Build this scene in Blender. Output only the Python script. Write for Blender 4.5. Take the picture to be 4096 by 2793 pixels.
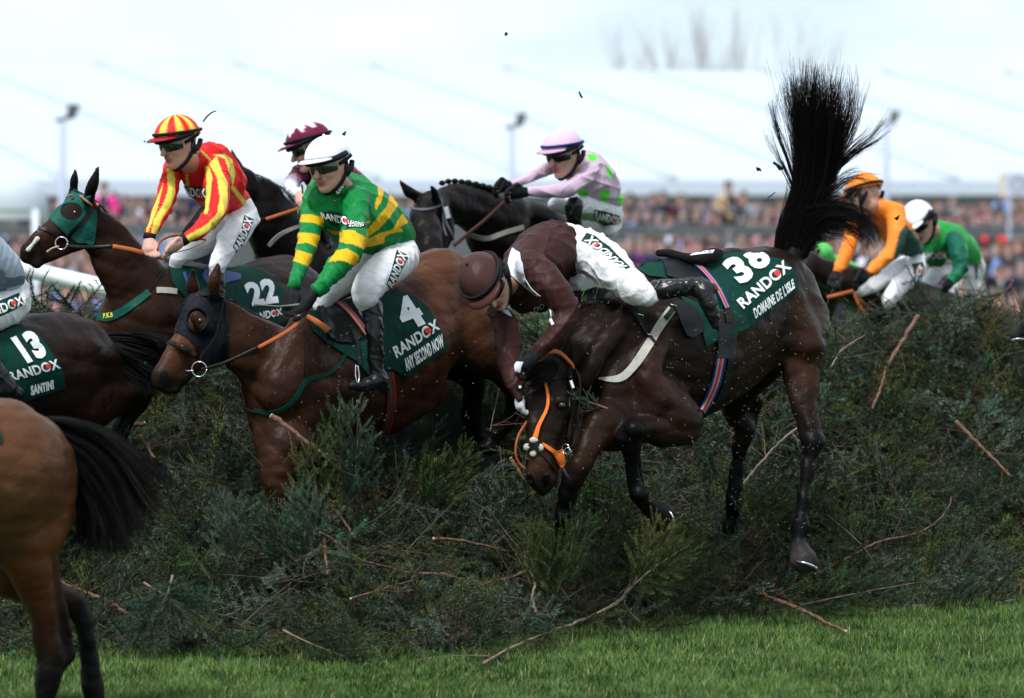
import bpy, bmesh, math, random
import numpy as np
from mathutils import Vector, Matrix
from mathutils.bvhtree import BVHTree
from mathutils.geometry import delaunay_2d_cdt

# ---------------------------------------------------------------- camera, sky, sun, exposure
SC = bpy.context.scene
for _o in list(bpy.data.objects):
    bpy.data.objects.remove(_o, do_unlink=True)
FPX, CX, HY, CAMH = 17160.0, 2048.0, 740.0, 2.25      # focal length in photo pixels, centre column, horizon row, camera height
cam_d = bpy.data.cameras.new('camera')
cam = bpy.data.objects.new('camera', cam_d)
SC.collection.objects.link(cam)
cam.location = (0, 0, CAMH)
cam.rotation_euler = (math.radians(90), 0, 0)
cam_d.sensor_width = 36.0
cam_d.lens = 36.0 * FPX / 4096.0
cam_d.shift_y = -(1396.5 - HY) / 4096.0
cam_d.clip_start = 0.5
cam_d.clip_end = 3000
cam_d.dof.use_dof = True
cam_d.dof.focus_distance = 21.6
cam_d.dof.aperture_fstop = 2.4
SC.camera = cam

SC.render.engine = 'CYCLES'
SC.cycles.use_denoising = True
SC.cycles.max_bounces = 5
SC.cycles.diffuse_bounces = 3
SC.cycles.glossy_bounces = 2
SC.cycles.use_adaptive_sampling = True
SC.cycles.adaptive_threshold = 0.02
SC.view_settings.view_transform = 'Standard'
SC.view_settings.look = 'None'
SC.view_settings.exposure = 0.30
SC.view_settings.gamma = 1.0

SUN_EL, SUN_AZ = math.radians(58), math.radians(205)   # high soft sun behind thin cloud
world = bpy.data.worlds.new('World')
SC.world = world
world.use_nodes = True
nt = world.node_tree
for n in list(nt.nodes):
    nt.nodes.remove(n)
_o = nt.nodes.new('ShaderNodeOutputWorld')
_b = nt.nodes.new('ShaderNodeBackground')
_s = nt.nodes.new('ShaderNodeTexSky')
_s.sky_type = 'NISHITA'
_s.sun_disc = False
_s.sun_elevation = SUN_EL
_s.sun_rotation = SUN_AZ
_s.air_density = 1.0
_s.dust_density = 2.0
_tc = nt.nodes.new('ShaderNodeTexCoord')
_mp = nt.nodes.new('ShaderNodeMapping')
_mp.inputs['Scale'].default_value = (5.0, 5.0, 16.0)
_n = nt.nodes.new('ShaderNodeTexNoise')
_n.inputs['Scale'].default_value = 1.6
_n.inputs['Detail'].default_value = 5
_n.inputs['Roughness'].default_value = 0.5
_cr = nt.nodes.new('ShaderNodeValToRGB')
_cr.color_ramp.elements[0].position = 0.40
_cr.color_ramp.elements[0].color = (6.5, 7.8, 8.7, 1)
_cr.color_ramp.elements[1].position = 0.58
_cr.color_ramp.elements[1].color = (8.5, 9.2, 9.7, 1)
_mx = nt.nodes.new('ShaderNodeMix')
_mx.data_type = 'RGBA'
_mx.inputs['Factor'].default_value = 0.92
nt.links.new(_tc.outputs['Generated'], _mp.inputs['Vector'])
nt.links.new(_mp.outputs['Vector'], _n.inputs['Vector'])
nt.links.new(_n.outputs['Fac'], _cr.inputs['Fac'])
nt.links.new(_s.outputs['Color'], _mx.inputs['A'])
nt.links.new(_cr.outputs['Color'], _mx.inputs['B'])
# added dimming of the unseen sky behind the camera, darkening camera-facing sides
_sx = nt.nodes.new('ShaderNodeSeparateXYZ'); nt.links.new(_tc.outputs['Generated'], _sx.inputs['Vector'])
_mr = nt.nodes.new('ShaderNodeMapRange'); _mr.interpolation_type = 'SMOOTHSTEP'
_mr.inputs['From Min'].default_value = -0.75; _mr.inputs['From Max'].default_value = 0.45; _mr.inputs['To Min'].default_value = 0.80; _mr.inputs['To Max'].default_value = 1.0
nt.links.new(_sx.outputs['Y'], _mr.inputs['Value'])
_vs = nt.nodes.new('ShaderNodeVectorMath'); _vs.operation = 'SCALE'
nt.links.new(_mx.outputs['Result'], _vs.inputs[0]); nt.links.new(_mr.outputs['Result'], _vs.inputs['Scale'])
nt.links.new(_vs.outputs['Vector'], _b.inputs['Color'])
_b.inputs['Strength'].default_value = 0.105
nt.links.new(_b.outputs['Background'], _o.inputs['Surface'])

sun_d = bpy.data.lights.new('sun', 'SUN')
sun_d.energy = 3.0
sun_d.angle = math.radians(14)
sun_d.color = (1.0, 0.98, 0.96)
sun = bpy.data.objects.new('sun', sun_d)
SC.collection.objects.link(sun)
_d = Vector((math.sin(SUN_AZ) * math.cos(SUN_EL), math.cos(SUN_AZ) * math.cos(SUN_EL), math.sin(SUN_EL)))
sun.rotation_euler = _d.to_track_quat('Z', 'Y').to_euler()
sun.location = (0, 0, 30)

# ---------------------------------------------------------------- helpers
RNG = np.random.default_rng(7)
random.seed(7)

class Fr:
    """a reading frame: measured positions (x, y) with a distance D become points in the world"""
    def __init__(s, x0, y0, k): s.x0, s.y0, s.k = x0, y0, k
    def px(s, x, y): return s.x0 + x / s.k, s.y0 + y / s.k
    def p(s, x, y, D):
        X, Y = s.px(x, y)
        return np.array([(X - CX) / FPX * D, D, CAMH - (Y - HY) / FPX * D])
    def m(s, r, D): return r / s.k * D / FPX
FU = Fr(0, 0, 1)                      # whole picture
F1 = Fr(0, 400, 2.1127); F2 = Fr(550, 950, 1.7608); F3 = Fr(1000, 450, 2.8813)
F4 = Fr(1550, 450, 2.264); F5 = Fr(1800, 850, 2.1133); F6 = Fr(1900, 1300, 1.9811)
F7 = Fr(2500, 950, 2.1133); FA = Fr(2900, 200, 1.943); FB = Fr(3200, 650, 2.2645)
FC = Fr(0, 900, 1.9814); FD = Fr(0, 1500, 1.2256); FE = Fr(900, 1700, 1.585)
FF = Fr(2300, 1500, 1.7609); FG = Fr(2500, 1900, 1.4561); FH = Fr(3200, 1000, 1.7612)
FI = Fr(2500, 650, 2.905); FJ = Fr(850, 450, 2.642); FK = Fr(0, 650, 2.6414)
FT = Fr(0, 0, 0.56738)                # the overview at 2324 px wide

def toXZ(v):
    """world points -> photo pixels"""
    v = np.asarray(v)
    return CX + v[:, 0] / v[:, 1] * FPX, HY + (CAMH - v[:, 2]) / v[:, 1] * FPX

def lin(c):
    return tuple((x / 12.92 if x <= 0.04045 else ((x + 0.055) / 1.055) ** 2.4) for x in c)
def rgb(r, g, b): return lin((r / 255, g / 255, b / 255))

MATS = {}
def mat(name, col=(0.5, 0.5, 0.5), rough=0.6, attr=False, noise=0.0, nscale=30, bump=0.0, bscale=60, coat=0.0, metal=0.0,
        spec=0.12, sheen=0.0, stretch=(1, 1, 1), objcol=False, trans=0.0, bdist=0.01, detail=3, emis=None):
    if name in MATS: return MATS[name]
    m = bpy.data.materials.new(name); m.use_nodes = True
    n = m.node_tree; P = n.nodes['Principled BSDF']; L = n.links.new
    P.inputs['Base Color'].default_value = (*col[:3], 1)
    P.inputs['Roughness'].default_value = rough
    P.inputs['Metallic'].default_value = metal
    P.inputs['Specular IOR Level'].default_value = spec
    P.inputs['Coat Weight'].default_value = coat
    P.inputs['Coat Roughness'].default_value = 0.25
    P.inputs['Sheen Weight'].default_value = sheen
    P.inputs['Sheen Roughness'].default_value = 0.4
    src = None
    if attr:
        a = n.nodes.new('ShaderNodeVertexColor'); a.layer_name = 'col'; src = a.outputs['Color']
    if noise > 0 or bump > 0:
        tc = n.nodes.new('ShaderNodeTexCoord'); mp = n.nodes.new('ShaderNodeMapping'); mp.inputs['Scale'].default_value = stretch
        L(tc.outputs['Object'], mp.inputs['Vector'])
    if noise > 0:
        nz = n.nodes.new('ShaderNodeTexNoise'); nz.inputs['Scale'].default_value = nscale; nz.inputs['Detail'].default_value = 4
        L(mp.outputs['Vector'], nz.inputs['Vector'])
        mr = n.nodes.new('ShaderNodeMapRange'); mr.inputs['From Min'].default_value = 0.3; mr.inputs['From Max'].default_value = 0.7
        mr.inputs['To Min'].default_value = 1 - noise; mr.inputs['To Max'].default_value = 1 + noise
        L(nz.outputs['Fac'], mr.inputs['Value'])
        vm = n.nodes.new('ShaderNodeVectorMath'); vm.operation = 'SCALE'
        if src: L(src, vm.inputs[0])
        else: vm.inputs[0].default_value = col[:3]
        L(mr.outputs['Result'], vm.inputs['Scale']); src = vm.outputs['Vector']
    if objcol:
        oi = n.nodes.new('ShaderNodeObjectInfo'); a2 = n.nodes.new('ShaderNodeVertexColor'); a2.layer_name = 'col'
        mx = n.nodes.new('ShaderNodeMix'); mx.data_type = 'RGBA'
        L(a2.outputs['Alpha'], mx.inputs['Factor']); L(a2.outputs['Color'], mx.inputs['A']); L(oi.outputs['Color'], mx.inputs['B'])
        src = mx.outputs['Result']
    if src: L(src, P.inputs['Base Color'])
    if bump > 0:
        bz = n.nodes.new('ShaderNodeTexNoise'); bz.inputs['Scale'].default_value = bscale; bz.inputs['Detail'].default_value = detail
        bz.inputs['Distortion'].default_value = 0.6
        L(mp.outputs['Vector'], bz.inputs['Vector'])
        bp = n.nodes.new('ShaderNodeBump'); bp.inputs['Strength'].default_value = bump; bp.inputs['Distance'].default_value = bdist
        L(bz.outputs['Fac'], bp.inputs['Height']); L(bp.outputs['Normal'], P.inputs['Normal'])
    if trans > 0:
        P.inputs['Transmission Weight'].default_value = trans
    if emis:
        P.inputs['Emission Color'].default_value = (*emis[:3], 1); P.inputs['Emission Strength'].default_value = emis[3]
    MATS[name] = m
    return m

COL = SC.collection
def link(name, me, parent=None, origin=None):
    o = bpy.data.objects.new(name, me); COL.objects.link(o)
    if parent is not None:
        o.parent = parent
    return o

def mkmesh(name, V, Fc, material=None, parent=None, colors=None, smooth=True, origin=None):
    """V in world coordinates; a child keeps world vertices relative to the parent's (unrotated) location"""
    V = np.asarray(V, dtype=np.float32).reshape(-1, 3)
    if parent is not None:
        org = np.array(parent['org'])
    elif origin is not None:
        org = np.array(origin, dtype=float)
    else:
        org = np.array([V[:, 0].mean(), V[:, 1].mean(), V[:, 2].min()])
    me = bpy.data.meshes.new(name)
    V2 = V - org.astype(np.float32)
    if isinstance(Fc, np.ndarray):
        nf, k = Fc.shape
        me.vertices.add(len(V2)); me.vertices.foreach_set('co', V2.ravel())
        me.loops.add(nf * k); me.loops.foreach_set('vertex_index', Fc.astype(np.int32).ravel())
        me.polygons.add(nf)
        me.polygons.foreach_set('loop_start', np.arange(0, nf * k, k, dtype=np.int32))
        me.update(calc_edges=True)
    else:
        me.from_pydata([tuple(map(float, v)) for v in V2], [], [tuple(int(i) for i in f) for f in Fc])
        me.update()
    if colors is not None:
        c = np.asarray(colors, dtype=np.float32)
        if c.shape[1] == 3: c = np.hstack([c, np.ones((len(c), 1), np.float32)])
        at = me.color_attributes.new('col', 'FLOAT_COLOR', 'POINT'); at.data.foreach_set('color', c.ravel())
    if smooth:
        me.polygons.foreach_set('use_smooth', np.ones(len(me.polygons), dtype=bool))
    o = bpy.data.objects.new(name, me); COL.objects.link(o)
    if material: me.materials.append(material)
    if parent is not None:
        o.parent = parent
        o.location = (0, 0, 0)
    else:
        o.location = tuple(org)
        o['org'] = [float(a) for a in org]
    if parent is not None: o['org'] = list(parent['org'])
    return o

def tag(o, label, cat, group=None, kind=None):
    o['label'] = label; o['category'] = cat
    if group: o['group'] = group
    if kind: o['kind'] = kind
    return o

def empty(name, p):
    o = bpy.data.objects.new(name, None); COL.objects.link(o); o.location = tuple(float(a) for a in p); o['org'] = [float(a) for a in p]
    o.empty_display_size = 0.1
    return o

# ---- signed distance bodies -------------------------------------------------------------
class Sdf:
    def __init__(s, fr=FU, col=(0.5, 0.5, 0.5)):
        s.fr, s.seg, s.col, s.cuts = fr, [], np.array(col), []
    def _chain(s, P, k, w, side, fn):
        """P = [(point, radius, colour)]; resampled so that limbs taper without beads"""
        if len(P) == 1: P.append((P[0][0] + np.array([1e-4, 0, 0]), P[0][1], P[0][2]))
        if len(P) > 2:
            A = np.array([np.concatenate([p, [r], c]) for p, r, c in P]); n = (len(P) - 1) * 4 + 1
            B = catmull(A, n); Lr = np.array([np.interp(np.linspace(0, len(P) - 1, n), np.arange(len(P)), A[:, j]) for j in range(3, 7)]).T
            B[:, 3] = 0.5 * (np.maximum(B[:, 3], 0.002) + Lr[:, 0]); B[:, 4:] = Lr[:, 1:]
            P = [(b[:3], float(b[3]), b[4:7]) for b in B]
        s.nch = getattr(s, 'nch', 0) + 1; L = 0.0
        for (a, ra, ca), (b, rb, cb) in zip(P[:-1], P[1:]):
            s.seg.append(dict(a=a, b=b, ra=ra, rb=rb, ca=ca, cb=cb, k=k, w=w, side=side, fn=fn, L0=L, ch=s.nch)); L += float(np.linalg.norm(b - a))
        return s
    def c(s, nodes, k=0.025, w=1.0, side=None, fr=None, fn=None, grow=0.0):
        """chain of rounded cones. node = (x, y, D, r[, colour])"""
        fr = fr or s.fr; col = s.col; P = []
        for n in nodes:
            if len(n) > 4: col = np.array(n[4])
            P.append((fr.p(n[0], n[1], n[2]), max(0.004, fr.m(n[3], n[2]) + grow), np.array(col, float)))
        return s._chain(P, k, w, side, fn)
    def w3(s, nodes, k=0.02, w=1.0, side=None, fn=None):
        """same, but nodes in world coordinates ((x,y,z), r[, colour])"""
        col = s.col; P = []
        for n in nodes:
            if len(n) > 2: col = np.array(n[2])
            P.append((np.array(n[0], float), n[1], np.array(col, float)))
        return s._chain(P, k, w, side, fn)
    def cut(s, x, y, D, r, k=0.01, fr=None, flat=1.0):
        fr = fr or s.fr
        s.cuts.append((fr.p(x, y, D), fr.m(r, D), k, flat)); return s
    @staticmethod
    def _d(g, P):
        a, b = g['a'], g['b']; ba = b - a; L2 = max(float(ba @ ba), 1e-12)
        q = P - a
        t = np.clip((q @ ba) / L2, 0, 1)
        q = q - t[..., None] * ba
        r = g['ra'] + (g['rb'] - g['ra']) * t
        d2 = (q * q).sum(-1)
        if g['w'] != 1.0:
            sv = g['side']
            if sv is None:
                u = ba / math.sqrt(L2); sv = np.cross(u, (0, 0, 1.0)); n = np.linalg.norm(sv)
                sv = sv / n if n > 1e-3 else np.array([0, 1.0, 0])
            qs = q @ np.asarray(sv)
            d2 = d2 - qs * qs + (qs / g['w']) ** 2
            return np.sqrt(np.maximum(d2, 0)) * (1 if g['w'] > 1 else 1) - r, t
        return np.sqrt(d2) - r, t
    def build(s, vox=0.008, inflate=0.0, zmin=None):
        A = np.array([np.minimum(g['a'] - g['ra'] * max(1, g['w']), g['b'] - g['rb'] * max(1, g['w'])) for g in s.seg]).min(0) - inflate - 4 * vox
        B = np.array([np.maximum(g['a'] + g['ra'] * max(1, g['w']), g['b'] + g['rb'] * max(1, g['w'])) for g in s.seg]).max(0) + inflate + 4 * vox
        n = np.ceil((B - A) / vox).astype(int) + 1
        f = np.full(n, 1.0, np.float32)
        ax = [A[i] + vox * np.arange(n[i]) for i in range(3)]
        for ch in range(1, getattr(s, 'nch', 0) + 1):
            gs = [g for g in s.seg if g['ch'] == ch]; k = gs[0]['k']
            def box(lo, hi):
                return np.clip(np.floor((lo - A) / vox).astype(int), 0, n - 1), np.clip(np.ceil((hi - A) / vox).astype(int) + 1, 1, n)
            bx = []
            for g in gs:
                rm = max(g['ra'], g['rb']) * max(1, g['w']) + k + 3 * vox + inflate
                bx.append((np.minimum(g['a'], g['b']) - rm, np.maximum(g['a'], g['b']) + rm))
            c0, c1 = box(np.min([q[0] for q in bx], 0), np.max([q[1] for q in bx], 0))
            tmp = np.full(c1 - c0, 1.0, np.float32)
            for g, (lo, hi) in zip(gs, bx):
                i0, i1 = box(lo, hi)
                X, Y, Z = np.meshgrid(ax[0][i0[0]:i1[0]], ax[1][i0[1]:i1[1]], ax[2][i0[2]:i1[2]], indexing='ij')
                d, _ = s._d(g, np.stack([X, Y, Z], -1).astype(np.float32))
                sl = tuple(slice(i0[i] - c0[i], i1[i] - c0[i]) for i in range(3))
                tmp[sl] = np.minimum(tmp[sl], d)
            sl = tuple(slice(c0[i], c1[i]) for i in range(3))
            e = f[sl]
            h = np.maximum(k - np.abs(e - tmp), 0) / k
            f[sl] = np.minimum(e, tmp) - h * h * k * 0.25
        if inflate: f -= inflate
        for (c, r, k, fl) in s.cuts:
            lo = c - r - 4 * vox - k; hi = c + r + 4 * vox + k
            i0 = np.clip(np.floor((lo - A) / vox).astype(int), 0, n - 1); i1 = np.clip(np.ceil((hi - A) / vox).astype(int) + 1, 1, n)
            X, Y, Z = np.meshgrid(ax[0][i0[0]:i1[0]], ax[1][i0[1]:i1[1]], ax[2][i0[2]:i1[2]], indexing='ij')
            d = r - np.sqrt((X - c[0]) ** 2 + (Y - c[1]) ** 2 + (Z - c[2]) ** 2)
            sl = tuple(slice(i0[i], i1[i]) for i in range(3)); e = f[sl]
            h = np.maximum(k - np.abs(e - d), 0) / k
            f[sl] = np.maximum(e, d) + h * h * k * 0.25
        V, Q = surfnets(f)
        V = V * vox + A
        s.V, s.Q = V, Q
        return V, Q
    def colors(s, V=None, soft=0.012, default=None):
        V = s.V if V is None else V
        acc = np.zeros((len(V), 3)); wt = np.zeros(len(V)) + 1e-9
        for g in s.seg:
            d, t = s._d(g, V)
            wgt = np.exp(-np.clip(d, -0.02, 1) / soft)
            if g['fn'] is not None:
                Lm = g['L0'] + t * float(np.linalg.norm(g['b'] - g['a'])); c = g['fn'](V, Lm)
            else:
                c = g['ca'] + (g['cb'] - g['ca']) * t[:, None]
            acc += wgt[:, None] * c; wt += wgt
        return acc / wt[:, None]

def surfnets(f):
    s = f < 0
    nx, ny, nz = f.shape
    cnt = np.zeros((nx - 1, ny - 1, nz - 1), np.int8)
    for i in (0, 1):
        for j in (0, 1):
            for k in (0, 1):
                cnt += s[i:nx - 1 + i, j:ny - 1 + j, k:nz - 1 + k]
    act = (cnt > 0) & (cnt < 8)
    idx = np.argwhere(act)
    num = np.full(act.shape, -1, np.int32); num[act] = np.arange(len(idx))
    V = np.zeros((len(idx), 3)); C = np.zeros(len(idx))
    cor = [(i, j, k) for i in (0, 1) for j in (0, 1) for k in (0, 1)]
    val = {c: f[idx[:, 0] + c[0], idx[:, 1] + c[1], idx[:, 2] + c[2]].astype(float) for c in cor}
    for c in cor:
        for a in range(3):
            if c[a] == 0:
                c2 = list(c); c2[a] = 1; c2 = tuple(c2)
                v0, v1 = val[c], val[c2]; m = (v0 < 0) != (v1 < 0)
                t = np.where(m, v0 / np.where(m, v0 - v1, 1), 0)
                p = np.tile(np.array(c, float), (len(idx), 1)); p[:, a] += t
                V[m] += p[m]; C[m] += 1
    V = V / C[:, None] + idx
    quads = []
    for a in range(3):
        b, c = (a + 1) % 3, (a + 2) % 3
        sl0 = [slice(1, -1)] * 3; sl1 = [slice(1, -1)] * 3
        sl0[a] = slice(0, f.shape[a] - 1); sl1[a] = slice(1, f.shape[a])
        s0 = s[tuple(sl0)]; s1 = s[tuple(sl1)]
        e = np.argwhere(s0 != s1)
        if len(e) == 0: continue
        ins = s0[e[:, 0], e[:, 1], e[:, 2]]
        e = e + 1; e[:, a] -= 1
        def cell(db, dc):
            q = e.copy(); q[:, b] -= db; q[:, c] -= dc
            return num[q[:, 0], q[:, 1], q[:, 2]]
        q = np.stack([cell(1, 1), cell(0, 1), cell(0, 0), cell(1, 0)], 1)
        q[~ins] = q[~ins][:, ::-1]
        quads.append(q)
    return V, np.concatenate(quads)

def bvh_of(V, Q): return BVHTree.FromPolygons([tuple(v) for v in V.tolist()], Q.tolist())

class Target:
    """surface that cloth, straps and lettering are laid on"""
    def __init__(s, *vq):
        s.t = [bvh_of(V, Q) for V, Q in vq]
    def hit(s, X, Y):
        d = Vector(((X - CX) / FPX, 1.0, -(Y - HY) / FPX)); d.normalize()
        o = Vector((0, 0, CAMH)); best = None
        for b in s.t:
            r = b.ray_cast(o, d)
            if r[0] is not None and (best is None or r[3] < best[3]): best = r
        return best
    def lay(s, X, Y, off, Dref=None):
        """a point off metres proud of the surface behind photo pixel (X, Y)"""
        r = s.hit(X, Y)
        if r is not None and (Dref is None or abs(r[0].y - Dref) < 0.25):
            n = r[1]
            d = Vector((0, 0, CAMH)) - r[0]; d.normalize()
            if n.dot(d) < 0: n = -n
            q = (n * 0.5 + d * 0.5)
            return np.array(r[0] + q * off), r[0].y
        return None, None
    def near(s, p, off):
        best = None
        for b in s.t:
            r = b.find_nearest(Vector(p))
            if r[0] is not None and (best is None or r[3] < best[3]): best = r
        if best is None: return np.array(p)
        return np.array(best[0]) + np.array(best[1]) * off
    def many(s, pts, off):
        out = [s.lay(X, Y, off) for X, Y in pts]
        ds = [d for _, d in out if d is not None]
        dm = float(np.median(ds)) if ds else 21.6
        res = []
        for (p, d), (X, Y) in zip(out, pts):
            if p is None:
                # follow the closest neighbour that does lie on the surface
                best, bd = None, 1e9
                for (p2, d2), (X2, Y2) in zip(out, pts):
                    if p2 is not None:
                        e = (X2 - X) ** 2 + (Y2 - Y) ** 2
                        if e < bd: bd, best = e, d2
                p = s.near(FU.p(X, Y, best if best is not None else dm), off)
            res.append(p)
        return np.array(res)

def poly_grid(poly, step):
    poly = [Vector(p) for p in poly]
    n = len(poly)
    pts = []
    for i in range(n):
        a, b = poly[i], poly[(i + 1) % n]; m = max(1, int((b - a).length / step))
        for j in range(m): pts.append(a.lerp(b, j / m))
    nb = len(pts)
    P = np.array([(p.x, p.y) for p in pts])
    x0, y0 = P.min(0); x1, y1 = P.max(0)
    def inside(x, y):
        c = False; j = nb - 1
        for i in range(nb):
            if (P[i, 1] > y) != (P[j, 1] > y) and x < (P[j, 0] - P[i, 0]) * (y - P[i, 1]) / (P[j, 1] - P[i, 1]) + P[i, 0]: c = not c
            j = i
        return c
    yy = y0 + step / 2; r = 0
    while yy < y1:
        xx = x0 + step / 2 + (step / 2 if r % 2 else 0)
        while xx < x1:
            if inside(xx, yy) and np.min((P[:, 0] - xx) ** 2 + (P[:, 1] - yy) ** 2) > (0.4 * step) ** 2: pts.append(Vector((xx, yy)))
            xx += step
        yy += step * 0.9; r += 1
    v, e, f, _, _, _ = delaunay_2d_cdt(pts, [], [list(range(nb))], 1, 1e-5)
    return [(a.x, a.y) for a in v], [tuple(t) for t in f]

def inpoly(X, Y, poly):
    c = np.zeros(len(X), bool); n = len(poly); j = n - 1
    for i in range(n):
        xi, yi = poly[i]; xj, yj = poly[j]
        if yi != yj:
            m = ((yi > Y) != (yj > Y)) & (X < (xj - xi) * (Y - yi) / (yj - yi) + xi)
            c ^= m
        j = i
    return c

def thicken(V, Fc, th):
    """give a sheet its own thickness, the sheet being the outer face"""
    V = np.asarray(V); n = len(V)
    N = np.zeros_like(V)
    for f in Fc:
        a, b, c = V[f[0]], V[f[1]], V[f[2]]; m = np.cross(b - a, c - a)
        for i in f: N[i] += m
    ln = np.linalg.norm(N, axis=1); N = N / np.maximum(ln, 1e-12)[:, None]
    cen = np.array([0, 0, CAMH]) - V.mean(0)
    if (N @ cen).sum() < 0:
        N = -N; Fc = [tuple(reversed(f)) for f in Fc]
    V2 = np.vstack([V, V - N * th, V, V - N * th])      # the edge has its own corners, so it shades as a cut edge
    ed = {}
    for f in Fc:
        for i in range(len(f)):
            a, b = f[i], f[(i + 1) % len(f)]
            ed[(a, b)] = 1
    F2 = list(Fc) + [tuple(i + n for i in reversed(f)) for f in Fc]
    for (a, b) in ed:
        if (b, a) not in ed: F2.append((b + 2 * n, a + 2 * n, a + 3 * n, b + 3 * n))
    return V2, F2

def drape(name, fr, poly, target, off, material, parent, step=14, th=0.004, colors=None, fold=0.0):
    P = [fr.px(*p) for p in poly]
    v, f = poly_grid(P, step)
    W = target.many(v, off)
    if fold:
        ph = np.array(v)
        W = W + np.stack([0 * ph[:, 0], -fold * (np.sin(ph[:, 0] / 19.0 + ph[:, 1] / 41.0) + np.sin(ph[:, 1] / 27.0 - ph[:, 0] / 60.0)), 0 * ph[:, 0]], 1)
    cv = None
    if colors is not None: cv = colors(np.array(v))
    W2, f2 = thicken(W, f, th)
    if cv is not None: cv = np.vstack([cv] * 4)
    return mkmesh(name, W2, f2, material, parent, colors=cv)

def catmull(P, n):
    P = np.asarray(P, float)
    if len(P) < 3:
        t = np.linspace(0, 1, n)[:, None]; return P[0] + (P[-1] - P[0]) * t
    Q = np.vstack([2 * P[0] - P[1], P, 2 * P[-1] - P[-2]])
    out = []
    T = np.linspace(0, len(P) - 1, n)
    for t in T:
        i = min(int(t), len(P) - 2); u = t - i
        a, b, c, d = Q[i], Q[i + 1], Q[i + 2], Q[i + 3]
        out.append(0.5 * ((2 * b) + (-a + c) * u + (2 * a - 5 * b + 4 * c - d) * u * u + (-a + 3 * b - 3 * c + d) * u ** 3))
    return np.array(out)

def strap(name, fr, path, width, target, off, material, parent, th=0.004, n=None, cross=None, colors=None):
    """a flat strap laid along a path on the target; width in frame px; cross = list of (v0, v1, colour) is done by colours"""
    P = np.array([fr.px(*p[:2]) for p in path]); wd = [w for w in (width if isinstance(width, (list, tuple)) else [width] * len(path))]
    L = np.linalg.norm(np.diff(P, axis=0), axis=1).sum()
    n = n or max(6, int(L / 12))
    C = catmull(P, n); Wd = np.interp(np.linspace(0, len(path) - 1, n), np.arange(len(path)), wd) / fr.k
    T = np.gradient(C, axis=0); T /= np.linalg.norm(T, axis=1)[:, None]; N = np.stack([-T[:, 1], T[:, 0]], 1)
    m = 3 if colors is None else len(colors)
    us = np.linspace(-0.5, 0.5, m)
    pts = [tuple(C[i] + N[i] * Wd[i] * u) for i in range(n) for u in us]
    W = target.many(pts, off)
    # smooth along the strap so that it lies like leather
    W = W.reshape(n, m, 3)
    for _ in range(2): W[1:-1] = W[1:-1] * 0.5 + 0.25 * (W[:-2] + W[2:])
    W = W.reshape(-1, 3)
    f = [(i * m + j, i * m + j + 1, (i + 1) * m + j + 1, (i + 1) * m + j) for i in range(n - 1) for j in range(m - 1)]
    cv = None
    if colors is not None: cv = np.tile(np.array(colors), (n, 1))
    W2, f2 = thicken(W, f, th)
    if cv is not None: cv = np.vstack([cv] * 4)
    return mkmesh(name, W2, f2, material, parent, colors=cv)

def tubegeo(P, R, seg=6, flat=None):
    """tube along points; flat=(side vector, factor) squashes it into a ribbon of leather"""
    P = np.asarray(P, float); n = len(P); R = np.broadcast_to(np.asarray(R, float), (n,))
    T = np.gradient(P, axis=0); T /= np.maximum(np.linalg.norm(T, axis=1), 1e-9)[:, None]
    up = np.array([0.1, 0.2, 1.0]); V = []
    if abs(T[0] @ up) > 0.9 * np.linalg.norm(up): up = np.array([1.0, 0.1, 0])
    for i in range(n):
        a = np.cross(T[i], up); a /= max(np.linalg.norm(a), 1e-9); b = np.cross(a, T[i]); up = b
        for j in range(seg):
            th = 2 * math.pi * j / seg
            V.append(P[i] + R[i] * (math.cos(th) * a * (flat or 1.0) + math.sin(th) * b))
    F = [(i * seg + j, i * seg + (j + 1) % seg, (i + 1) * seg + (j + 1) % seg, (i + 1) * seg + j) for i in range(n - 1) for j in range(seg)]
    F.append(tuple(range(seg))[::-1]); F.append(tuple((n - 1) * seg + j for j in range(seg)))
    return np.array(V), F
def tube(name, P, R, material, parent=None, seg=7, flat=None, smoothn=None, colors=None):
    if smoothn: 
        R = np.interp(np.linspace(0, 1, smoothn), np.linspace(0, 1, len(P)), np.broadcast_to(np.asarray(R, float), (len(P),)))
        P = catmull(P, smoothn)
    V, F = tubegeo(P, R, seg, flat)
    return mkmesh(name, V, F, material, parent)
def ptube(name, fr, pts, r, material, parent=None, seg=7, flat=None, n=24):
    """tube given by (x, y, D) readings, r in frame px (one or a list)"""
    P = [fr.p(*q[:3]) for q in pts]
    R = [fr.m(rr, q[2]) for rr, q in zip(r if isinstance(r, (list, tuple)) else [r] * len(pts), pts)]
    return tube(name, P, R, material, parent, seg, flat, n)
def join_geo(parts):
    V, F, o = [], [], 0
    for v, f in parts:
        V.append(v); F += [tuple(i + o for i in q) for q in f]; o += len(v)
    return np.vstack(V), F

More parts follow.
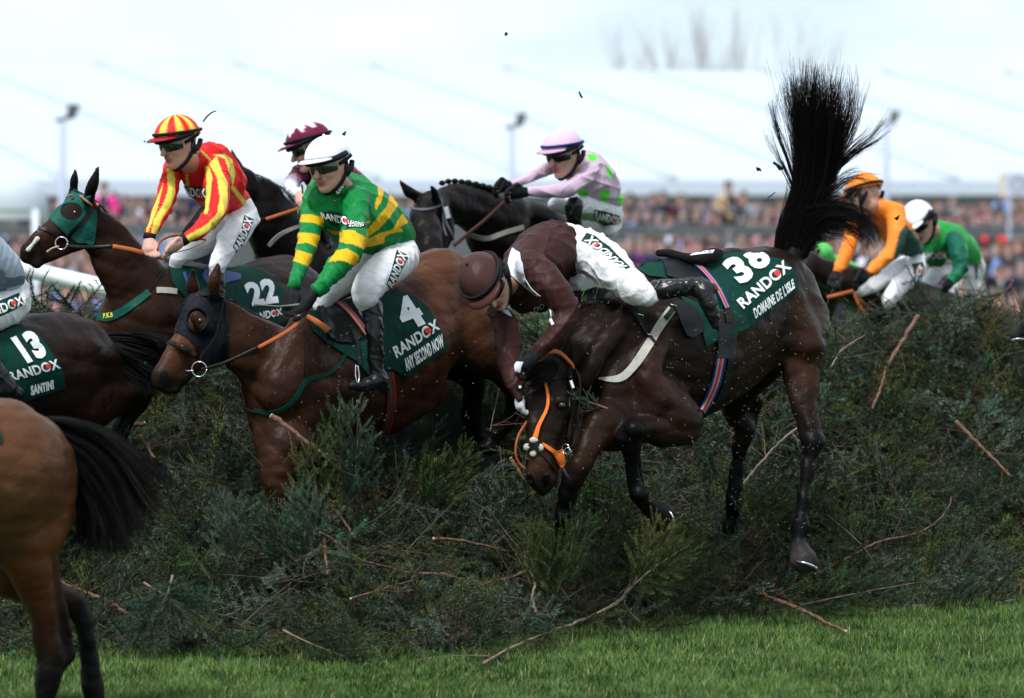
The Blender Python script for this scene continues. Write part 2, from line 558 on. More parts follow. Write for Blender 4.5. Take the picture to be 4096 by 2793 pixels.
# ---- lettering --------------------------------------------------------------------------
_TX = {}
def text_tris(s, bold=0.03, cond=1.0, font='sans'):
    key = (s, bold)
    if key in _TX: return _TX[key]
    cu = bpy.data.curves.new('t', 'FONT'); cu.body = s; cu.size = 1.0; cu.offset = bold; cu.resolution_u = 3; cu.space_character = 1.06
    o = bpy.data.objects.new('t', cu); COL.objects.link(o)
    dg = bpy.context.evaluated_depsgraph_get(); me = bpy.data.meshes.new_from_object(o.evaluated_get(dg))
    bm = bmesh.new(); bm.from_mesh(me); bmesh.ops.triangulate(bm, faces=bm.faces)
    bmesh.ops.remove_doubles(bm, verts=bm.verts, dist=1e-5)
    for _ in range(4):
        es = [e for e in bm.edges if e.calc_length() > 0.16]
        if not es: break
        bmesh.ops.subdivide_edges(bm, edges=es, cuts=1)
        bmesh.ops.triangulate(bm, faces=bm.faces)
    V = np.array([(v.co.x, v.co.y) for v in bm.verts]); F = [tuple(v.index for v in f.verts) for f in bm.faces]
    bm.free(); bpy.data.objects.remove(o); bpy.data.curves.remove(cu); bpy.data.meshes.remove(me)
    V[:, 0] -= V[:, 0].min(); V[:, 0] /= V[:, 0].max(); V[:, 1] -= V[:, 1].min(); V[:, 1] /= V[:, 1].max()
    _TX[key] = (V, F)
    return V, F
def lettering(name, s, fr, quad, target, off, material, parent, bold=0.03, clip=None, flip=False):
    """text filling the quad (bottom-left, bottom-right, top-right, top-left) in frame px, laid on the target"""
    V, F = text_tris(s, bold)
    q = np.array([fr.px(*p) for p in quad])
    u, v = V[:, 0:1], V[:, 1:2]
    P = (1 - u) * (1 - v) * q[0] + u * (1 - v) * q[1] + u * v * q[2] + (1 - u) * v * q[3]
    if clip is not None:
        F = [f for f in F if all(clip(*P[i]) for i in f)]
        used = sorted({i for f in F for i in f}); mp = {a: b for b, a in enumerate(used)}
        F = [tuple(mp[i] for i in f) for f in F]; P = P[used]
    if len(F) == 0: return None
    W = target.many([tuple(p) for p in P], off)
    # face the reader
    return mkmesh(name, W, F, material, parent, smooth=False)
# ---------------------------------------------------------------- ground
def xw(px, D): return (px - CX) / FPX * D
def foot(x):                     # distance of the fence foot along the line of the fence
    x = np.asarray(x, float)
    return 20.25 + np.maximum(0, x + 0.75) * 0.86 + 0.12 * np.sin(x * 2.3)
def gz(x, y):
    y = np.asarray(y, float)
    t = np.clip((y - 30) / 30, 0, 1); z = -0.95 * t * t * (3 - 2 * t)
    t2 = np.clip((y - 84) / 16, 0, 1); z = z + 0.75 * t2 * t2 * (3 - 2 * t2)
    t3 = np.clip((18.3 - y) / 3, 0, 1); z = z - 0.55 * t3
    return z + 0 * np.asarray(x, float)
m_turf = mat('turf', (0.035, 0.075, 0.018), 0.9, noise=0.35, nscale=4, bump=0.5, bscale=40)
gx = np.concatenate([np.linspace(-400, -12, 12), np.linspace(-10, 10, 41), np.linspace(12, 400, 12)])
gy = np.concatenate([np.linspace(-60, 12, 8), np.linspace(13, 34, 50), np.linspace(36, 130, 50), [200, 400, 900, 1800]])
GX, GY = np.meshgrid(gx, gy, indexing='ij')
Vg = np.stack([GX, GY, gz(GX, GY)], -1).reshape(-1, 3)
ny = len(gy)
ii, jj = np.meshgrid(np.arange(len(gx) - 1), np.arange(ny - 1), indexing='ij')
a_ = (ii * ny + jj).ravel()
Fg = np.stack([a_, a_ + ny, a_ + ny + 1, a_ + 1], 1)
g = mkmesh('ground', Vg, Fg, m_turf, origin=(0, 0, 0)); g['kind'] = 'structure'

# ---- grass blades -------------------------------------------------------------------------
def make_grass():
    rng = np.random.default_rng(3)
    N = 400000
    D = rng.uniform(18.2, 24.2, N); x = rng.uniform(-0.135, 0.135, N) * D
    ff = foot(x)
    keep = D < ff + 0.5
    D, x = D[keep], x[keep]
    # tufts: height and tone vary in patches
    def fbm(x, y, s, seed):
        r = np.random.default_rng(seed); v = 0
        for o in range(4):
            a = r.uniform(0, 6.28, 3); k = s * 1.9 ** o
            v = v + np.sin(x * k * math.cos(a[0]) + y * k * math.sin(a[0]) + a[1]) * np.sin(x * k * math.sin(a[0] + 1) - y * k * math.cos(a[0] + 1) + a[2]) / 1.5 ** o
        return v
    t1 = fbm(x, D, 3.1, 5); t2 = fbm(x, D, 11.0, 9)
    n = len(D)
    h = (0.046 + 0.014 * t1 + 0.014 * t2 + 0.012 * fbm(x, D, 30.0, 15) + rng.normal(0, 0.010, n)).clip(0.014, 0.11)
    long_ = np.exp(-((foot(x) - D) / 0.22) ** 2); h *= 1 + 0.45 * long_
    ang = rng.uniform(0, 2 * math.pi, n); lean = rng.normal(0.45, 0.25, n)
    dx, dy = np.cos(ang), np.sin(ang)
    wdt = rng.uniform(0.0011, 0.0026, n)
    z0 = gz(x, D) - 0.004
    sx, sy = -dy * wdt, dx * wdt
    # turn widths so that most blades show their width
    P = np.stack([x, D, z0], 1)
    S = np.stack([sx, sy, 0 * sx], 1)
    m = P + np.stack([dx * h * lean * 0.3, dy * h * lean * 0.3, h * 0.55], 1)
    t = P + np.stack([dx * h * lean, dy * h * lean, h * (1 - 0.22 * lean ** 2)], 1)
    V = np.stack([P - S, P + S, m + S * 0.8, m - S * 0.8, t], 1).reshape(-1, 3)
    b = np.arange(n) * 5
    F = np.concatenate([np.stack([b, b + 1, b + 2], 1), np.stack([b, b + 2, b + 3], 1), np.stack([b + 3, b + 2, b + 4], 1)])
    t3_ = fbm(x, D * 0.6, 34.0, 14)
    tone = (0.46 + 0.20 * t1 + 0.18 * t2 + 0.16 * t3_ + rng.normal(0, 0.22, n)).clip(0, 1)[:, None]
    c0 = np.array([0.026, 0.064, 0.010]); c1 = np.array([0.122, 0.205, 0.047])
    c = c0 + (c1 - c0) * tone
    dry = rng.random(n) < 0.05
    c[dry] = np.array([0.34, 0.32, 0.15])
    blue = rng.random(n) < 0.15
    c[blue] = c[blue] * np.array([0.8, 0.95, 1.5])
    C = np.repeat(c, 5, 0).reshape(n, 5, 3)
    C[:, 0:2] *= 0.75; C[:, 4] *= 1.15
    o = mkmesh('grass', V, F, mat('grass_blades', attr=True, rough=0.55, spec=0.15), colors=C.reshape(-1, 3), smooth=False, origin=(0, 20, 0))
    tag(o, 'short mown green racecourse turf in front of the fence', 'grass', kind='stuff')
make_grass()

# ---- the spruce fence ---------------------------------------------------------------------
FZ = 1.55
def ridge_off(x): return 3.1 - 0.2 * np.clip(np.asarray(x, float) + 0.5, 0, 4)
def hz(x, D):
    """height of the spruce bank above the turf"""
    x = np.asarray(x, float); D = np.asarray(D, float)
    u = (D - foot(x)) / ridge_off(x)
    up = np.clip(u, 0, 1) ** 1.38
    bump = 0.09 * np.sin(x * 3.1 + D * 1.7) + 0.06 * np.sin(x * 7.3 - D * 4.1) + 0.035 * np.sin(x * 15.1 + D * 9.3)
    z = FZ * up + bump * np.clip(u * 4, 0, 1)
    back = np.clip((u - 1.25) / 0.12, 0, 1)
    return np.where(u > 0, z * (1 - back), 0)
fence = None
def make_fence():
    global fence
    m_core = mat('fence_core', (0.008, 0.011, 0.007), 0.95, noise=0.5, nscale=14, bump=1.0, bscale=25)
    xs = np.linspace(-3.6, 5.2, 150); us = np.linspace(0.0, 1.4, 70)
    X, U = np.meshgrid(xs, us, indexing='ij')
    Dg = foot(X) + 0.15 + U * ridge_off(X)
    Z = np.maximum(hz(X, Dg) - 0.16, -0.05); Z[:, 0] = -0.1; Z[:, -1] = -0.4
    V = np.stack([X, Dg, Z], -1).reshape(-1, 3); k = len(us)
    i, j = np.meshgrid(np.arange(len(xs) - 1), np.arange(k - 1), indexing='ij'); a = (i * k + j).ravel()
    F = np.stack([a, a + k, a + k + 1, a + 1], 1)
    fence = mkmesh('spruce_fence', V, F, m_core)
    tag(fence, 'wide steeplechase fence banked up with dark green spruce branches', 'fence')
make_fence()

def sprig(rng, L=0.42, nl=9, needle=0.023, step=0.0105, nw=0.0030):
    """one spruce spray in its own plane: returns twig segments and needle triangles (local, x along)"""
    T, tw = [], []
    bend = rng.uniform(-0.25, 0.25); droop = rng.uniform(-0.2, 0.25)
    def mainp(t): return np.array([t * L, bend * L * t * t, -droop * L * t * t])
    axes = [([mainp(0.25 + 0.75 * q) for q in np.linspace(0, 1, 7)], 1.0)]
    wood = [[mainp(q) for q in np.linspace(0, 1, 5)]]
    for i in range(nl):
        t = 0.18 + 0.72 * (i + rng.uniform(-0.3, 0.3)) / nl; t = max(0.05, t)
        side = 1 if i % 2 else -1
        ln = L * (0.50 - 0.38 * t) * rng.uniform(0.7, 1.25); an = side * rng.uniform(0.6, 0.95)
        b = mainp(t); dz = rng.uniform(-0.25, 0.3)
        pts = [b + ln * q * np.array([math.cos(an), math.sin(an), dz - 0.3 * q * q]) for q in np.linspace(0, 1, 4)]
        axes.append((pts, 0.9)); wood.append(pts)
    out = []
    for pts, sc in axes:
        P = np.array(pts); d = np.diff(P, axis=0); sl = np.linalg.norm(d, axis=1); tot = sl.sum()
        m = int(tot / step); s = np.linspace(0, tot, max(m, 2)); cs = np.concatenate([[0], np.cumsum(sl)])
        Q = np.stack([np.interp(s, cs, P[:, a]) for a in range(3)], 1)
        Dn = np.gradient(Q, axis=0); Dn /= np.linalg.norm(Dn, axis=1)[:, None]
        for row in (-1, 1, 0):
            n = len(Q)
            Lat = np.cross(Dn, [0, 0, 1.0]); Lat /= np.maximum(np.linalg.norm(Lat, axis=1), 1e-6)[:, None]
            upv = np.cross(Lat, Dn)
            if row: dirv = Lat * row * rng.uniform(0.75, 1.0, (n, 1)) + Dn * rng.uniform(0.35, 0.8, (n, 1)) + upv * rng.uniform(-0.3, 0.5, (n, 1))
            else: dirv = upv * rng.uniform(0.4, 0.9, (n, 1)) + Dn * 0.8 + Lat * rng.uniform(-0.6, 0.6, (n, 1))
            dirv /= np.linalg.norm(dirv, axis=1)[:, None]
            tip = Q + dirv * needle * sc * rng.uniform(0.75, 1.15, (n, 1))
            sv = np.cross(dirv, rng.normal(0, 1, (n, 3))); sv /= np.maximum(np.linalg.norm(sv, axis=1), 1e-6)[:, None]
            out.append(np.stack([Q - sv * nw / 2, Q + sv * nw / 2, tip], 1))
    N = np.concatenate(out)
    W = []
    for pts in wood:
        P = np.array(pts)
        for a, b in zip(P[:-1], P[1:]):
            w = 0.0024
            for sv in (np.array([0, w, 0]), np.array([0, 0, w])):
                W.append([a - sv, a + sv, b + sv * 0.7]); W.append([a - sv, b + sv * 0.7, b - sv * 0.7])
    return N, np.array(W)
def finger(rng, L=0.26, nside=3, needle=0.021, nw=0.0032):
    """a stout shoot with needles all round, like a bottle brush, and a few shorter shoots beside it"""
    out, W = [], []
    ax_ = [(np.zeros(3), np.array([1.0, 0, 0]), L)]
    for i in range(nside):
        a = (1 if i % 2 else -1) * rng.uniform(0.5, 0.85); ax_.append((np.array([L * (0.15 + 0.5 * i / max(nside, 1)), 0, 0]), norm3([math.cos(a), math.sin(a), rng.uniform(-0.2, 0.3)]), L * rng.uniform(0.4, 0.65)))
    for b, d, ln in ax_:
        m = int(ln / 0.0075); t = np.linspace(0.02, 1, m); Q = b + d * (t * ln)[:, None]; Q[:, 2] += 0.02 * t * t
        s1 = norm3(np.cross(d, [0.1, 0, 1])); s2 = np.cross(d, s1)
        for row in range(6):
            an = row * math.pi / 3 + rng.normal(0, 0.25, m); lat = np.cos(an)[:, None] * s1 + np.sin(an)[:, None] * s2
            dv = lat * 0.8 + d * rng.uniform(0.45, 0.9, (m, 1)); dv /= np.linalg.norm(dv, axis=1)[:, None]
            tip = Q + dv * needle * rng.uniform(0.8, 1.1, (m, 1)) * (1 - 0.35 * (t[:, None] > 0.9)); sv = np.cross(dv, rng.normal(0, 1, (m, 3))); sv /= np.linalg.norm(sv, axis=1)[:, None]
            out.append(np.stack([Q - sv * nw / 2, Q + sv * nw / 2, tip], 1))
        for sv in (s1 * 0.0022, s2 * 0.0022):
            a, e = Q[0], Q[-1]; W.append([a - sv, a + sv, e + sv * 0.5]); W.append([a - sv, e + sv * 0.5, e - sv * 0.5])
    return np.concatenate(out), np.array(W)
def norm3(v): v = np.array(v, float); return v / np.linalg.norm(v)
SPRIGS = [sprig(np.random.default_rng(i), L=0.34 + 0.03 * (i % 5), nl=7 + i % 5) if i % 5 < 3 else finger(np.random.default_rng(i), 0.24 + 0.02 * (i % 4), 2 + i % 3) for i in range(10)]
GREENS = np.array([[0.021, 0.046, 0.016], [0.015, 0.038, 0.021], [0.030, 0.050, 0.016], [0.040, 0.058, 0.020], [0.020, 0.045, 0.036],
                   [0.056, 0.090, 0.074], [0.010, 0.026, 0.012], [0.066, 0.074, 0.026], [0.018, 0.054, 0.030]])
GREENS = GREENS * np.array([1.50, 1.42, 1.25])
BARKC = np.array([0.055, 0.036, 0.026])
def place_sprigs(pos, heading, pitch, roll, scale, cols, rng, SPRIGS=SPRIGS):
    """numpy batch: every spray turned and placed; returns V, F, C"""
    Vs, Cs = [], []
    for k in range(len(SPRIGS)):
        m = np.arange(len(pos)) % len(SPRIGS) == k
        if not m.any(): continue
        N, W = SPRIGS[k]; T = np.concatenate([N, W]).reshape(-1, 3)
        ch, sh = np.cos(heading[m]), np.sin(heading[m]); cp, sp = np.cos(pitch[m]), np.sin(pitch[m]); cr, sr = np.cos(roll[m]), np.sin(roll[m])
        X = T[None, :, 0] * scale[m, None]; Y0 = T[None, :, 1] * scale[m, None]; Z0 = T[None, :, 2] * scale[m, None]
        Y = Y0 * cr[:, None] - Z0 * sr[:, None]; Z = Y0 * sr[:, None] + Z0 * cr[:, None]
        X2 = X * cp[:, None] - Z * sp[:, None]; Z2 = X * sp[:, None] + Z * cp[:, None]
        X3 = X2 * ch[:, None] - Y * sh[:, None]; Y3 = X2 * sh[:, None] + Y * ch[:, None]
        Vs.append((np.stack([X3, Y3, Z2], -1) + pos[m][:, None, :]).reshape(-1, 3))
        c = np.repeat(cols[m][:, None, :], len(T), 1) * rng.uniform(0.75, 1.3, (m.sum(), len(T) // 3, 1)).repeat(3, 1)
        nn = len(N) * 3
        tipc = np.ones((1, len(T), 1)); tipc[0, 2:nn:3] = 1.35
        c = c * tipc
        c[:, nn:] = BARKC
        Cs.append(c.reshape(-1, 3))
    V = np.concatenate(Vs); C = np.concatenate(Cs); F = np.arange(len(V)).reshape(-1, 3)
    return V, F, C
m_spruce = mat('spruce_needles', attr=True, rough=0.55, spec=0.2)
SKY_X = [-400, 0, 230, 400, 430, 640, 690, 960, 1010, 1700, 1720, 2150, 2350, 3230, 3500, 3600, 3750, 3850, 3960, 4096, 4500]
SKY_Y = [1200, 1200, 1195, 1225, 1560, 1560, 1400, 1400, 1560, 1560, 1300, 1225, 1200, 1250, 1265, 1240, 1190, 1150, 1170, 1320, 1330]
def below_skyline(pos, margin):
    """the horses have swept the top of the bank: sprays only stand below this line of the fence top"""
    X, Y = toXZ(pos)
    ok = Y > np.interp(X, SKY_X, SKY_Y) + margin
    front = (X > 900) & (X < 1720) & (pos[:, 1] < 22.9)
    ok &= ~(front & (Y < np.interp(X, [900, 1000, 1100, 1400, 1600, 1720], [1650, 1900, 1960, 1900, 1800, 1720])))
    leg = (X > 1720) & (X < 2130) & (pos[:, 1] < 23.15); ok &= ~(leg & (Y < np.interp(X, [1720, 1840, 2130], [1800, 1930, 1860])))
    chin = (X > 420) & (X <= 900) & (pos[:, 1] < 21.5); ok &= ~(chin & (Y < 1640))
    return ok
def make_spruce():
    rng = np.random.default_rng(11)
    N = 7000
    x = rng.uniform(-3.4, 4.6, N); u = rng.beta(1.0, 1.15, N) * 1.12
    D = foot(x) - 0.05 + u * ridge_off(x)
    vis = np.abs(x) < 0.128 * D + 0.35
    x, D, u = x[vis], D[vis], u[vis]; n = len(x)
    z = gz(x, D) + hz(x, D) + rng.uniform(-0.16, 0.10, n)
    z = np.maximum(z, gz(x, D) + 0.02)
    pos = np.stack([x, D, z], 1)
    ks = below_skyline(pos, 35); pos, x, D, u, z = pos[ks], x[ks], D[ks], u[ks], z[ks]; n = len(x)
    heading = rng.normal(-math.pi / 2, 1.2, n)             # mostly pointing out of the bank
    pitch = rng.normal(-0.10, 0.5, n)
    top = u > 0.95; heading[top] = rng.uniform(0, 6.28, top.sum()); pitch[top] = rng.normal(0.05, 0.3, top.sum())
    roll = rng.uniform(-3.14, 3.14, n) * 0.6; sc = rng.uniform(0.7, 1.5, n)
    # clumps of tone: bluish, olive and deep green patches
    ph = np.sin(x * 2.1 + D * 1.3) + np.sin(x * 5.3 - D * 3.3 + 1) + rng.normal(0, 0.8, n)
    ci = np.clip(((ph + 2.6) / 5.2 * len(GREENS)).astype(int), 0, len(GREENS) - 1)
    cols = GREENS[ci] * rng.uniform(0.45, 1.6, (n, 1))
    brown = rng.random(n) < 0.03; cols[brown] = [0.07, 0.045, 0.024]
    V, F, C = place_sprigs(pos, heading, pitch, roll, sc, cols, rng)
    o = mkmesh('spruce_foliage', V, F, m_spruce, fence, colors=C, smooth=False); o['kind'] = 'stuff'
    # bare twigs among the needles
    parts = []
    for i in range(1500):
        x0 = rng.uniform(-3.0, 4.2); u0 = rng.uniform(0, 1.1); D0 = float(foot(x0) + u0 * ridge_off(x0))
        if abs(x0) > 0.128 * D0 + 0.2: continue
        p = np.array([x0, D0 - 0.03, float(gz(x0, D0) + hz(x0, D0)) + rng.uniform(-0.02, 0.14)])
        if not below_skyline(p[None], 25)[0]: continue
        L = rng.uniform(0.12, 0.5); a = rng.uniform(0, 6.28); el = rng.normal(0.1, 0.5)
        d = np.array([math.cos(a) * math.cos(el), 0.45 * math.sin(a) * math.cos(el) - 0.1, math.sin(el)]); w = rng.normal(0, 0.16, 3)
        P = [p + d * L * t + w * L * t * t for t in np.linspace(0, 1, 6)]
        r = rng.uniform(0.0012, 0.004)
        parts.append(tubegeo(P, np.linspace(r, r * 0.4, 6), 4))
    V, F = join_geo(parts)
    o = mkmesh('twigs', V, F, mat('twig_bark', (0.10, 0.082, 0.066), 0.85, noise=0.4, nscale=3), fence); o['kind'] = 'stuff'
make_spruce()

# ---------------------------------------------------------------- marquee
def make_marquee():
    D0, D1 = 96.0, 108.0                 # distance of the eave at the left and right of the picture
    e0 = FU.p(-500, 722, D0); e1 = FU.p(4700, 722, D1)
    eh = (e0[2] + e1[2]) / 2
    e0[2] = e1[2] = eh
    ax = (e1 - e0) / np.linalg.norm(e1 - e0)
    back = np.array([-7.6, 11.0, 0.0])
    rise = FU.p(300, 243, D0 + 12.0)[2] - eh
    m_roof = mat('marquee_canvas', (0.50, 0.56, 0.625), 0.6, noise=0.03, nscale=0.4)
    m_rib = mat('marquee_seam_shade', (0.465, 0.525, 0.60), 0.6)  # seam ribs darker than the canvas, painting in the shading of the valleys
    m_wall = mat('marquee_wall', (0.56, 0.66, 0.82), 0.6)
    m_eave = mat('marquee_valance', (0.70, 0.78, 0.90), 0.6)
    Lt = np.linalg.norm(e1 - e0); ext = 14.0 + 0.55
    bay = 3.78
    nb = int((Lt + 2 * ext) / bay)
    root = empty('marquee', e0 + ax * Lt / 2)
    tag(root, 'long white canvas marquee roof spanning the whole background behind the crowd', 'marquee')
    def prof(t): return math.sin(t * math.pi / 2 * 0.94) / math.sin(math.pi / 2 * 0.94) * 0.30 + 0.70 * t
    ns, nsub = 12, 6
    V = []; nu = nb * nsub + 1
    for i in range(nu):
        s = -ext + (nb * bay) * i / (nu - 1); fr_ = (i % nsub) / nsub
        sag = -0.10 * math.sin(math.pi * fr_)
        for j in range(ns + 1):
            t = j / ns
            V.append(e0 + ax * s + back * t + np.array([0, 0, rise * prof(t) + sag * math.sin(math.pi * min(1, t + 0.08))]))
        for j in range(1, ns + 1):
            t = 1 - j / ns
            V.append(e0 + ax * s + back * (2 - t) + np.array([0, 0, rise * prof(t)]))
    k = 2 * ns + 1
    F = [(i * k + j, (i + 1) * k + j, (i + 1) * k + j + 1, i * k + j + 1) for i in range(nu - 1) for j in range(k - 1)]
    mkmesh('roof', V, F, m_roof, root)
    for i in range(nb + 1):
        s = -ext + bay * i
        P = [e0 + ax * s + back * t + np.array([0, 0, rise * prof(t) + 0.012]) for t in np.linspace(0, 1, 14)]
        V2, F2 = tubegeo(P, 0.12, 6)
        V2[:, 2] = V2[:, 2] * 1.0
        mkmesh('roof_seam', V2, F2, m_rib, root)
    # valance and side wall under the eave
    def slab(nm, z0, z1, off, mm):
        a, b = e0 - ax * ext, e0 + ax * (nb * bay - ext); n = np.array([-ax[1], ax[0], 0]) * -off
        V = [a + n + [0, 0, z0], b + n + [0, 0, z0], b + n + [0, 0, z1], a + n + [0, 0, z1]]
        n2 = np.array([-ax[1], ax[0], 0]) * 0.05
        V += [v + n2 for v in V]
        mkmesh(nm, V, [(0, 1, 2, 3), (4, 7, 6, 5), (0, 4, 5, 1), (2, 6, 7, 3), (1, 5, 6, 2), (0, 3, 7, 4)], mm, root, smooth=False)
    slab('valance', -0.36, 0.0, 0.02, m_eave)
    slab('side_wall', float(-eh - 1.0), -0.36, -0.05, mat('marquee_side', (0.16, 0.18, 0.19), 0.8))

make_marquee()

def make_small_tent():
    D = 62.0
    root = empty('small_tent', FU.p(20, 850, D))
    tag(root, 'small white domed tent at the left edge in front of the marquee', 'tent')
    R = FU.m(150, D); c = FU.p(-15, 842, D); H = c[2] - FU.p(0, 705, D)[2]
    V, F = [], []; nr, ns = 10, 32
    for i in range(nr + 1):
        a = math.pi / 2 * i / nr
        for j in range(ns):
            b = 2 * math.pi * j / ns
            V.append([c[0] + R * math.cos(a) ** 0.7 * math.cos(b), c[1] + 2 + R * math.cos(a) ** 0.7 * math.sin(b), c[2] - H * math.sin(a)])
    F = [(i * ns + j, i * ns + (j + 1) % ns, (i + 1) * ns + (j + 1) % ns, (i + 1) * ns + j) for i in range(nr) for j in range(ns)]
    mkmesh('canopy', V, F, MATS['marquee_canvas'], root)
    V = [];
    for z in (0.0, -0.14, -float(c[2]) - 1.2):
        for j in range(ns):
            b = 2 * math.pi * j / ns; V.append([c[0] + (R - (0.03 if z < -1 else -0.01)) * math.cos(b), c[1] + 2 + (R - 0.02) * math.sin(b), c[2] + z])
    F = [(i * ns + j, i * ns + (j + 1) % ns, (i + 1) * ns + (j + 1) % ns, (i + 1) * ns + j) for i in range(1) for j in range(ns)]
    mkmesh('valance', V[:2 * ns], F, mat('tent_valance', (0.5, 0.55, 0.55), 0.7), root)
    for b in (0.6, 2.5, 3.9, 5.5):
        p = np.array([c[0] + R * math.cos(b), c[1] + 2 + R * math.sin(b), c[2]])
        V2, F2 = tubegeo([p, p + [0, 0, -c[2] - 1.2]], 0.05, 8); mkmesh('pole', V2, F2, MATS['marquee_valance'], root)
make_small_tent()

# ---- floodlights --------------------------------------------------------------------------
def floodlight(px, py, D, label):
    top = FU.p(px, py, D); base = np.array([top[0], top[1], float(gz(0, D))])
    root = empty('floodlight', base); tag(root, label, 'floodlight', 'floodlights on white poles')
    V, F = tubegeo([base, top + [0, 0, -0.05]], [0.085, 0.065], 10); mkmesh('pole', V, F, mat('white_pole', (0.45, 0.50, 0.64), 0.4), root)
    V, F = tubegeo([top + [-0.12, 0, -0.03], top + [0.12, 0, 0.02]], 0.04, 8); mkmesh('bracket', V, F, mat('grey_metal', (0.2, 0.22, 0.25), 0.4, metal=0.4), root)
    c = top + [0.17, 0, 0.12]
    B = []
    for dx in (-0.10, 0.10):
        for dy in (-0.08, 0.08):
            for dz in (-0.125, 0.125):
                B.append([c[0] + dx * (0.7 if dz < 0 else 1) + dz * 0.25, c[1] + dy, c[2] + dz])
    F = [(0, 1, 3, 2), (4, 6, 7, 5), (0, 4, 5, 1), (2, 3, 7, 6), (0, 2, 6, 4), (1, 5, 7, 3)]
    o = mkmesh('lamp_head', B, F, mat('lamp_case', (0.07, 0.08, 0.07), 0.5), root, smooth=False)
    L = np.array([B[0], B[1], B[4], B[5]]) ; f = np.array([[B[0][0], B[0][1] - .012, B[0][2]], [B[4][0], B[4][1] - .012, B[4][2]], [B[5][0], B[5][1] - .012, B[5][2]], [B[1][0], B[1][1] - .012, B[1][2]]])
    cc = f.mean(0); f = cc + (f - cc) * 0.8
    mkmesh('lamp_glass', f, [(0, 1, 2, 3)], mat('lamp_glass', (0.12, 0.13, 0.13), 0.2), root, smooth=False)
floodlight(250, 475, 74, 'floodlight on a white pole at the left above the green-hooded horse')
floodlight(2047, 505, 82, 'floodlight on a white pole between the white and pink helmets')
floodlight(3545, 492, 92, 'floodlight on a white pole right of the upright black tail')

# ---- running rail -------------------------------------------------------------------------
def make_rail():
    a = FU.p(-60, 1040, 30.0); b = FU.p(700, 1215, 27.2)
    root = empty('running_rail', [a[0], a[1], 0]); tag(root, 'white plastic running rail behind the hooded horse', 'rail')
    mw = mat('rail_plastic', (0.80, 0.84, 0.86), 0.35)
    V, F = tubegeo([a, b], FU.m(34, 28.5), 16); mkmesh('top_rail', V, F, mw, root)
    for t in (0.02, 0.97):
        p = a + (b - a) * t; V, F = tubegeo([[p[0], p[1] + .1, 0], [p[0], p[1] + .1, p[2]]], 0.03, 8); mkmesh('post', V, F, mw, root)
make_rail()

# ---- barrier in front of the crowd ---------------------------------------------------------
def make_barriers():
    mg = mat('barrier_steel', (0.16, 0.18, 0.20), 0.45)
    md = mat('barrier_panel', (0.12, 0.13, 0.14), 0.7, noise=0.2, nscale=1)
    for i in range(11):
        D = 82.0; px0 = -300 + i * 460; a = FU.p(px0, 905, D); b = FU.p(px0 + 452, 905, D); h = FU.m(40, D)
        root = empty('crowd_barrier', a); tag(root, 'dark grey crowd barrier panel in the run of barriers dividing the spectators', 'barrier', 'barriers dividing the crowd')
        def box(nm, x0, x1, z0, z1, y0, y1, mm):
            V = [[x, y, z] for x in (x0, x1) for y in (y0, y1) for z in (z0, z1)]
            mkmesh(nm, V, [(0, 1, 3, 2), (4, 6, 7, 5), (0, 4, 5, 1), (2, 3, 7, 6), (0, 2, 6, 4), (1, 5, 7, 3)], mm, root, smooth=False)
        box('panel', a[0] + .05, b[0] - .05, a[2] - h, a[2] - 0.03, D, D + 0.03, md)
        V, F = tubegeo([a, b], 0.022, 8); mkmesh('top_rail', V, F, mg, root)
        box('post', a[0], a[0] + 0.07, float(gz(0, D)) - 0.3, a[2], D - 0.04, D, mg)
        box('post', b[0] - 0.07, b[0], float(gz(0, D)) - 0.3, a[2], D - 0.04, D, mg)
make_barriers()
def make_sign():
    D = 78.0
    root = empty('clock_sign', FU.p(4080, 790, D)); tag(root, 'pale lilac sign board with a round grey clock emblem at the right edge', 'sign')
    def q(nm, x0, y0, x1, y1, dd, mm):
        P = [FU.p(x0, y1, D), FU.p(x1, y1, D), FU.p(x1, y0, D), FU.p(x0, y0, D)]
        V = [p + [0, dd, 0] for p in P] + [p + [0, dd + 0.04, 0] for p in P]
        mkmesh(nm, V, [(0, 1, 2, 3), (7, 6, 5, 4), (0, 4, 5, 1), (1, 5, 6, 2), (2, 6, 7, 3), (3, 7, 4, 0)], mm, root, smooth=False)
    q('board', 4018, 692, 4300, 785, 0, mat('sign_lilac', (0.62, 0.66, 0.86), 0.5)); q('edge_strip', 4000, 692, 4018, 785, -0.003, mat('sign_cream', (0.75, 0.66, 0.45), 0.5))
    for dx in (4030, 4280): q('leg', dx, 785, dx + 14, 960, 0.01, mat('white_pole'))
    c = FU.p(4074, 737, D)
    def ring(nm, r0, r1, dd, mm):
        n = 28; V = [[c[0] + r * math.cos(6.2832 * i / n), D + dd, c[2] + r * math.sin(6.2832 * i / n)] for i in range(n) for r in (r0, r1)]
        mkmesh(nm, V, [(2 * i, (2 * i + 2) % (2 * n), (2 * i + 3) % (2 * n), 2 * i + 1) for i in range(n)], mm, root, smooth=False)
    ring('clock_ring', 0.09, 0.17, -0.006, mat('sign_grey', (0.42, 0.45, 0.52), 0.5))
    V = [[c[0] + dx, D - 0.009, c[2] + dz] for dx, dz in ((-.015, 0), (.015, 0), (.015, .08), (-.015, .08), (0, -.015), (.06, -.015), (.06, .015), (0, .015))]
    mkmesh('clock_hands', V, [(0, 1, 2, 3), (4, 5, 6, 7)], mat('sign_grey'), root, smooth=False)
make_sign()

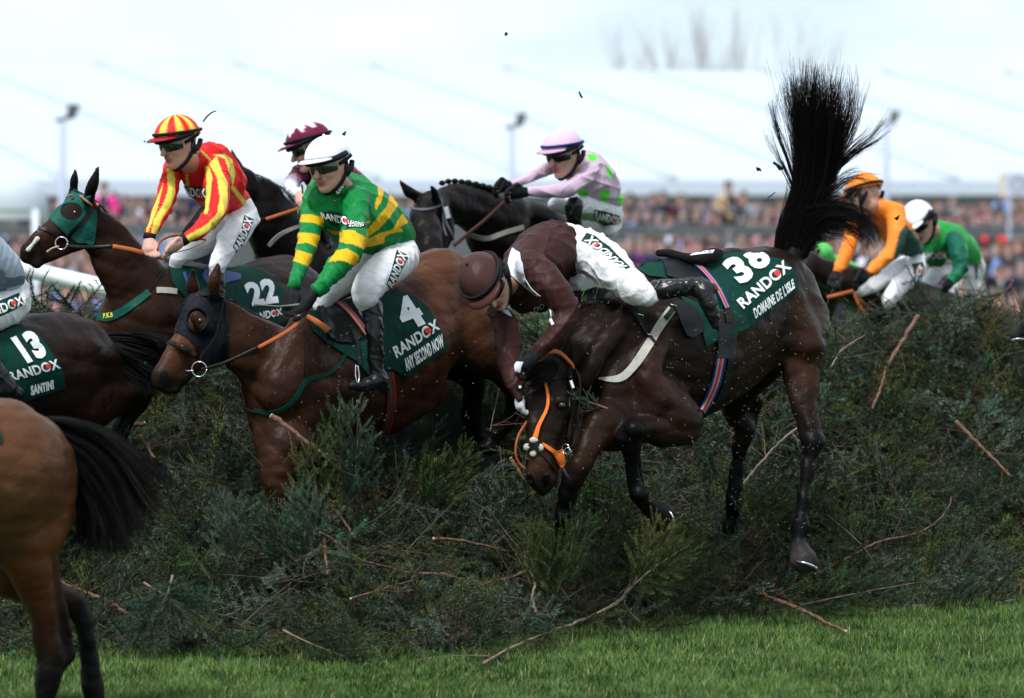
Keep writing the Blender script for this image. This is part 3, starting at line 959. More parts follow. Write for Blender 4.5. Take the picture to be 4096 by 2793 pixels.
# ---- bare trees beyond the marquee ----------------------------------------------------------
def bare_tree(px, ytop, D, spread, label, seed):
    rng = np.random.default_rng(seed); root_p = FU.p(px, 420, D); root_p[2] = -0.3
    top = FU.p(px, ytop, D)[2]; H = top - root_p[2]
    root = empty('bare_tree', root_p); tag(root, label, 'tree', 'bare winter trees beyond the marquee')
    mb = mat('tree_bark', (0.42, 0.39, 0.40), 0.9)
    trunk, twigs = [], []
    def grow(p, d, L, r, lvl):
        n = 5; P = [p]; q = p.copy(); dd = d.copy()
        for i in range(n):
            dd = dd + rng.normal(0, 0.09, 3) + np.array([0, 0, 0.05]); dd /= np.linalg.norm(dd); q = q + dd * L / n; P.append(q.copy())
        (trunk if lvl < 2 else twigs).append(tubegeo(P, np.linspace(r, r * 0.55, n + 1), 5 if lvl < 2 else 3))
        if lvl < 4:
            for j in range(3):
                b = P[rng.integers(2, n + 1)]; s = rng.normal(0, 1, 3); s[2] = 0; s /= np.linalg.norm(s); s[0] *= spread
                d2 = dd * 0.9 + s * 0.28 + np.array([0, 0, 0.35]); d2 /= np.linalg.norm(d2)
                grow(b, d2, L * rng.uniform(0.5, 0.75), r * 0.5, lvl + 1)
    for j in range(3): grow(root_p + rng.normal(0, 0.15, 3) * [1, 1, 0], np.array([rng.normal(0, 0.12) * spread, 0, 1.0]), H * 0.42, 0.08, 0)
    V, F = join_geo(trunk); s = H / (V[:, 2].max() - root_p[2] + 0.001)
    V2, F2 = join_geo(twigs); s = H / (V2[:, 2].max() - root_p[2])
    V = root_p + (V - root_p) * [1, 1, s]; V2 = root_p + (V2 - root_p) * [1, 1, s]
    mkmesh('trunk', V, F, mb, root); mkmesh('crown', V2, F2, mb, root)
for i, (px, yt, D, sp, lb) in enumerate([
        (2560, 50, 150, 0.5, 'faint bare tree over the marquee, leftmost of the bare trees'),
        (2840, 0, 150, 0.5, 'bare tree second from the left above the marquee ridge'),
        (2935, -50, 146, 0.6, 'tallest and darkest bare tree in the middle of the clump above the marquee'),
        (3040, 20, 148, 0.6, 'bare tree with upright twigs left of the raised black tail'),
        (3150, 0, 150, 0.7, 'bare tree leaning right directly beside the tip of the raised black tail')]):
    bare_tree(px, yt, D, sp, lb, 40 + i)

# ---- spectators -----------------------------------------------------------------------------
SK, HR = np.array([0.50, 0.31, 0.275]), np.array([0.10, 0.06, 0.04])
def spectator_mesh(k):
    rng = np.random.default_rng(90 + k); S = Sdf()
    J = np.array([0, 0, 0.0]); hair = [(0.09, 0.055, 0.03), (0.03, 0.02, 0.015), (0.12, 0.075, 0.045), (0.16, 0.15, 0.15)][k % 4]
    lean = rng.uniform(-0.05, 0.05)
    S.w3([((lean, 0, 1.60), 0.085, SK), ((lean, -0.015, 1.52), 0.065, SK)], k=0.03)
    S.w3([((lean, 0.02, 1.665), 0.092, hair), ((lean, 0.05, 1.60), 0.080, hair)], k=0.01)
    if k % 3 == 0: S.w3([((lean - 0.06, 0.04, 1.6), 0.05, hair), ((lean - 0.07, 0.05, 1.42), 0.04, hair)], k=0.02); S.w3([((lean + 0.06, 0.04, 1.6), 0.05, hair), ((lean + 0.07, 0.05, 1.42), 0.04, hair)], k=0.02)
    S.w3([((lean, 0.01, 1.50), 0.055, SK), ((0, 0.01, 1.40), 0.06, SK)], k=0.02)
    JC = (0, 0, 0)
    S.w3([((-0.15, 0.02, 1.36), 0.085, JC), ((0.15, 0.02, 1.36), 0.085, JC)], k=0.05)
    S.w3([((0, 0.02, 1.32), 0.15, JC), ((0, 0.02, 0.95), 0.145, JC)], k=0.05, w=1.2)
    S.w3([((0, -0.07, 1.36), 0.055, (0.7, 0.74, 0.85)), ((0, -0.115, 1.1), 0.05, (0.7, 0.74, 0.85))], k=0.01)
    for sx in (-1, 1):
        up = k % 4 == 2 and sx == 1
        el = (sx * 0.27, 0.0, 1.12); wr = (sx * 0.2, -0.2, 1.15) if not up else (sx * 0.17, -0.2, 1.5)
        S.w3([((sx * 0.21, 0.02, 1.36), 0.058, JC), (el, 0.048, JC), (wr, 0.038, JC)], k=0.03)
        S.w3([(wr, 0.036, SK), ((wr[0] - sx * 0.02, wr[1] - 0.07, wr[2] + 0.03), 0.035, SK)], k=0.01)
        S.w3([((sx * 0.09, 0.02, 0.95), 0.095, (0.04, 0.045, 0.06)), ((sx * 0.1, 0.0, 0.5), 0.065, (0.04, 0.045, 0.06)), ((sx * 0.1, 0.02, 0.08), 0.05, (0.03, 0.03, 0.03))], k=0.03)
        S.w3([((sx * 0.1, 0.02, 0.05), 0.045, (0.02, 0.02, 0.02)), ((sx * 0.11, -0.13, 0.035), 0.035, (0.02, 0.02, 0.02))], k=0.02)
    V, Q = S.build(0.028)
    C = np.zeros((len(V), 4)); C[:, :3] = S.colors(soft=0.01)
    # alpha marks where the coat colour of each person goes
    dj = C[:, :3].sum(1) < 0.012; C[dj, 3] = 1.0
    me = bpy.data.meshes.new('spectator')
    me.from_pydata(V.tolist(), [], Q.tolist()); me.update()
    at = me.color_attributes.new('col', 'FLOAT_COLOR', 'POINT'); at.data.foreach_set('color', C.astype(np.float32).ravel())
    me.polygons.foreach_set('use_smooth', np.ones(len(me.polygons), dtype=bool))
    me.materials.append(mat('spectator_cloth', objcol=True, rough=0.8))
    return me
SPM = [spectator_mesh(k) for k in range(8)]
COATS = [('navy', (0.02, 0.025, 0.06)), ('black', (0.015, 0.015, 0.018)), ('pink', (0.55, 0.22, 0.30)), ('light blue', (0.22, 0.34, 0.70)),
         ('grey', (0.18, 0.19, 0.21)), ('tan', (0.38, 0.24, 0.15)), ('maroon', (0.09, 0.015, 0.03)), ('white', (0.7, 0.72, 0.8)),
         ('dusty rose', (0.34, 0.17, 0.17)), ('charcoal', (0.05, 0.05, 0.06)), ('purple', (0.10, 0.03, 0.12)), ('red', (0.55, 0.04, 0.04))]
CW = np.array([0.20, 0.12, 0.08, 0.16, 0.09, 0.03, 0.06, 0.13, 0.05, 0.04, 0.03, 0.02]); CW /= CW.sum()
def crowd():
    rng = np.random.default_rng(21)
    spans = [(-20, 860), (1100, 1340), (1510, 1700), (2420, 3630), (3680, 4140)]
    tiers = [(788, 99.0, 37, 'in the top row of the crowd under the marquee'), (842, 93.0, 40, 'in the second row of the crowd below the marquee'),
             (905, 84.5, 42, 'standing right behind the dark barriers'),
             (968, 78.0, 40, 'in the first row in front of the dark barriers'), (1035, 73.0, 46, 'in the lowest row of the crowd')]
    n = 0
    def put(px, py, D, coat, where, scale=1.0, lab=None):
        top = FU.p(px, py, D); me = SPM[int(rng.integers(0, 8))]
        o = bpy.data.objects.new('person', me); COL.objects.link(o)
        o.location = (top[0], top[1], top[2] - 1.74 * scale); o.scale = (scale,) * 3
        o.rotation_euler = (0, 0, rng.normal(-0.2, 0.5)); o.color = (*(np.array(coat[1]) * rng.uniform(0.9, 1.6)), 1)
        tag(o, lab or f'person in a {coat[0]} coat {where}', 'person', None if lab else f'{coat[0]} coats {where}')
    for py, D, step, where in tiers:
        for (a, b) in spans:
            if py > 1000 and not (a < 100 or a > 3600): continue
            if py > 900 and 1000 < a < 2000: continue
            x = a + rng.uniform(0, step)
            while x < b:
                if (py > 900 and 640 < x < 900) or (py < 860 and x < 110): x += step; continue
                put(x, py + rng.normal(0, 16), min(D, 95.0 + 12 * (x + 500) / 5200 - (99 - D) * 0.6) + rng.uniform(-0.8, 0.8), COATS[rng.choice(len(COATS), p=CW)], where); n += 1
                x += step * rng.uniform(0.9, 1.4)
    for x in (180, 262, 345): put(x, 1128 + rng.normal(0, 6), 62, COATS[[8, 3, 8][(x // 80) % 3]], 'x', lab={180: 'person in a dusty rose coat low below the white running rail, nearest the left edge', 262: 'person in light blue seen below the white running rail', 345: 'person in dusty rose seen below the running rail beside the bay chest'}[x])
    for x, y, c, lb in ((3905, 1150, 2, 'person in pink low behind the fence top at the right'), (3985, 1165, 8, 'person in dusty rose low behind the fence top at the right'), (4060, 1150, 5, 'person in tan low behind the fence top at the right edge'), (3850, 1130, 0, 'person in navy low behind the fence top at the right')):
        put(x, y, 62, COATS[c], 'x', lab=lb)
    put(415, 728, 88, ('pink', (0.85, 0.05, 0.35)), 'x', lab='spectator in a bright magenta top raised above the crowd behind the hooded horse')
    put(2915, 722, 92, ('tan', (0.42, 0.30, 0.2)), 'x', lab='spectator in tan sitting up above the heads of the crowd in the middle')
    put(2975, 765, 92, ('grey', (0.2, 0.22, 0.25)), 'x', lab='spectator in grey raised next to the person in tan above the crowd')
crowd()
# ================================================================ horses
m_coat = mat('horse_coat', attr=True, rough=0.40, spec=0.09, noise=0.32, nscale=6, bump=0.35, bscale=34, bdist=0.012, detail=6)
m_coat_blk = mat('horse_coat_black', attr=True, rough=0.40, spec=0.07, noise=0.3, nscale=7, bump=0.3, bscale=26, bdist=0.012, detail=6)
m_hair = mat('horse_hair', (0.006, 0.005, 0.006), 0.5, spec=0.08)
m_leather = mat('black_leather', (0.006, 0.006, 0.007), 0.40, spec=0.22, bump=0.15, bscale=60)
m_brown_leather = mat('brown_leather', (0.05, 0.022, 0.014), 0.5)
m_orange = mat('orange_rubber', (0.85, 0.20, 0.035), 0.5)
m_tan = mat('tan_rubber_rein', (0.42, 0.115, 0.04), 0.55)
m_steel = mat('steel', (0.65, 0.66, 0.68), 0.22, metal=1.0)
m_cloth = mat('green_cloth', (0.003, 0.040, 0.029), 0.75, bump=0.5, bscale=14, bdist=0.02)
m_cloth2 = mat('green_cloth_band', (0.002, 0.032, 0.024), 0.75, bump=0.3, bscale=14)
m_white = mat('white_print', (0.80, 0.83, 0.84), 0.6)
m_red = mat('red_print', (0.70, 0.06, 0.05), 0.6)
m_navy = mat('navy_hood', (0.0065, 0.0075, 0.012), 0.6, bump=0.7, bscale=22, bdist=0.015)
m_girth = mat('girth_web', (0.40, 0.39, 0.35), 0.8, noise=0.12, nscale=30)
m_fleece = mat('fleece', (0.62, 0.60, 0.52), 0.95, bump=1.0, bscale=90)
m_dark = mat('dark_opening', (0.006, 0.005, 0.005), 0.6)
m_hoof = mat('hoof', (0.055, 0.05, 0.05), 0.5, noise=0.3, nscale=20)
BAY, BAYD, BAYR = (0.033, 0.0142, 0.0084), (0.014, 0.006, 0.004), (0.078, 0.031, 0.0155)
DK, DKB = (0.0120, 0.0068, 0.0052), (0.0240, 0.0108, 0.0065)
BLK = (0.0036, 0.0033, 0.0036)
MUZ = (0.0075, 0.0062, 0.0065)

def muscle(V, Q, amp):
    """shallow swells and hollows of muscle, rib and vein under the coat"""
    N = np.zeros_like(V); q = V[Q]; n = np.cross(q[:, 2] - q[:, 0], q[:, 3] - q[:, 1])
    for i in range(4): np.add.at(N, Q[:, i], n)
    N /= np.maximum(np.linalg.norm(N, axis=1), 1e-12)[:, None]
    rng = np.random.default_rng(4); d = np.zeros(len(V))
    for o in range(7):
        k = rng.normal(0, 1, 3); k *= (9 + 5 * o) / np.linalg.norm(k); k2 = rng.normal(0, 5, 3)
        ph = V @ k + 1.6 * np.sin(V @ k2 + o)
        d += (np.abs(np.sin(ph)) - 0.6) * (1.0 if o < 3 else 0.45)
    return V + N * d[:, None] * amp

def horse(S, vox, label, loc_fr, material=None, group='racehorses jumping the fence'):
    V, Q = S.build(vox)
    C = S.colors(soft=0.016)
    V = muscle(V, Q, 0.0055)
    o = mkmesh('racehorse', V, Q, material or m_coat, colors=C)
    tag(o, label, 'horse', group)
    return o, Target((V, Q))

def keyhole(outer, c, rx, ry, idx, n=18):
    p = outer[idx]; a0 = math.atan2((p[1] - c[1]) / ry, (p[0] - c[0]) / rx)
    hole = [(c[0] + rx * math.cos(a0 - 2 * math.pi * i / n), c[1] + ry * math.sin(a0 - 2 * math.pi * i / n)) for i in range(n)]
    e = 1.5
    return outer[:idx + 1] + hole + [(hole[0][0] + e, hole[0][1] + e), (p[0] + e, p[1] + e)] + outer[idx + 1:]

def strands(name, guides, n, r, material, parent, fr=FU, spread=10, curl=0.0, seed=1, seg=12, tip=0.35, dspread=0.05, lenvar=0.3, lock=1):
    """hair: strands run between neighbouring guide locks"""
    rng = np.random.default_rng(seed); G = [catmull([fr.p(*q) for q in g], seg) for g in guides]
    Vs, Fs = [], []; off = 0
    mpp = fr.m(1, guides[0][0][2]); per = max(1, lock)
    for i in range(n):
        if i % per == 0: LK = (rng.uniform(0, len(G) - 1), rng.normal(0, 1, 3), rng.normal(0, 1, 3), rng.normal(0, 1, 3), rng.uniform(0, 6.28), rng.uniform(3, 9), rng.random())
        u = LK[0] + rng.normal(0, 0.06); u = min(max(u, 0), len(G) - 1); k = min(int(u), len(G) - 2) if len(G) > 1 else 0; f = u - k
        P = G[k] * (1 - f) + G[min(k + 1, len(G) - 1)] * f
        t = np.linspace(0, 1, seg)[:, None]
        sv = np.array([spread * mpp, dspread, spread * mpp]); e = 0.32 if per > 1 else 1.0
        o1 = (LK[1] + rng.normal(0, e, 3)) * sv; o2 = (LK[2] + rng.normal(0, e, 3)) * sv * 1.6
        w = (LK[3] + rng.normal(0, e, 3)) * curl * mpp; ph = LK[4] + rng.normal(0, 0.3)
        P = P + o1 * (0.35 + 0.65 * t) * 0.6 + o2 * t * t + w * np.sin(t * LK[5] + ph) * t
        L = 1 - lenvar * (0.7 * LK[6] + 0.3 * rng.random()) ** 1.5; m = max(4, int(seg * L)); P = P[:m]
        T = np.gradient(P, axis=0); T /= np.maximum(np.linalg.norm(T, axis=1), 1e-9)[:, None]
        a = np.cross(T, rng.normal(0, 1, 3)); a /= np.maximum(np.linalg.norm(a, axis=1), 1e-9)[:, None]; b = np.cross(T, a)
        R = (r * rng.uniform(0.6, 1.3) * np.linspace(1, tip, m))[:, None]
        ring = np.stack([P + a * R, P - 0.5 * a * R + 0.87 * b * R, P - 0.5 * a * R - 0.87 * b * R], 1).reshape(-1, 3)
        j = np.arange(m - 1)
        F = np.concatenate([np.stack([3 * j + s, 3 * j + (s + 1) % 3, 3 * j + 3 + (s + 1) % 3, 3 * j + 3 + s], 1) for s in range(3)])
        Vs.append(ring); Fs.append(F + off); off += len(ring)
    return mkmesh(name, np.concatenate(Vs), np.concatenate(Fs), material, parent)

def ball(name, c, r, material, parent, sc=(1, 1, 1), seg=14):
    V, F = [], []; nr = seg // 2
    for i in range(nr + 1):
        a = -math.pi / 2 + math.pi * i / nr
        for j in range(seg):
            b = 2 * math.pi * j / seg
            V.append([c[0] + r * sc[0] * math.cos(a) * math.cos(b), c[1] + r * sc[1] * math.cos(a) * math.sin(b), c[2] + r * sc[2] * math.sin(a)])
    F = [(i * seg + j, i * seg + (j + 1) % seg, (i + 1) * seg + (j + 1) % seg, (i + 1) * seg + j) for i in range(nr) for j in range(seg)]
    return mkmesh(name, V, F, material, parent)

def ringgeo(fr, x, y, D, r, t, tilt=(0.15, 1.0, 0.0), n=28):
    c = fr.p(x, y, D); R = fr.m(r, D); nrm = np.array(tilt, float); nrm /= np.linalg.norm(nrm)
    a = np.cross(nrm, [0, 0, 1.0]); a /= np.linalg.norm(a); b = np.cross(nrm, a)
    P = [c + R * (math.cos(2 * math.pi * i / n) * a + math.sin(2 * math.pi * i / n) * b) for i in range(n + 1)]
    return tubegeo(P, fr.m(t, D), 6)
def ring(name, fr, x, y, D, r, t, material, parent, tilt=(0.15, 1.0, 0.0)):
    V, F = ringgeo(fr, x, y, D, r, t, tilt); return mkmesh(name, V, F, material, parent)

def disc(name, fr, x, y, r, target, off, material, parent, ry=None, rot=0.0):
    ry = ry or r
    poly = [(x + r * math.cos(a) * math.cos(rot) - ry * math.sin(a) * math.sin(rot), y + r * math.cos(a) * math.sin(rot) + ry * math.sin(a) * math.cos(rot)) for a in np.linspace(0, 2 * math.pi, 17)[:-1]]
    return drape(name, fr, poly, target, off, material, parent, step=8, th=0.002)
def hitclip(target):
    return lambda X, Y: target.hit(X, Y) is not None
def sponsor(fr, q, target, off, parent, bold=0.035, clip=None):
    """the white sponsor word with the red dot in its O"""
    lettering('lettering', 'RANDOX', fr, q, target, off, m_white, parent, bold, clip)
    V, F = text_tris('RANDOX', bold)
    q = [np.array(p, float) for p in q]
    u, v = 0.775, 0.5
    c = (1 - u) * (1 - v) * q[0] + u * (1 - v) * q[1] + u * v * q[2] + (1 - u) * v * q[3]
    h = (np.linalg.norm(q[3] - q[0]) + np.linalg.norm(q[2] - q[1])) / 2
    if clip is None or clip(*fr.px(*c)): disc('red_dot', fr, c[0], c[1], h * 0.27, target, off + 0.001, m_red, parent)

def horse_one():
    S = Sdf(F2, BAY); sd = (0.35, -0.93, 0)
    # trunk (whole-picture readings)
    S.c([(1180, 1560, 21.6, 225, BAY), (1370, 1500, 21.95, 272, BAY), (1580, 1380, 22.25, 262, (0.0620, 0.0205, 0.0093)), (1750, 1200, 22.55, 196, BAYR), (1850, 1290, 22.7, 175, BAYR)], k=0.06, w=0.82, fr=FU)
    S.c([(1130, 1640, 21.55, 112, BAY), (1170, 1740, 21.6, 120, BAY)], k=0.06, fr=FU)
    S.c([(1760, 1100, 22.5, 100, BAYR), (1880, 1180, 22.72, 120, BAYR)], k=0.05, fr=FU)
    # neck and head
    S.c([(620, 620, 21.35, 160), (760, 740, 21.4, 210), (930, 880, 21.5, 265), (1110, 1010, 21.6, 330)], k=0.06, w=0.55)
    S.c([(820, 1050, 21.45, 60), (880, 1230, 21.5, 90)], k=0.06)
    S.c([(1180, 700, 21.65, 120), (1300, 640, 21.8, 110)], k=0.05)
    S.c([(500, 470, 21.3, 108, BAY), (430, 590, 21.25, 132, BAY), (345, 745, 21.2, 112, (0.080, 0.029, 0.013)), (250, 880, 21.15, 93, (0.058, 0.022, 0.011)), (180, 1000, 21.12, 86, MUZ)], k=0.03, w=0.62, side=sd)
    S.c([(545, 620, 21.3, 108, BAY), (500, 800, 21.25, 84, BAY), (370, 905, 21.2, 72, (0.0300, 0.0110, 0.0070)), (270, 1020, 21.15, 66, MUZ)], k=0.03, w=0.6, side=sd)
    S.c([(205, 1062, 21.13, 52, MUZ), (262, 1062, 21.14, 44, MUZ)], k=0.02, w=0.8, side=sd)
    S.c([(415, 560, 21.14, 42, BAY), (480, 640, 21.14, 34, BAY)], k=0.03)       # brow
    S.c([(300, 760, 21.1, 22, BAY), (400, 830, 21.12, 20, BAY)], k=0.03)       # cheek ridge
    S.c([(395, 400, 21.4, 44, BAY), (385, 320, 21.38, 42, (0.0250, 0.0100, 0.0060)), (392, 235, 21.36, 16, BLK)], k=0.02)
    S.c([(545, 400, 21.22, 44, BAY), (545, 310, 21.2, 46, BAY), (560, 235, 21.2, 26, (0.0200, 0.0075, 0.0050)), (566, 182, 21.2, 7, BLK)], k=0.02)
    S.cut(190, 980, 21.045, 40); S.cut(545, 300, 21.13, 30, k=0.02)
    S.cut(330, 990, 21.06, 13, k=0.01); S.cut(300, 1010, 21.06, 13, k=0.01)
    # fore legs
    S.c([(1150, 1720, 21.5, 140, BAY), (1125, 1850, 21.4, 92, BAY), (1122, 2010, 21.35, 54, BAYD), (1128, 2090, 21.35, 50, BLK), (1135, 2300, 21.4, 27, BLK), (1140, 2360, 21.45, 34, BLK)], k=0.05, fr=FU)
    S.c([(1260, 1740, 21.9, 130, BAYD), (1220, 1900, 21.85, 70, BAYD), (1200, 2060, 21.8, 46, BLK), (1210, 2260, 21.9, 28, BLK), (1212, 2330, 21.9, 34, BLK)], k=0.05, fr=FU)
    # hind legs
    S.c([(1840, 1290, 22.55, 168, BAYR), (1925, 1400, 22.5, 100, BAY), (2005, 1480, 22.5, 58, (0.0150, 0.0065, 0.0045)), (2060, 1570, 22.55, 38, BLK), (2055, 1640, 22.6, 34, BLK), (1990, 1745, 22.6, 26, BLK), (1955, 1790, 22.6, 32, BLK)], k=0.04, fr=FU)
    S.c([(1760, 1370, 22.8, 140, BLK), (1850, 1450, 22.85, 84, BLK), (1893, 1545, 22.9, 46, BLK), (1888, 1690, 22.95, 35, BLK), (1930, 1765, 23.0, 28, BLK), (2010, 1790, 23.0, 28, BLK)], k=0.03, fr=FU)
    # muscle
    S.c([(1230, 1330, 21.5, 90, BAY), (1140, 1560, 21.38, 100, BAY)], k=0.06, fr=FU, w=0.6, side=sd)
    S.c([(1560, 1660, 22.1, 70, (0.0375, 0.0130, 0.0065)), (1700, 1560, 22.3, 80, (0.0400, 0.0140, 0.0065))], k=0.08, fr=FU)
    o, T = horse(S, 0.0095, 'bright bay racehorse with a navy blinkered hood wearing number 4', F2)
    # hood
    outer = [(345, 405), (480, 352), (600, 405), (625, 560), (632, 760), (622, 890), (505, 885), (445, 835), (405, 765), (330, 690), (213, 652), (248, 560), (296, 455)]
    drape('hood', F2, keyhole(outer, (418, 583), 66, 76, 12), T, 0.007, m_navy, o, step=16, th=0.004)
    bl = [F2.p(418 + 78 * math.cos(a), 583 + 88 * math.sin(a), 0) for a in (0,)]
    P = T.many([F2.px(418 + 72 * math.cos(a), 583 + 82 * math.sin(a)) for a in np.linspace(0, 2 * math.pi, 26)], 0.014)
    tube('blinker_cup', P, 0.0065, m_navy, o, 7)
    disc('nostril', F2, 186, 985, 34, T, 0.004, m_dark, o, ry=44, rot=0.2)
    e = T.many([F2.px(440, 590)], 0.0)[0]; ball('eye', e + np.array([0, 0.013, 0]), 0.018, mat('horse_eye', (0.006, 0.004, 0.003), 0.08, spec=0.8), o)
    for q in ([(330, 470), (380, 415), (480, 400), (590, 420), (610, 460)], ):
        strap('browband', F2, q, 22, T, 0.012, m_leather, o)
    strap('cheek_strap', F2, [(600, 440), (575, 580), (545, 700), (450, 830), (430, 880)], 17, T, 0.012, m_leather, o)
    strap('throat_lash', F2, [(618, 470), (630, 650), (625, 800), (628, 960)], 12, T, 0.012, m_leather, o)
    strap('noseband', F2, [(190, 742), (240, 738), (320, 775), (415, 835), (440, 880)], 26, T, 0.010, m_leather, o)
    ring('bit_ring', F2, 435, 928, 21.04, 53, 4.5, m_steel, o)
    ptube('bit', F2, [(335, 940, 21.05), (395, 940, 21.03)], 6, m_steel, o, n=4)
    # rein
    ptube('rein', F2, [(450, 930, 21.05), (620, 880, 21.1), (850, 775, 21.15)], 13, m_leather, o, flat=0.35)
    ptube('rein_grip', F2, [(850, 775, 21.15), (1000, 695, 21.12), (1110, 620, 21.1), (1145, 560, 21.12)], [15, 16, 16, 15], m_tan, o, flat=0.35)
    ptube('rein_loop', F2, [(1195, 555, 21.15), (1270, 600, 21.12), (1345, 658, 21.12)], [18, 22, 24], m_tan, o, flat=0.3)
    # breastplate
    strap('breastplate', F2, [(1480, 790), (1430, 880), (1340, 960), (1190, 1005), (1120, 1120), (1040, 1200), (930, 1238), (822, 1215)], [22, 24, 26, 36, 34, 30, 28, 26], T, 0.010, m_cloth, o)
    strap('breastplate_strap', F2, [(1185, 650), (1190, 800), (1188, 990)], 17, T, 0.010, m_leather, o)
    strap('martingale_strap', F2, [(455, 960), (560, 1080), (700, 1180), (815, 1228)], 9, T, 0.010, m_brown_leather, o)
    # saddle cloth, saddle, girth
    cl = [(1195, 545), (1290, 500), (1420, 450), (1700, 400), (1835, 378), (1950, 420), (2045, 500), (2112, 610), (2178, 765), (2162, 802), (1892, 986), (1790, 930), (1620, 965), (1530, 870), (1440, 815), (1330, 745), (1235, 660)]
    c = drape('saddle_cloth', F2, cl, T, 0.014, m_cloth, o, step=18, th=0.006, fold=0.0015)
    T2 = Target((np.array([v.co for v in c.data.vertices]) + np.array(o['org']), np.array([list(p.vertices)[:3] for p in c.data.polygons])))
    drape('cloth_band', F2, [(1872, 852), (2140, 672), (2176, 770), (2160, 800), (1893, 980)], T, 0.017, m_cloth2, c, step=18, th=0.003)
    lettering('number', '4', F2, [(1893, 668), (2040, 604), (1915, 408), (1772, 458)], T, 0.0215, m_white, c, bold=0.05)
    sponsor(F2, [(1815, 855), (2122, 648), (2090, 575), (1785, 778)], T, 0.0215, c)
    lettering('horse_name', 'ANY SECOND NOW', F2, [(1886, 946), (2150, 770), (2132, 680), (1862, 862)], T, 0.0235, m_white, c, bold=0.042)
    drape('saddle', F2, [(1262, 500), (1320, 470), (1440, 462), (1530, 505), (1585, 590), (1590, 700), (1500, 748), (1400, 745), (1345, 700), (1310, 620), (1285, 560)], T, 0.028, m_leather, o, step=18, th=0.012)
    strap('surcingle', F2, [(1412, 464), (1470, 520), (1540, 600), (1600, 690)], 34, T, 0.042, m_leather, o, colors=[(0.35, 0.04, 0.05), (0.35, 0.04, 0.05), (0.05, 0.08, 0.25), (0.35, 0.28, 0.06), (0.35, 0.04, 0.05)]).data.materials[0] = mat('web_stripes', attr=True, rough=0.8)
    strap('girth', F2, [(1770, 950), (1790, 1100), (1775, 1250), (1745, 1370)], 58, T, 0.012, mat('web_stripes'), o, colors=[(0.30, 0.02, 0.02), (0.30, 0.02, 0.02), (0.02, 0.03, 0.06), (0.12, 0.09, 0.03), (0.03, 0.03, 0.05), (0.28, 0.02, 0.02)])
    strap('stirrup_leather', F2, [(1490, 640), (1535, 760), (1545, 900)], 20, T, 0.045, m_leather, o)
    # mane: short plaits along the crest
    strands('mane', [[(600, 410, 21.4), (625, 440, 21.3)], [(760, 500, 21.5), (800, 545, 21.42)], [(950, 600, 21.62), (990, 650, 21.55)], [(1030, 640, 21.7), (1060, 690, 21.6)]], 260, 0.0035, m_hair, o, F2, spread=9, dspread=0.02, seed=3, seg=5)
    return o, T
H1, T1 = horse_one()

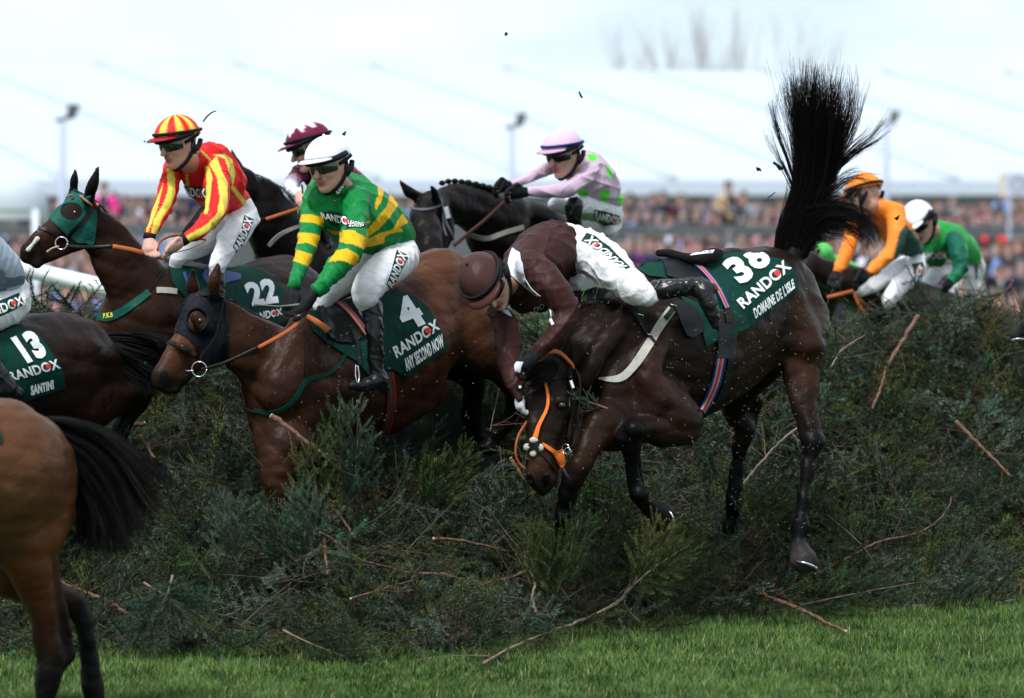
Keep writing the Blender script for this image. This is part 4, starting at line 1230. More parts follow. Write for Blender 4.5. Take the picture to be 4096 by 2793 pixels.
def horse_two():
    S = Sdf(FU, DK); sd = (0.6, -0.8, 0)
    S.c([(2230, 1480, 21.2, 88, DK), (2340, 1425, 21.3, 150), (2450, 1405, 21.45, 232), (2650, 1420, 21.6, 292, DK), (2850, 1330, 21.9, 286, DKB), (3000, 1235, 22.15, 240, DK), (3110, 1195, 22.35, 186, DK), (3185, 1290, 22.45, 116, DKB)], k=0.07, w=0.80)
    S.c([(2430, 1560, 21.35, 120), (2560, 1640, 21.4, 130)], k=0.08)
    S.c([(2500, 1215, 21.55, 80), (2620, 1165, 21.7, 112), (2780, 1135, 21.85, 112), (2920, 1110, 22.0, 112)], k=0.06)
    # head (frame six)
    S.c([(640, 370, 21.15, 100), (570, 560, 21.0, 168), (575, 720, 20.96, 160), (540, 900, 20.9, 118, DK), (518, 1060, 20.86, 96, (0.085, 0.032, 0.015)), (512, 1130, 20.85, 98, (0.060, 0.024, 0.012)), (505, 1195, 20.84, 100, MUZ), (525, 1265, 20.84, 68, MUZ), (535, 1310, 20.84, 46, MUZ)], k=0.03, fr=F6, w=0.85, side=(0.2, -0.98, 0))
    S.c([(700, 620, 21.1, 120), (710, 780, 21.06, 105), (650, 960, 20.98, 90), (600, 1110, 20.92, 70, (0.0300, 0.0125, 0.0075)), (580, 1230, 20.88, 62, MUZ)], k=0.04, fr=F6)
    S.c([(566, 1200, 20.75, 30, MUZ), (590, 1260, 20.77, 26, MUZ)], k=0.02, fr=F6); S.c([(430, 1190, 20.77, 28, MUZ), (440, 1250, 20.78, 24, MUZ)], k=0.02, fr=F6)
    S.c([(440, 600, 20.92, 50), (470, 760, 20.88, 50), (480, 940, 20.84, 45)], k=0.05, fr=F6)
    S.c([(668, 600, 20.9, 40), (700, 625, 20.92, 30)], k=0.02, fr=F6)
    S.c([(700, 690, 20.93, 26), (640, 860, 20.9, 22)], k=0.03, fr=F6)
    S.c([(700, 330, 21.15, 46, DK), (715, 230, 21.12, 44, BLK), (738, 110, 21.1, 8, BLK)], k=0.02, fr=F6)
    S.c([(430, 400, 21.1, 42, BLK), (340, 416, 21.08, 34, BLK), (245, 396, 21.06, 7, BLK)], k=0.02, fr=F6)
    S.cut(558, 1235, 20.73, 34, fr=F6); S.cut(420, 1225, 20.76, 16, fr=F6)
    S.cut(600, 1330, 20.80, 14, fr=F6)
    # near fore, folded
    S.c([(2620, 1640, 21.3, 150, DK), (2725, 1700, 21.3, 84, DKB), (2640, 1712, 21.2, 62, DKB), (2572, 1714, 21.1, 46, (0.0100, 0.0060, 0.0050)), (2530, 1738, 21.05, 50, BLK), (2525, 1850, 21.08, 27, BLK), (2545, 1955, 21.12, 29, BLK), (2555, 1985, 21.14, 34, BLK), (2600, 2030, 21.2, 30, BLK)], k=0.03)
    S.c([(2600, 2030, 21.2, 32, (0.0100, 0.0100, 0.0100)), (2648, 2062, 21.25, 50, (0.0150, 0.0140, 0.0140)), (2650, 2090, 21.25, 40, (0.0150, 0.0140, 0.0140))], k=0.015)
    # far fore, reaching down
    S.c([(2440, 1690, 21.2, 120, DK), (2380, 1730, 21.05, 66, DKB), (2330, 1835, 20.95, 47, DKB), (2285, 1930, 20.95, 40, BLK), (2258, 2030, 21.0, 36, BLK), (2250, 2075, 21.0, 34, BLK), (2238, 2170, 21.1, 22, BLK), (2225, 2230, 21.15, 27, BLK), (2205, 2265, 21.15, 24, BLK), (2195, 2295, 21.15, 36, (0.0150, 0.0140, 0.0140))], k=0.04)
    # near hind
    S.c([(3170, 1280, 22.3, 150, DKB), (3205, 1400, 22.15, 100, DKB), (3216, 1520, 22.05, 62, (0.0350, 0.0140, 0.0070)), (3226, 1670, 21.95, 41, DK), (3248, 1775, 21.9, 40, BLK), (3226, 1900, 21.85, 27, BLK), (3208, 2040, 21.8, 23, BLK), (3203, 2100, 21.78, 31, BLK), (3192, 2165, 21.76, 26, BLK)], k=0.04)
    S.c([(3262, 1700, 21.95, 18, DK), (3284, 1765, 21.93, 15, BLK)], k=0.04)
    S.c([(3196, 2195, 21.75, 38, (0.0250, 0.0225, 0.0225)), (3216, 2240, 21.72, 52, (0.0350, 0.0325, 0.0310))], k=0.015)
    # far hind
    S.c([(3030, 1420, 22.5, 130, BLK), (2950, 1560, 22.55, 78, DK), (2945, 1650, 22.6, 46, DK), (2976, 1722, 22.6, 37, DK), (2958, 1800, 22.6, 31, BLK), (2945, 1900, 22.6, 26, BLK), (2934, 2010, 22.6, 33, BLK), (2930, 2070, 22.6, 28, BLK), (2925, 2110, 22.6, 36, BLK)], k=0.04)
    S.c([(3020, 1600, 22.65, 34, BLK), (3002, 1700, 22.66, 20, BLK)], k=0.05)
    for x, y, D, r in ((2535, 1722, 21.0, 44), (2500, 1745, 21.02, 34), (2560, 1975, 21.1, 34), (3252, 1765, 21.9, 40), (3215, 2098, 21.78, 30), (2350, 2072, 21.0, 5), (2985, 1720, 22.6, 34), (2936, 2012, 22.6, 33)):
        S.c([(x, y, D, r, BLK)], k=0.02)
    S.c([(3240, 1830, 21.86, 14, BLK), (3222, 2060, 21.82, 14, BLK)], k=0.01); S.c([(2540, 1790, 21.12, 14, BLK), (2565, 1940, 21.16, 13, BLK)], k=0.01)
    S.c([(3150, 1420, 22.05, 40, DKB), (3195, 1640, 21.95, 24, DK)], k=0.03)
    S.c([(2520, 1250, 21.3, 40, DK), (2400, 1400, 21.15, 44, DK), (2330, 1520, 21.1, 40, DK)], k=0.05)
    S.c([(2660, 1300, 21.35, 46, DKB), (2590, 1480, 21.2, 60, DKB), (2640, 1600, 21.18, 56, DKB)], k=0.04)
    # muscle and bone under the skin
    S.c([(2560, 1330, 21.33, 70, DK), (2480, 1540, 21.2, 80, DKB)], k=0.06, w=0.6, side=(0.3, -0.95, 0))
    S.c([(2760, 1600, 21.6, 40, DKB), (2740, 1720, 21.45, 50, DKB)], k=0.05)
    S.c([(3150, 1240, 22.1, 80, DKB), (3230, 1380, 22.05, 60, DKB)], k=0.06)
    S.c([(3040, 1400, 22.0, 70, DKB), (3150, 1330, 22.1, 90, DKB)], k=0.06)
    o, T = horse(S, 0.0095, 'dark bay racehorse pitching nose down wearing number 38 with its black tail flung upright', FU)
    # shoes
    ring('horseshoe', FU, 3222, 2266, 21.70, 48, 6, m_steel, o, tilt=(0.35, 0.35, 1.0))
    ring('horseshoe', FU, 2672, 2075, 21.22, 34, 4, m_steel, o, tilt=(1.0, 0.7, 0.2))
    for q in ((560, 1235, 32, 50, 0.3), (418, 1225, 14, 40, 0.0)): disc('nostril', F6, q[0], q[1], q[2], T, 0.004, m_dark, o, ry=q[3], rot=q[4])
    # eye, nostril
    e = T.many([F6.px(686, 640)], 0.0)[0]; ball('eye', e + np.array([0, 0.008, 0]), 0.021, MATS['horse_eye'], o)
    ball('painted_eye_shine', e + np.array([0.003, -0.0115, 0.007]), 0.0025, mat('eye_glint_paint', (0.4, 0.45, 0.55), 0.2), o)  # pale bead standing in for the sky's reflection on the eye
    # bridle
    strap('browband', F6, [(388, 470), (500, 452), (620, 425), (738, 398)], 32, T, 0.012, m_leather, o)
    strap('cheek_strap', F6, [(738, 400), (752, 560), (755, 700), (740, 850), (740, 985)], 24, T, 0.012, m_leather, o)
    ptube('throat_lash', F6, [(790, 340, 20.98), (828, 420, 20.95), (832, 560, 20.93), (815, 720, 20.92), (812, 860, 20.92), (760, 980, 20.9)], 8, m_leather, o)
    ptube('number_tag', F6, [(760, 440, 20.86), (780, 500, 20.86)], 13, m_white, o, flat=0.3)
    strap('face_strap', F6, [(535, 368), (560, 470), (580, 600), (560, 690), (505, 790), (478, 890)], [18, 20, 24, 24, 26, 34], T, 0.017, m_orange, o)
    strap('noseband', F6, [(500, 925), (600, 905), (700, 885), (755, 875)], 15, T, 0.012, m_leather, o)
    strap('flash_strap', F6, [(490, 985), (560, 1050), (610, 1110), (640, 1160)], 22, T, 0.012, m_leather, o)
    drape('cheek_guard', F6, [(528, 935), (560, 950), (640, 1000), (690, 990), (697, 1050), (704, 1110), (690, 1138), (662, 1120), (640, 1070), (600, 1010), (545, 968)], T, 0.020, m_orange, o, step=14, th=0.006)
    for dx, dy in ((0, -55), (-48, 0), (48, 5), (-2, 48)):
        c = T.many([F6.px(467 + dx, 968 + dy)], 0.012)[0]; ball('fleece_roll', c, 0.017, m_fleece, o, sc=(1.0, 0.7, 1.1) if dx else (1.25, 0.7, 0.9))
    strap('cross_strap', F6, [(440, 945), (470, 968), (500, 990)], 26, T, 0.026, m_leather, o)
    strap('cross_strap', F6, [(500, 940), (470, 968), (440, 995)], 26, T, 0.028, m_leather, o)
    ring('bit_ring', F6, 720, 985, 20.82, 42, 4, m_steel, o, tilt=(0.8, 0.8, 0.1)); ring('bit_ring', F6, 735, 1000, 20.84, 26, 4, m_steel, o, tilt=(0.3, 1, 0.1))
    # reins
    ptube('rein', F6, [(410, 770, 20.85), (345, 880, 20.75), (322, 1000, 20.72), (345, 1090, 20.74), (400, 1140, 20.78)], [16, 18, 19, 18, 12], m_tan, o, flat=0.35)
    ptube('rein_grip', F6, [(470, 290, 20.9), (560, 220, 20.9), (660, 215, 20.95), (760, 300, 20.95), (785, 345, 20.96)], [14, 20, 24, 18, 14], m_tan, o, flat=0.4)
    ptube('rein_end', F6, [(690, 1130, 20.8), (730, 1200, 20.78), (752, 1240, 20.78)], 16, m_leather, o, flat=0.4)
    # breast girth
    strap('breast_girth', F7, [(395, 610), (300, 740), (200, 910), (100, 1060), (-20, 1180), (-120, 1200), (-220, 1190)], [72, 72, 72, 72, 66, 46, 16], T, 0.011, m_girth, o)
    strap('girth_buckle', F7, [(418, 590), (370, 655), (340, 690)], 40, T, 0.019, m_leather, o)
    strap('neck_strap', F7, [(-150, 545), (0, 570), (100, 670), (170, 790), (260, 900)], 26, T, 0.016, m_leather, o)
    for q in ((112, 668), (400, 600), (215, 850)):
        c = T.many([F7.px(*q)], 0.026)[0]; V, F = tubegeo([c + np.array([-.016, 0, .012]), c + np.array([.016, 0, .004]), c + np.array([.01, 0, -.014])], 0.003, 5); mkmesh('buckle', V, F, m_steel, o)
    # cloth and saddle
    c = drape('saddle_cloth', F7, [(700, 260), (830, 150), (950, 132), (1230, 172), (1330, 190), (1405, 262), (1442, 335), (1456, 432), (1050, 757), (930, 812), (830, 850), (700, 560)], T, 0.014, m_cloth, o, step=20, th=0.006, fold=0.002)
    drape('cloth_front', F7, [(62, 250), (150, 195), (250, 175), (330, 200), (420, 300), (520, 520), (620, 560), (760, 780), (822, 850), (683, 920), (650, 800), (600, 640), (480, 520), (330, 345), (200, 330)], T, 0.013, m_cloth, o, step=20, th=0.005, fold=0.002)
    drape('cloth_band', F7, [(1018, 605), (1424, 285), (1442, 335), (1456, 432), (1056, 752)], T, 0.017, m_cloth2, c, step=18, th=0.003)
    hc = hitclip(T)
    lettering('number', '3', F7, [(972, 408), (1108, 338), (935, 148), (800, 232)], T, 0.0215, m_white, c, bold=0.05)
    lettering('number', '8', F7, [(1100, 300), (1250, 222), (1090, 40), (940, 110)], T, 0.0215, m_white, c, bold=0.05, clip=lambda X, Y: Y > 950 + 138 / 2.1133 and hc(X, Y))
    sponsor(F7, [(992, 612), (1402, 268), (1332, 196), (930, 540)], T, 0.0215, c)
    lettering('horse_name', "DOMAINE DE L'ISLE", F7, [(1090, 690), (1424, 436), (1404, 350), (1066, 606)], T, 0.0235, m_white, c, bold=0.042)
    drape('saddle', F7, [(320, 215), (390, 190), (560, 215), (690, 260), (730, 320), (740, 430), (600, 470), (460, 370), (350, 340)], T, 0.03, m_leather, o, step=18, th=0.014)
    drape('saddle_flap', F7, [(400, 560), (480, 540), (600, 610), (650, 720), (650, 800), (580, 850), (520, 840), (470, 740)], T, 0.026, m_leather, o, step=18, th=0.01)
    seat = Sdf(F7); seat.c([(285, 132, 21.72, 30), (380, 136, 21.72, 36), (500, 168, 21.68, 38), (640, 182, 21.68, 54), (740, 150, 21.74, 62), (795, 135, 21.8, 38)], k=0.03)
    V, Q = seat.build(0.007); pad = mkmesh('saddle_seat', V, Q, mat('sheepskin_black', (0.008, 0.008, 0.009), 0.8, bump=1.0, bscale=60), o)
    TS = Target((V, Q))
    drape('weight_label', F7, [(548, 150), (600, 125), (758, 105), (740, 132), (690, 135), (560, 152)], TS, 0.004, m_white, pad, step=10, th=0.002)
    disc('label_mark', F7, 715, 120, 16, TS, 0.007, mat('lilac_print', (0.35, 0.32, 0.7), 0.6), pad, ry=8)
    wc = [(0.012, 0.035, 0.15), (0.012, 0.035, 0.15), (0.012, 0.035, 0.15), (0.40, 0.40, 0.42), (0.50, 0.03, 0.03), (0.58, 0.04, 0.035), (0.50, 0.03, 0.03), (0.40, 0.40, 0.42), (0.012, 0.035, 0.15), (0.012, 0.035, 0.15)]
    strap('surcingle', F7, [(560, 215), (640, 280), (720, 370), (780, 460), (850, 610)], [44, 46, 48, 50, 52], T, 0.040, mat('web_stripes'), o, colors=wc)
    strap('girth', F7, [(812, 1000), (790, 1120), (765, 1230), (715, 1350), (650, 1470)], [80, 80, 78, 76, 70], T, 0.016, mat('web_stripes'), o, colors=wc)
    strap('girth_web', F7, [(880, 640), (905, 800), (900, 1000), (870, 1150), (820, 1300), (760, 1400)], [70, 64, 60, 50, 40, 24], T, 0.013, m_leather, o)
    strap('girth_sleeve', F7, [(842, 640), (832, 760), (824, 900), (818, 1020)], [96, 96, 92, 88], T, 0.022, m_leather, o)
    strap('girth_strap_end', F7, [(862, 622), (874, 720)], 64, T, 0.030, m_leather, o)
    # tail flung up, in locks
    D = 22.5
    G = [[(3105, 1030, D), (3140, 860, D), (3180, 700, D), (3175, 540, D), (3150, 400, D), (3135, 300, D)],
         [(3135, 1030, D), (3170, 860, D), (3215, 700, D), (3212, 520, D), (3195, 370, D), (3190, 262, D)],
         [(3165, 1030, D), (3205, 860, D), (3250, 720, D), (3252, 520, D), (3243, 360, D), (3245, 235, D)],
         [(3195, 1030, D), (3240, 870, D), (3285, 720, D), (3295, 560, D), (3300, 400, D), (3310, 250, D)],
         [(3225, 1030, D), (3270, 880, D), (3315, 730, D), (3335, 590, D), (3350, 440, D), (3375, 290, D)]]
    strands('tail_wisps', G, 110, 0.0010, m_hair, o, FU, spread=20, curl=34, seed=66, seg=34, dspread=0.06, lenvar=0.3, lock=1)
    t = strands('tail', G, 2600, 0.0013, m_hair, o, FU, spread=17, curl=11, seed=5, seg=26, dspread=0.05, lenvar=0.45, lock=7)
    strands('tail_lock', [[(3200, 960, D), (3250, 820, D), (3310, 690, D), (3335, 540, D), (3345, 410, D), (3350, 300, D)], [(3210, 960, D), (3270, 820, D), (3340, 700, D), (3375, 560, D), (3385, 430, D), (3385, 320, D)]], 420, 0.0012, m_hair, t, FU, spread=16, curl=13, seed=8, seg=26, dspread=0.04, lenvar=0.6, lock=5)
    strands('tail_lock', G, 160, 0.0012, m_hair, t, FU, spread=30, curl=16, seed=6, seg=26, dspread=0.05, lenvar=0.4, lock=3)
    extra = [
        [[(3200, 950, D), (3260, 760, D), (3330, 640, D), (3390, 480, D), (3405, 350, D), (3395, 270, D)], [(3210, 900, D), (3290, 740, D), (3360, 620, D), (3415, 500, D), (3430, 400, D), (3425, 310, D)]],
        [[(3220, 900, D), (3310, 700, D), (3400, 600, D), (3480, 540, D), (3530, 470, D), (3560, 420, D)], [(3220, 900, D), (3320, 720, D), (3420, 620, D), (3500, 580, D), (3560, 560, D)]],
        [[(3200, 920, D), (3280, 790, D), (3380, 700, D), (3450, 690, D), (3490, 720, D)], [(3200, 940, D), (3290, 820, D), (3400, 730, D), (3460, 760, D)]],
        [[(3100, 1010, D), (3120, 900, D), (3200, 830, D), (3330, 820, D), (3440, 850, D), (3500, 920, D), (3490, 960, D)], [(3140, 1020, D), (3160, 950, D), (3260, 880, D), (3360, 860, D), (3450, 900, D), (3490, 980, D), (3440, 1000, D)],
         [(3170, 1020, D), (3200, 980, D), (3270, 930, D), (3340, 920, D), (3430, 950, D), (3470, 1000, D)]],
        [[(3110, 1030, D), (3110, 930, D), (3150, 840, D), (3230, 780, D), (3330, 760, D), (3400, 800, D)], [(3180, 1030, D), (3220, 940, D), (3290, 860, D), (3390, 850, D), (3440, 900, D)], [(3210, 1030, D), (3240, 990, D), (3300, 960, D), (3360, 960, D)]],
        [[(3200, 860, D), (3170, 700, D), (3125, 560, D), (3100, 440, D), (3072, 330, D)], [(3195, 800, D), (3150, 650, D), (3090, 500, D), (3070, 370, D)]],
        [[(3200, 830, D), (3150, 700, D), (3095, 590, D), (3050, 490, D)], [(3200, 800, D), (3140, 690, D), (3080, 600, D), (3020, 530, D)]]]
    for i, (g, n) in enumerate(zip(extra, (220, 150, 110, 700, 900, 70, 40))):
        strands('tail_lock', g, n, 0.0013, m_hair, t, FU, spread=17, curl=15, seed=20 + i, seg=26, dspread=0.04, lenvar=0.6, lock=9)
    dock = Sdf(FU); dock.c([(3160, 1075, 22.45, 40), (3185, 980, 22.55, 44), (3210, 880, 22.6, 46), (3245, 760, 22.6, 42), (3255, 640, 22.6, 34), (3245, 480, 22.6, 16)], k=0.03)
    V, Q = dock.build(0.009); mkmesh('tail_core', V, Q, m_hair, t)
    # mane and forelock
    strands('mane', [[(2290, 1180, 21.35), (2270, 1230, 21.25)], [(2380, 1150, 21.4), (2360, 1220, 21.25)], [(2450, 1160, 21.5), (2440, 1230, 21.3)], [(2540, 1150, 21.6), (2520, 1200, 21.4)]], 260, 0.0025, m_hair, o, FU, spread=5, dspread=0.015, seed=9, seg=6)
    strands('forelock', [[(620, 270, 21.0), (540, 280, 20.95), (440, 330, 20.9), (320, 320, 20.9)], [(640, 300, 21.0), (560, 340, 20.92), (480, 400, 20.88), (400, 420, 20.88)], [(660, 320, 21.0), (640, 380, 20.9), (560, 430, 20.86), (470, 450, 20.85)]], 500, 0.002, m_hair, o, F6, spread=16, dspread=0.02, seed=10, seg=9)
    return o, T
H2, T2_ = horse_two()

def horse_three():
    S = Sdf(FU, DK); sd = (0.3, -0.95, 0)
    S.c([(590, 1290, 23.0, 205, DKB), (790, 1270, 23.3, 215, DK), (960, 1275, 23.6, 205, DK), (1130, 1215, 24.0, 195, (0.0200, 0.0125, 0.0130)), (1190, 1300, 24.2, 165, DK)], k=0.06, w=0.82)
    S.c([(350, 880, 22.75, 72, DK), (420, 960, 22.8, 92, DKB), (490, 1060, 22.85, 118, DKB), (560, 1170, 22.95, 152, DKB)], k=0.05, w=0.6)
    S.c([(640, 1140, 23.1, 70), (740, 1120, 23.3, 70)], k=0.05)
    S.c([(455, 1250, 22.9, 60, (0.0620, 0.0217, 0.0093)), (460, 1350, 22.9, 80, DKB)], k=0.05)
    S.c([(890, 470, 22.75, 140, DK), (760, 560, 22.7, 160), (620, 700, 22.65, 148, (0.0300, 0.0120, 0.0075)), (450, 830, 22.6, 128, (0.0425, 0.0165, 0.0090)), (330, 930, 22.58, 110, (0.0200, 0.0100, 0.0090)), (300, 975, 22.58, 90, MUZ)], k=0.03, w=0.6, side=sd, fr=FK)
    S.c([(860, 690, 22.72, 165, DK), (800, 830, 22.7, 112), (600, 930, 22.65, 80, DKB), (440, 1010, 22.6, 70, MUZ), (385, 1060, 22.58, 62, MUZ)], k=0.03, w=0.6, side=sd, fr=FK)
    S.c([(770, 340, 22.85, 52, BLK), (782, 200, 22.84, 42, BLK), (797, 78, 22.83, 12, BLK)], k=0.02, fr=FK)
    S.c([(935, 400, 22.65, 62, BLK), (970, 270, 22.63, 56, BLK), (1010, 140, 22.62, 30, BLK), (1032, 52, 22.62, 12, BLK)], k=0.02, fr=FK)
    S.cut(300, 905, 22.49, 46, fr=FK)
    S.c([(1180, 1330, 24.1, 120, DK), (1330, 1380, 24.2, 60, DK), (1420, 1420, 24.3, 36, BLK), (1440, 1520, 24.4, 26, BLK)], k=0.04)
    S.c([(520, 1420, 22.9, 110, DK), (470, 1520, 22.8, 55, DK), (560, 1560, 22.8, 38, BLK), (640, 1500, 22.9, 28, BLK)], k=0.04)
    o, T = horse(S, 0.0105, 'dark bay racehorse in a green hood with black ear covers wearing number 22', FU)
    disc('nostril', FK, 296, 905, 42, T, 0.004, m_dark, o, ry=52, rot=0.2)
    outer = [(1005, 420), (1010, 480), (1025, 560), (1015, 700), (1000, 850), (960, 880), (900, 850), (820, 850), (740, 800), (640, 710), (560, 630), (490, 572), (570, 480), (680, 350), (780, 285), (880, 300), (960, 350)]
    drape('hood', FK, keyhole(outer, (752, 518), 115, 92, 16), T, 0.008, mat('green_hood', (0.008, 0.085, 0.065), 0.55, bump=0.6, bscale=16, bdist=0.02), o, step=20, th=0.004)
    drape('eye_mesh', FK, [(752 + 122 * math.cos(a), 518 + 98 * math.sin(a)) for a in np.linspace(0, 6.28, 22)[:-1]], T, 0.006, mat('eye_gauze', (0.02, 0.012, 0.01), 0.8), o, step=24, th=0.002)
    e = T.many([FK.px(790, 535)], 0.0)[0]; ball('eye', e + np.array([0, 0.008, 0]), 0.017, MATS['horse_eye'], o)
    disc('yellow_badge', FK, 672, 405, 40, T, 0.014, mat('yellow_print', (0.75, 0.72, 0.05), 0.6), o, ry=17, rot=-0.35)
    wc = [(0.5, 0.1, 0.08), (0.62, 0.55, 0.42), (0.60, 0.5, 0.4), (0.4, 0.08, 0.07)]
    P = T.many([FK.px(*q) for q in catmull(np.array([(700, 372, 0), (750, 345, 0), (830, 348, 0), (905, 395, 0), (965, 450, 0)]), 22)[:, :2]], 0.010)
    for _ in range(3): P[1:-1] = P[1:-1] * 0.4 + 0.3 * (P[:-2] + P[2:])
    tube('plaited_browband', P, 0.0065, mat('plait', (0.34, 0.20, 0.15), 0.7, bump=1, bscale=60), o, 8)
    ball('rosette', T.many([FK.px(1005, 455)], 0.015)[0], 0.017, mat('rosette_red', (0.4, 0.03, 0.02), 0.6), o)
    ball('rosette_centre', T.many([FK.px(1008, 452)], 0.03)[0], 0.008, m_white, o)
    strap('cheek_strap', FK, [(975, 470), (900, 590), (820, 680), (745, 745), (700, 830)], 44, T, 0.017, m_leather, o)
    strap('noseband', FK, [(395, 690), (430, 820), (450, 920), (440, 1010)], 26, T, 0.012, m_leather, o)
    strap('noseband', FK, [(410, 690), (500, 720), (600, 770), (660, 830)], 22, T, 0.012, m_leather, o)
    c = T.many([FK.px(350, 715), FK.px(405, 665)], 0.012); V, Q = Sdf(FK).w3([(c[0], 0.013), ((c[0] + c[1]) / 2, 0.009), (c[1], 0.014)], k=0.01).build(0.005); mkmesh('fleece_noseband', V, Q, m_fleece, o)
    ring('bit_ring', FK, 650, 855, 22.46, 66, 8, m_steel, o)
    ptube('bit', FK, [(500, 945, 22.5), (560, 905, 22.46), (620, 888, 22.45)], [14, 9, 9], mat('bit_cover', (0.5, 0.45, 0.33), 0.5), o)
    ptube('rein', FK, [(700, 885, 22.47), (860, 895, 22.48), (1000, 895, 22.5), (1190, 885, 22.5)], 22, m_leather, o, flat=0.35)
    ptube('rein_grip', FK, [(1190, 885, 22.5), (1400, 925, 22.52), (1560, 970, 22.55), (1700, 1005, 22.58), (1760, 1020, 22.6)], [24, 26, 26, 26, 18], m_tan, o, flat=0.4)
    strap('breast_strap', FC, [(780, 715), (850, 735), (960, 690), (1080, 610), (1180, 530)], [60, 62, 62, 60, 56], T, 0.011, mat('green_hood'), o)
    lettering('yellow_initials', 'P.K.B', FC, [(828, 742), (902, 730), (898, 690), (826, 702)], T, 0.017, mat('yellow_print'), o)
    strap('breastplate_strap', FC, [(1180, 530), (1250, 420), (1300, 350)], 14, T, 0.011, m_leather, o)
    strap('girth', FC, [(1240, 520), (1320, 520), (1400, 530)], 44, T, 0.012, m_girth, o)
    c = drape('saddle_cloth', F2, [(215, 185), (330, 205), (480, 230), (640, 205), (760, 198), (880, 245), (965, 300), (1022, 380), (1028, 450), (1005, 600), (830, 640), (700, 520), (560, 400), (420, 400), (330, 420), (250, 330)], T, 0.013, m_cloth, o, step=18, th=0.006, fold=0.002)
    lettering('number', '22', F2, [(800, 486), (985, 462), (955, 288), (732, 330)], T, 0.020, m_white, c, bold=0.05)
    sponsor(F2, [(790, 602), (1012, 545), (1005, 496), (785, 550)], T, 0.020, c)
    ptube('saddle', F2, [(330, 250, 23.05), (360, 330, 23.0), (420, 380, 22.98)], [14, 14, 10], mat('blue_trim', (0.05, 0.10, 0.38), 0.5), o)
    drape('saddle_flap', F2, [(480, 220), (620, 250), (720, 270), (715, 300), (640, 320), (560, 350), (480, 330), (450, 270)], T, 0.03, mat('blue_saddle', (0.06, 0.09, 0.25), 0.5), o, step=18, th=0.012)
    strands('mane', [[(1010, 400, 22.8), (1030, 440, 22.75)], [(1200, 600, 22.85), (1200, 640, 22.8)], [(1400, 840, 22.95), (1390, 880, 22.9)], [(1560, 960, 23.05), (1540, 1000, 23.0)]], 200, 0.0035, m_hair, o, FK, spread=10, dspread=0.02, seed=31, seg=5)
    return o, T
H3, T3 = horse_three()

def horse_four():
    S = Sdf(FU, BLK); S.col = np.array((0.0075, 0.006, 0.0062))
    S.c([(985, 775, 24.6, 82), (1060, 850, 24.7, 125), (1120, 960, 24.85, 155), (1170, 1060, 25.0, 180)], k=0.05, w=0.6)
    S.c([(1170, 1100, 25.0, 190), (1350, 1120, 25.4, 180), (1520, 1150, 25.8, 165), (1600, 1230, 26.0, 130)], k=0.06, w=0.85)
    S.c([(965, 745, 24.55, 74), (890, 820, 24.5, 64), (810, 895, 24.45, 48), (770, 940, 24.42, 42)], k=0.03, w=0.7, side=(0.3, -0.95, 0))
    S.c([(950, 680, 24.55, 20), (940, 650, 24.55, 20), (926, 600, 24.55, 5)], k=0.02)
    S.c([(1200, 1250, 25.0, 110), (1150, 1400, 24.9, 50), (1200, 1480, 24.9, 30)], k=0.04)
    S.c([(1600, 1260, 26.0, 100), (1650, 1400, 26.0, 45), (1680, 1500, 26.0, 30)], k=0.04)
    o, T = horse(S, 0.012, 'black racehorse with one pricked ear carrying the maroon rider', FU, m_coat_blk)
    strap('breast_girth', FJ, [(590, 1410), (660, 1330), (760, 1260), (920, 1200)], [38, 40, 38, 34], T, 0.012, m_girth, o)
    ptube('rein', FJ, [(420, 1120, 24.45), (560, 1130, 24.5)], 20, m_leather, o, flat=0.4)
    ptube('rein_grip', FJ, [(565, 1128, 24.5), (760, 1065, 24.55), (960, 1000, 24.6), (1020, 975, 24.62)], 19, m_tan, o, flat=0.4)
    strands('mane', [[(285, 590, 24.6), (300, 610, 24.55)], [(560, 690, 24.7), (570, 720, 24.65)], [(750, 800, 24.8), (750, 830, 24.75)], [(900, 970, 24.9), (890, 1000, 24.85)]], 220, 0.004, m_hair, o, FJ, spread=8, dspread=0.02, seed=41, seg=5)
    strap('surcingle', FJ, [(1225, 1240), (1260, 1340)], 50, T, 0.03, mat('web_stripes'), o, colors=[(0.6, 0.03, 0.04), (0.6, 0.03, 0.04), (0.7, 0.7, 0.75), (0.7, 0.7, 0.75)])
    return o, T
H4, T4 = horse_four()

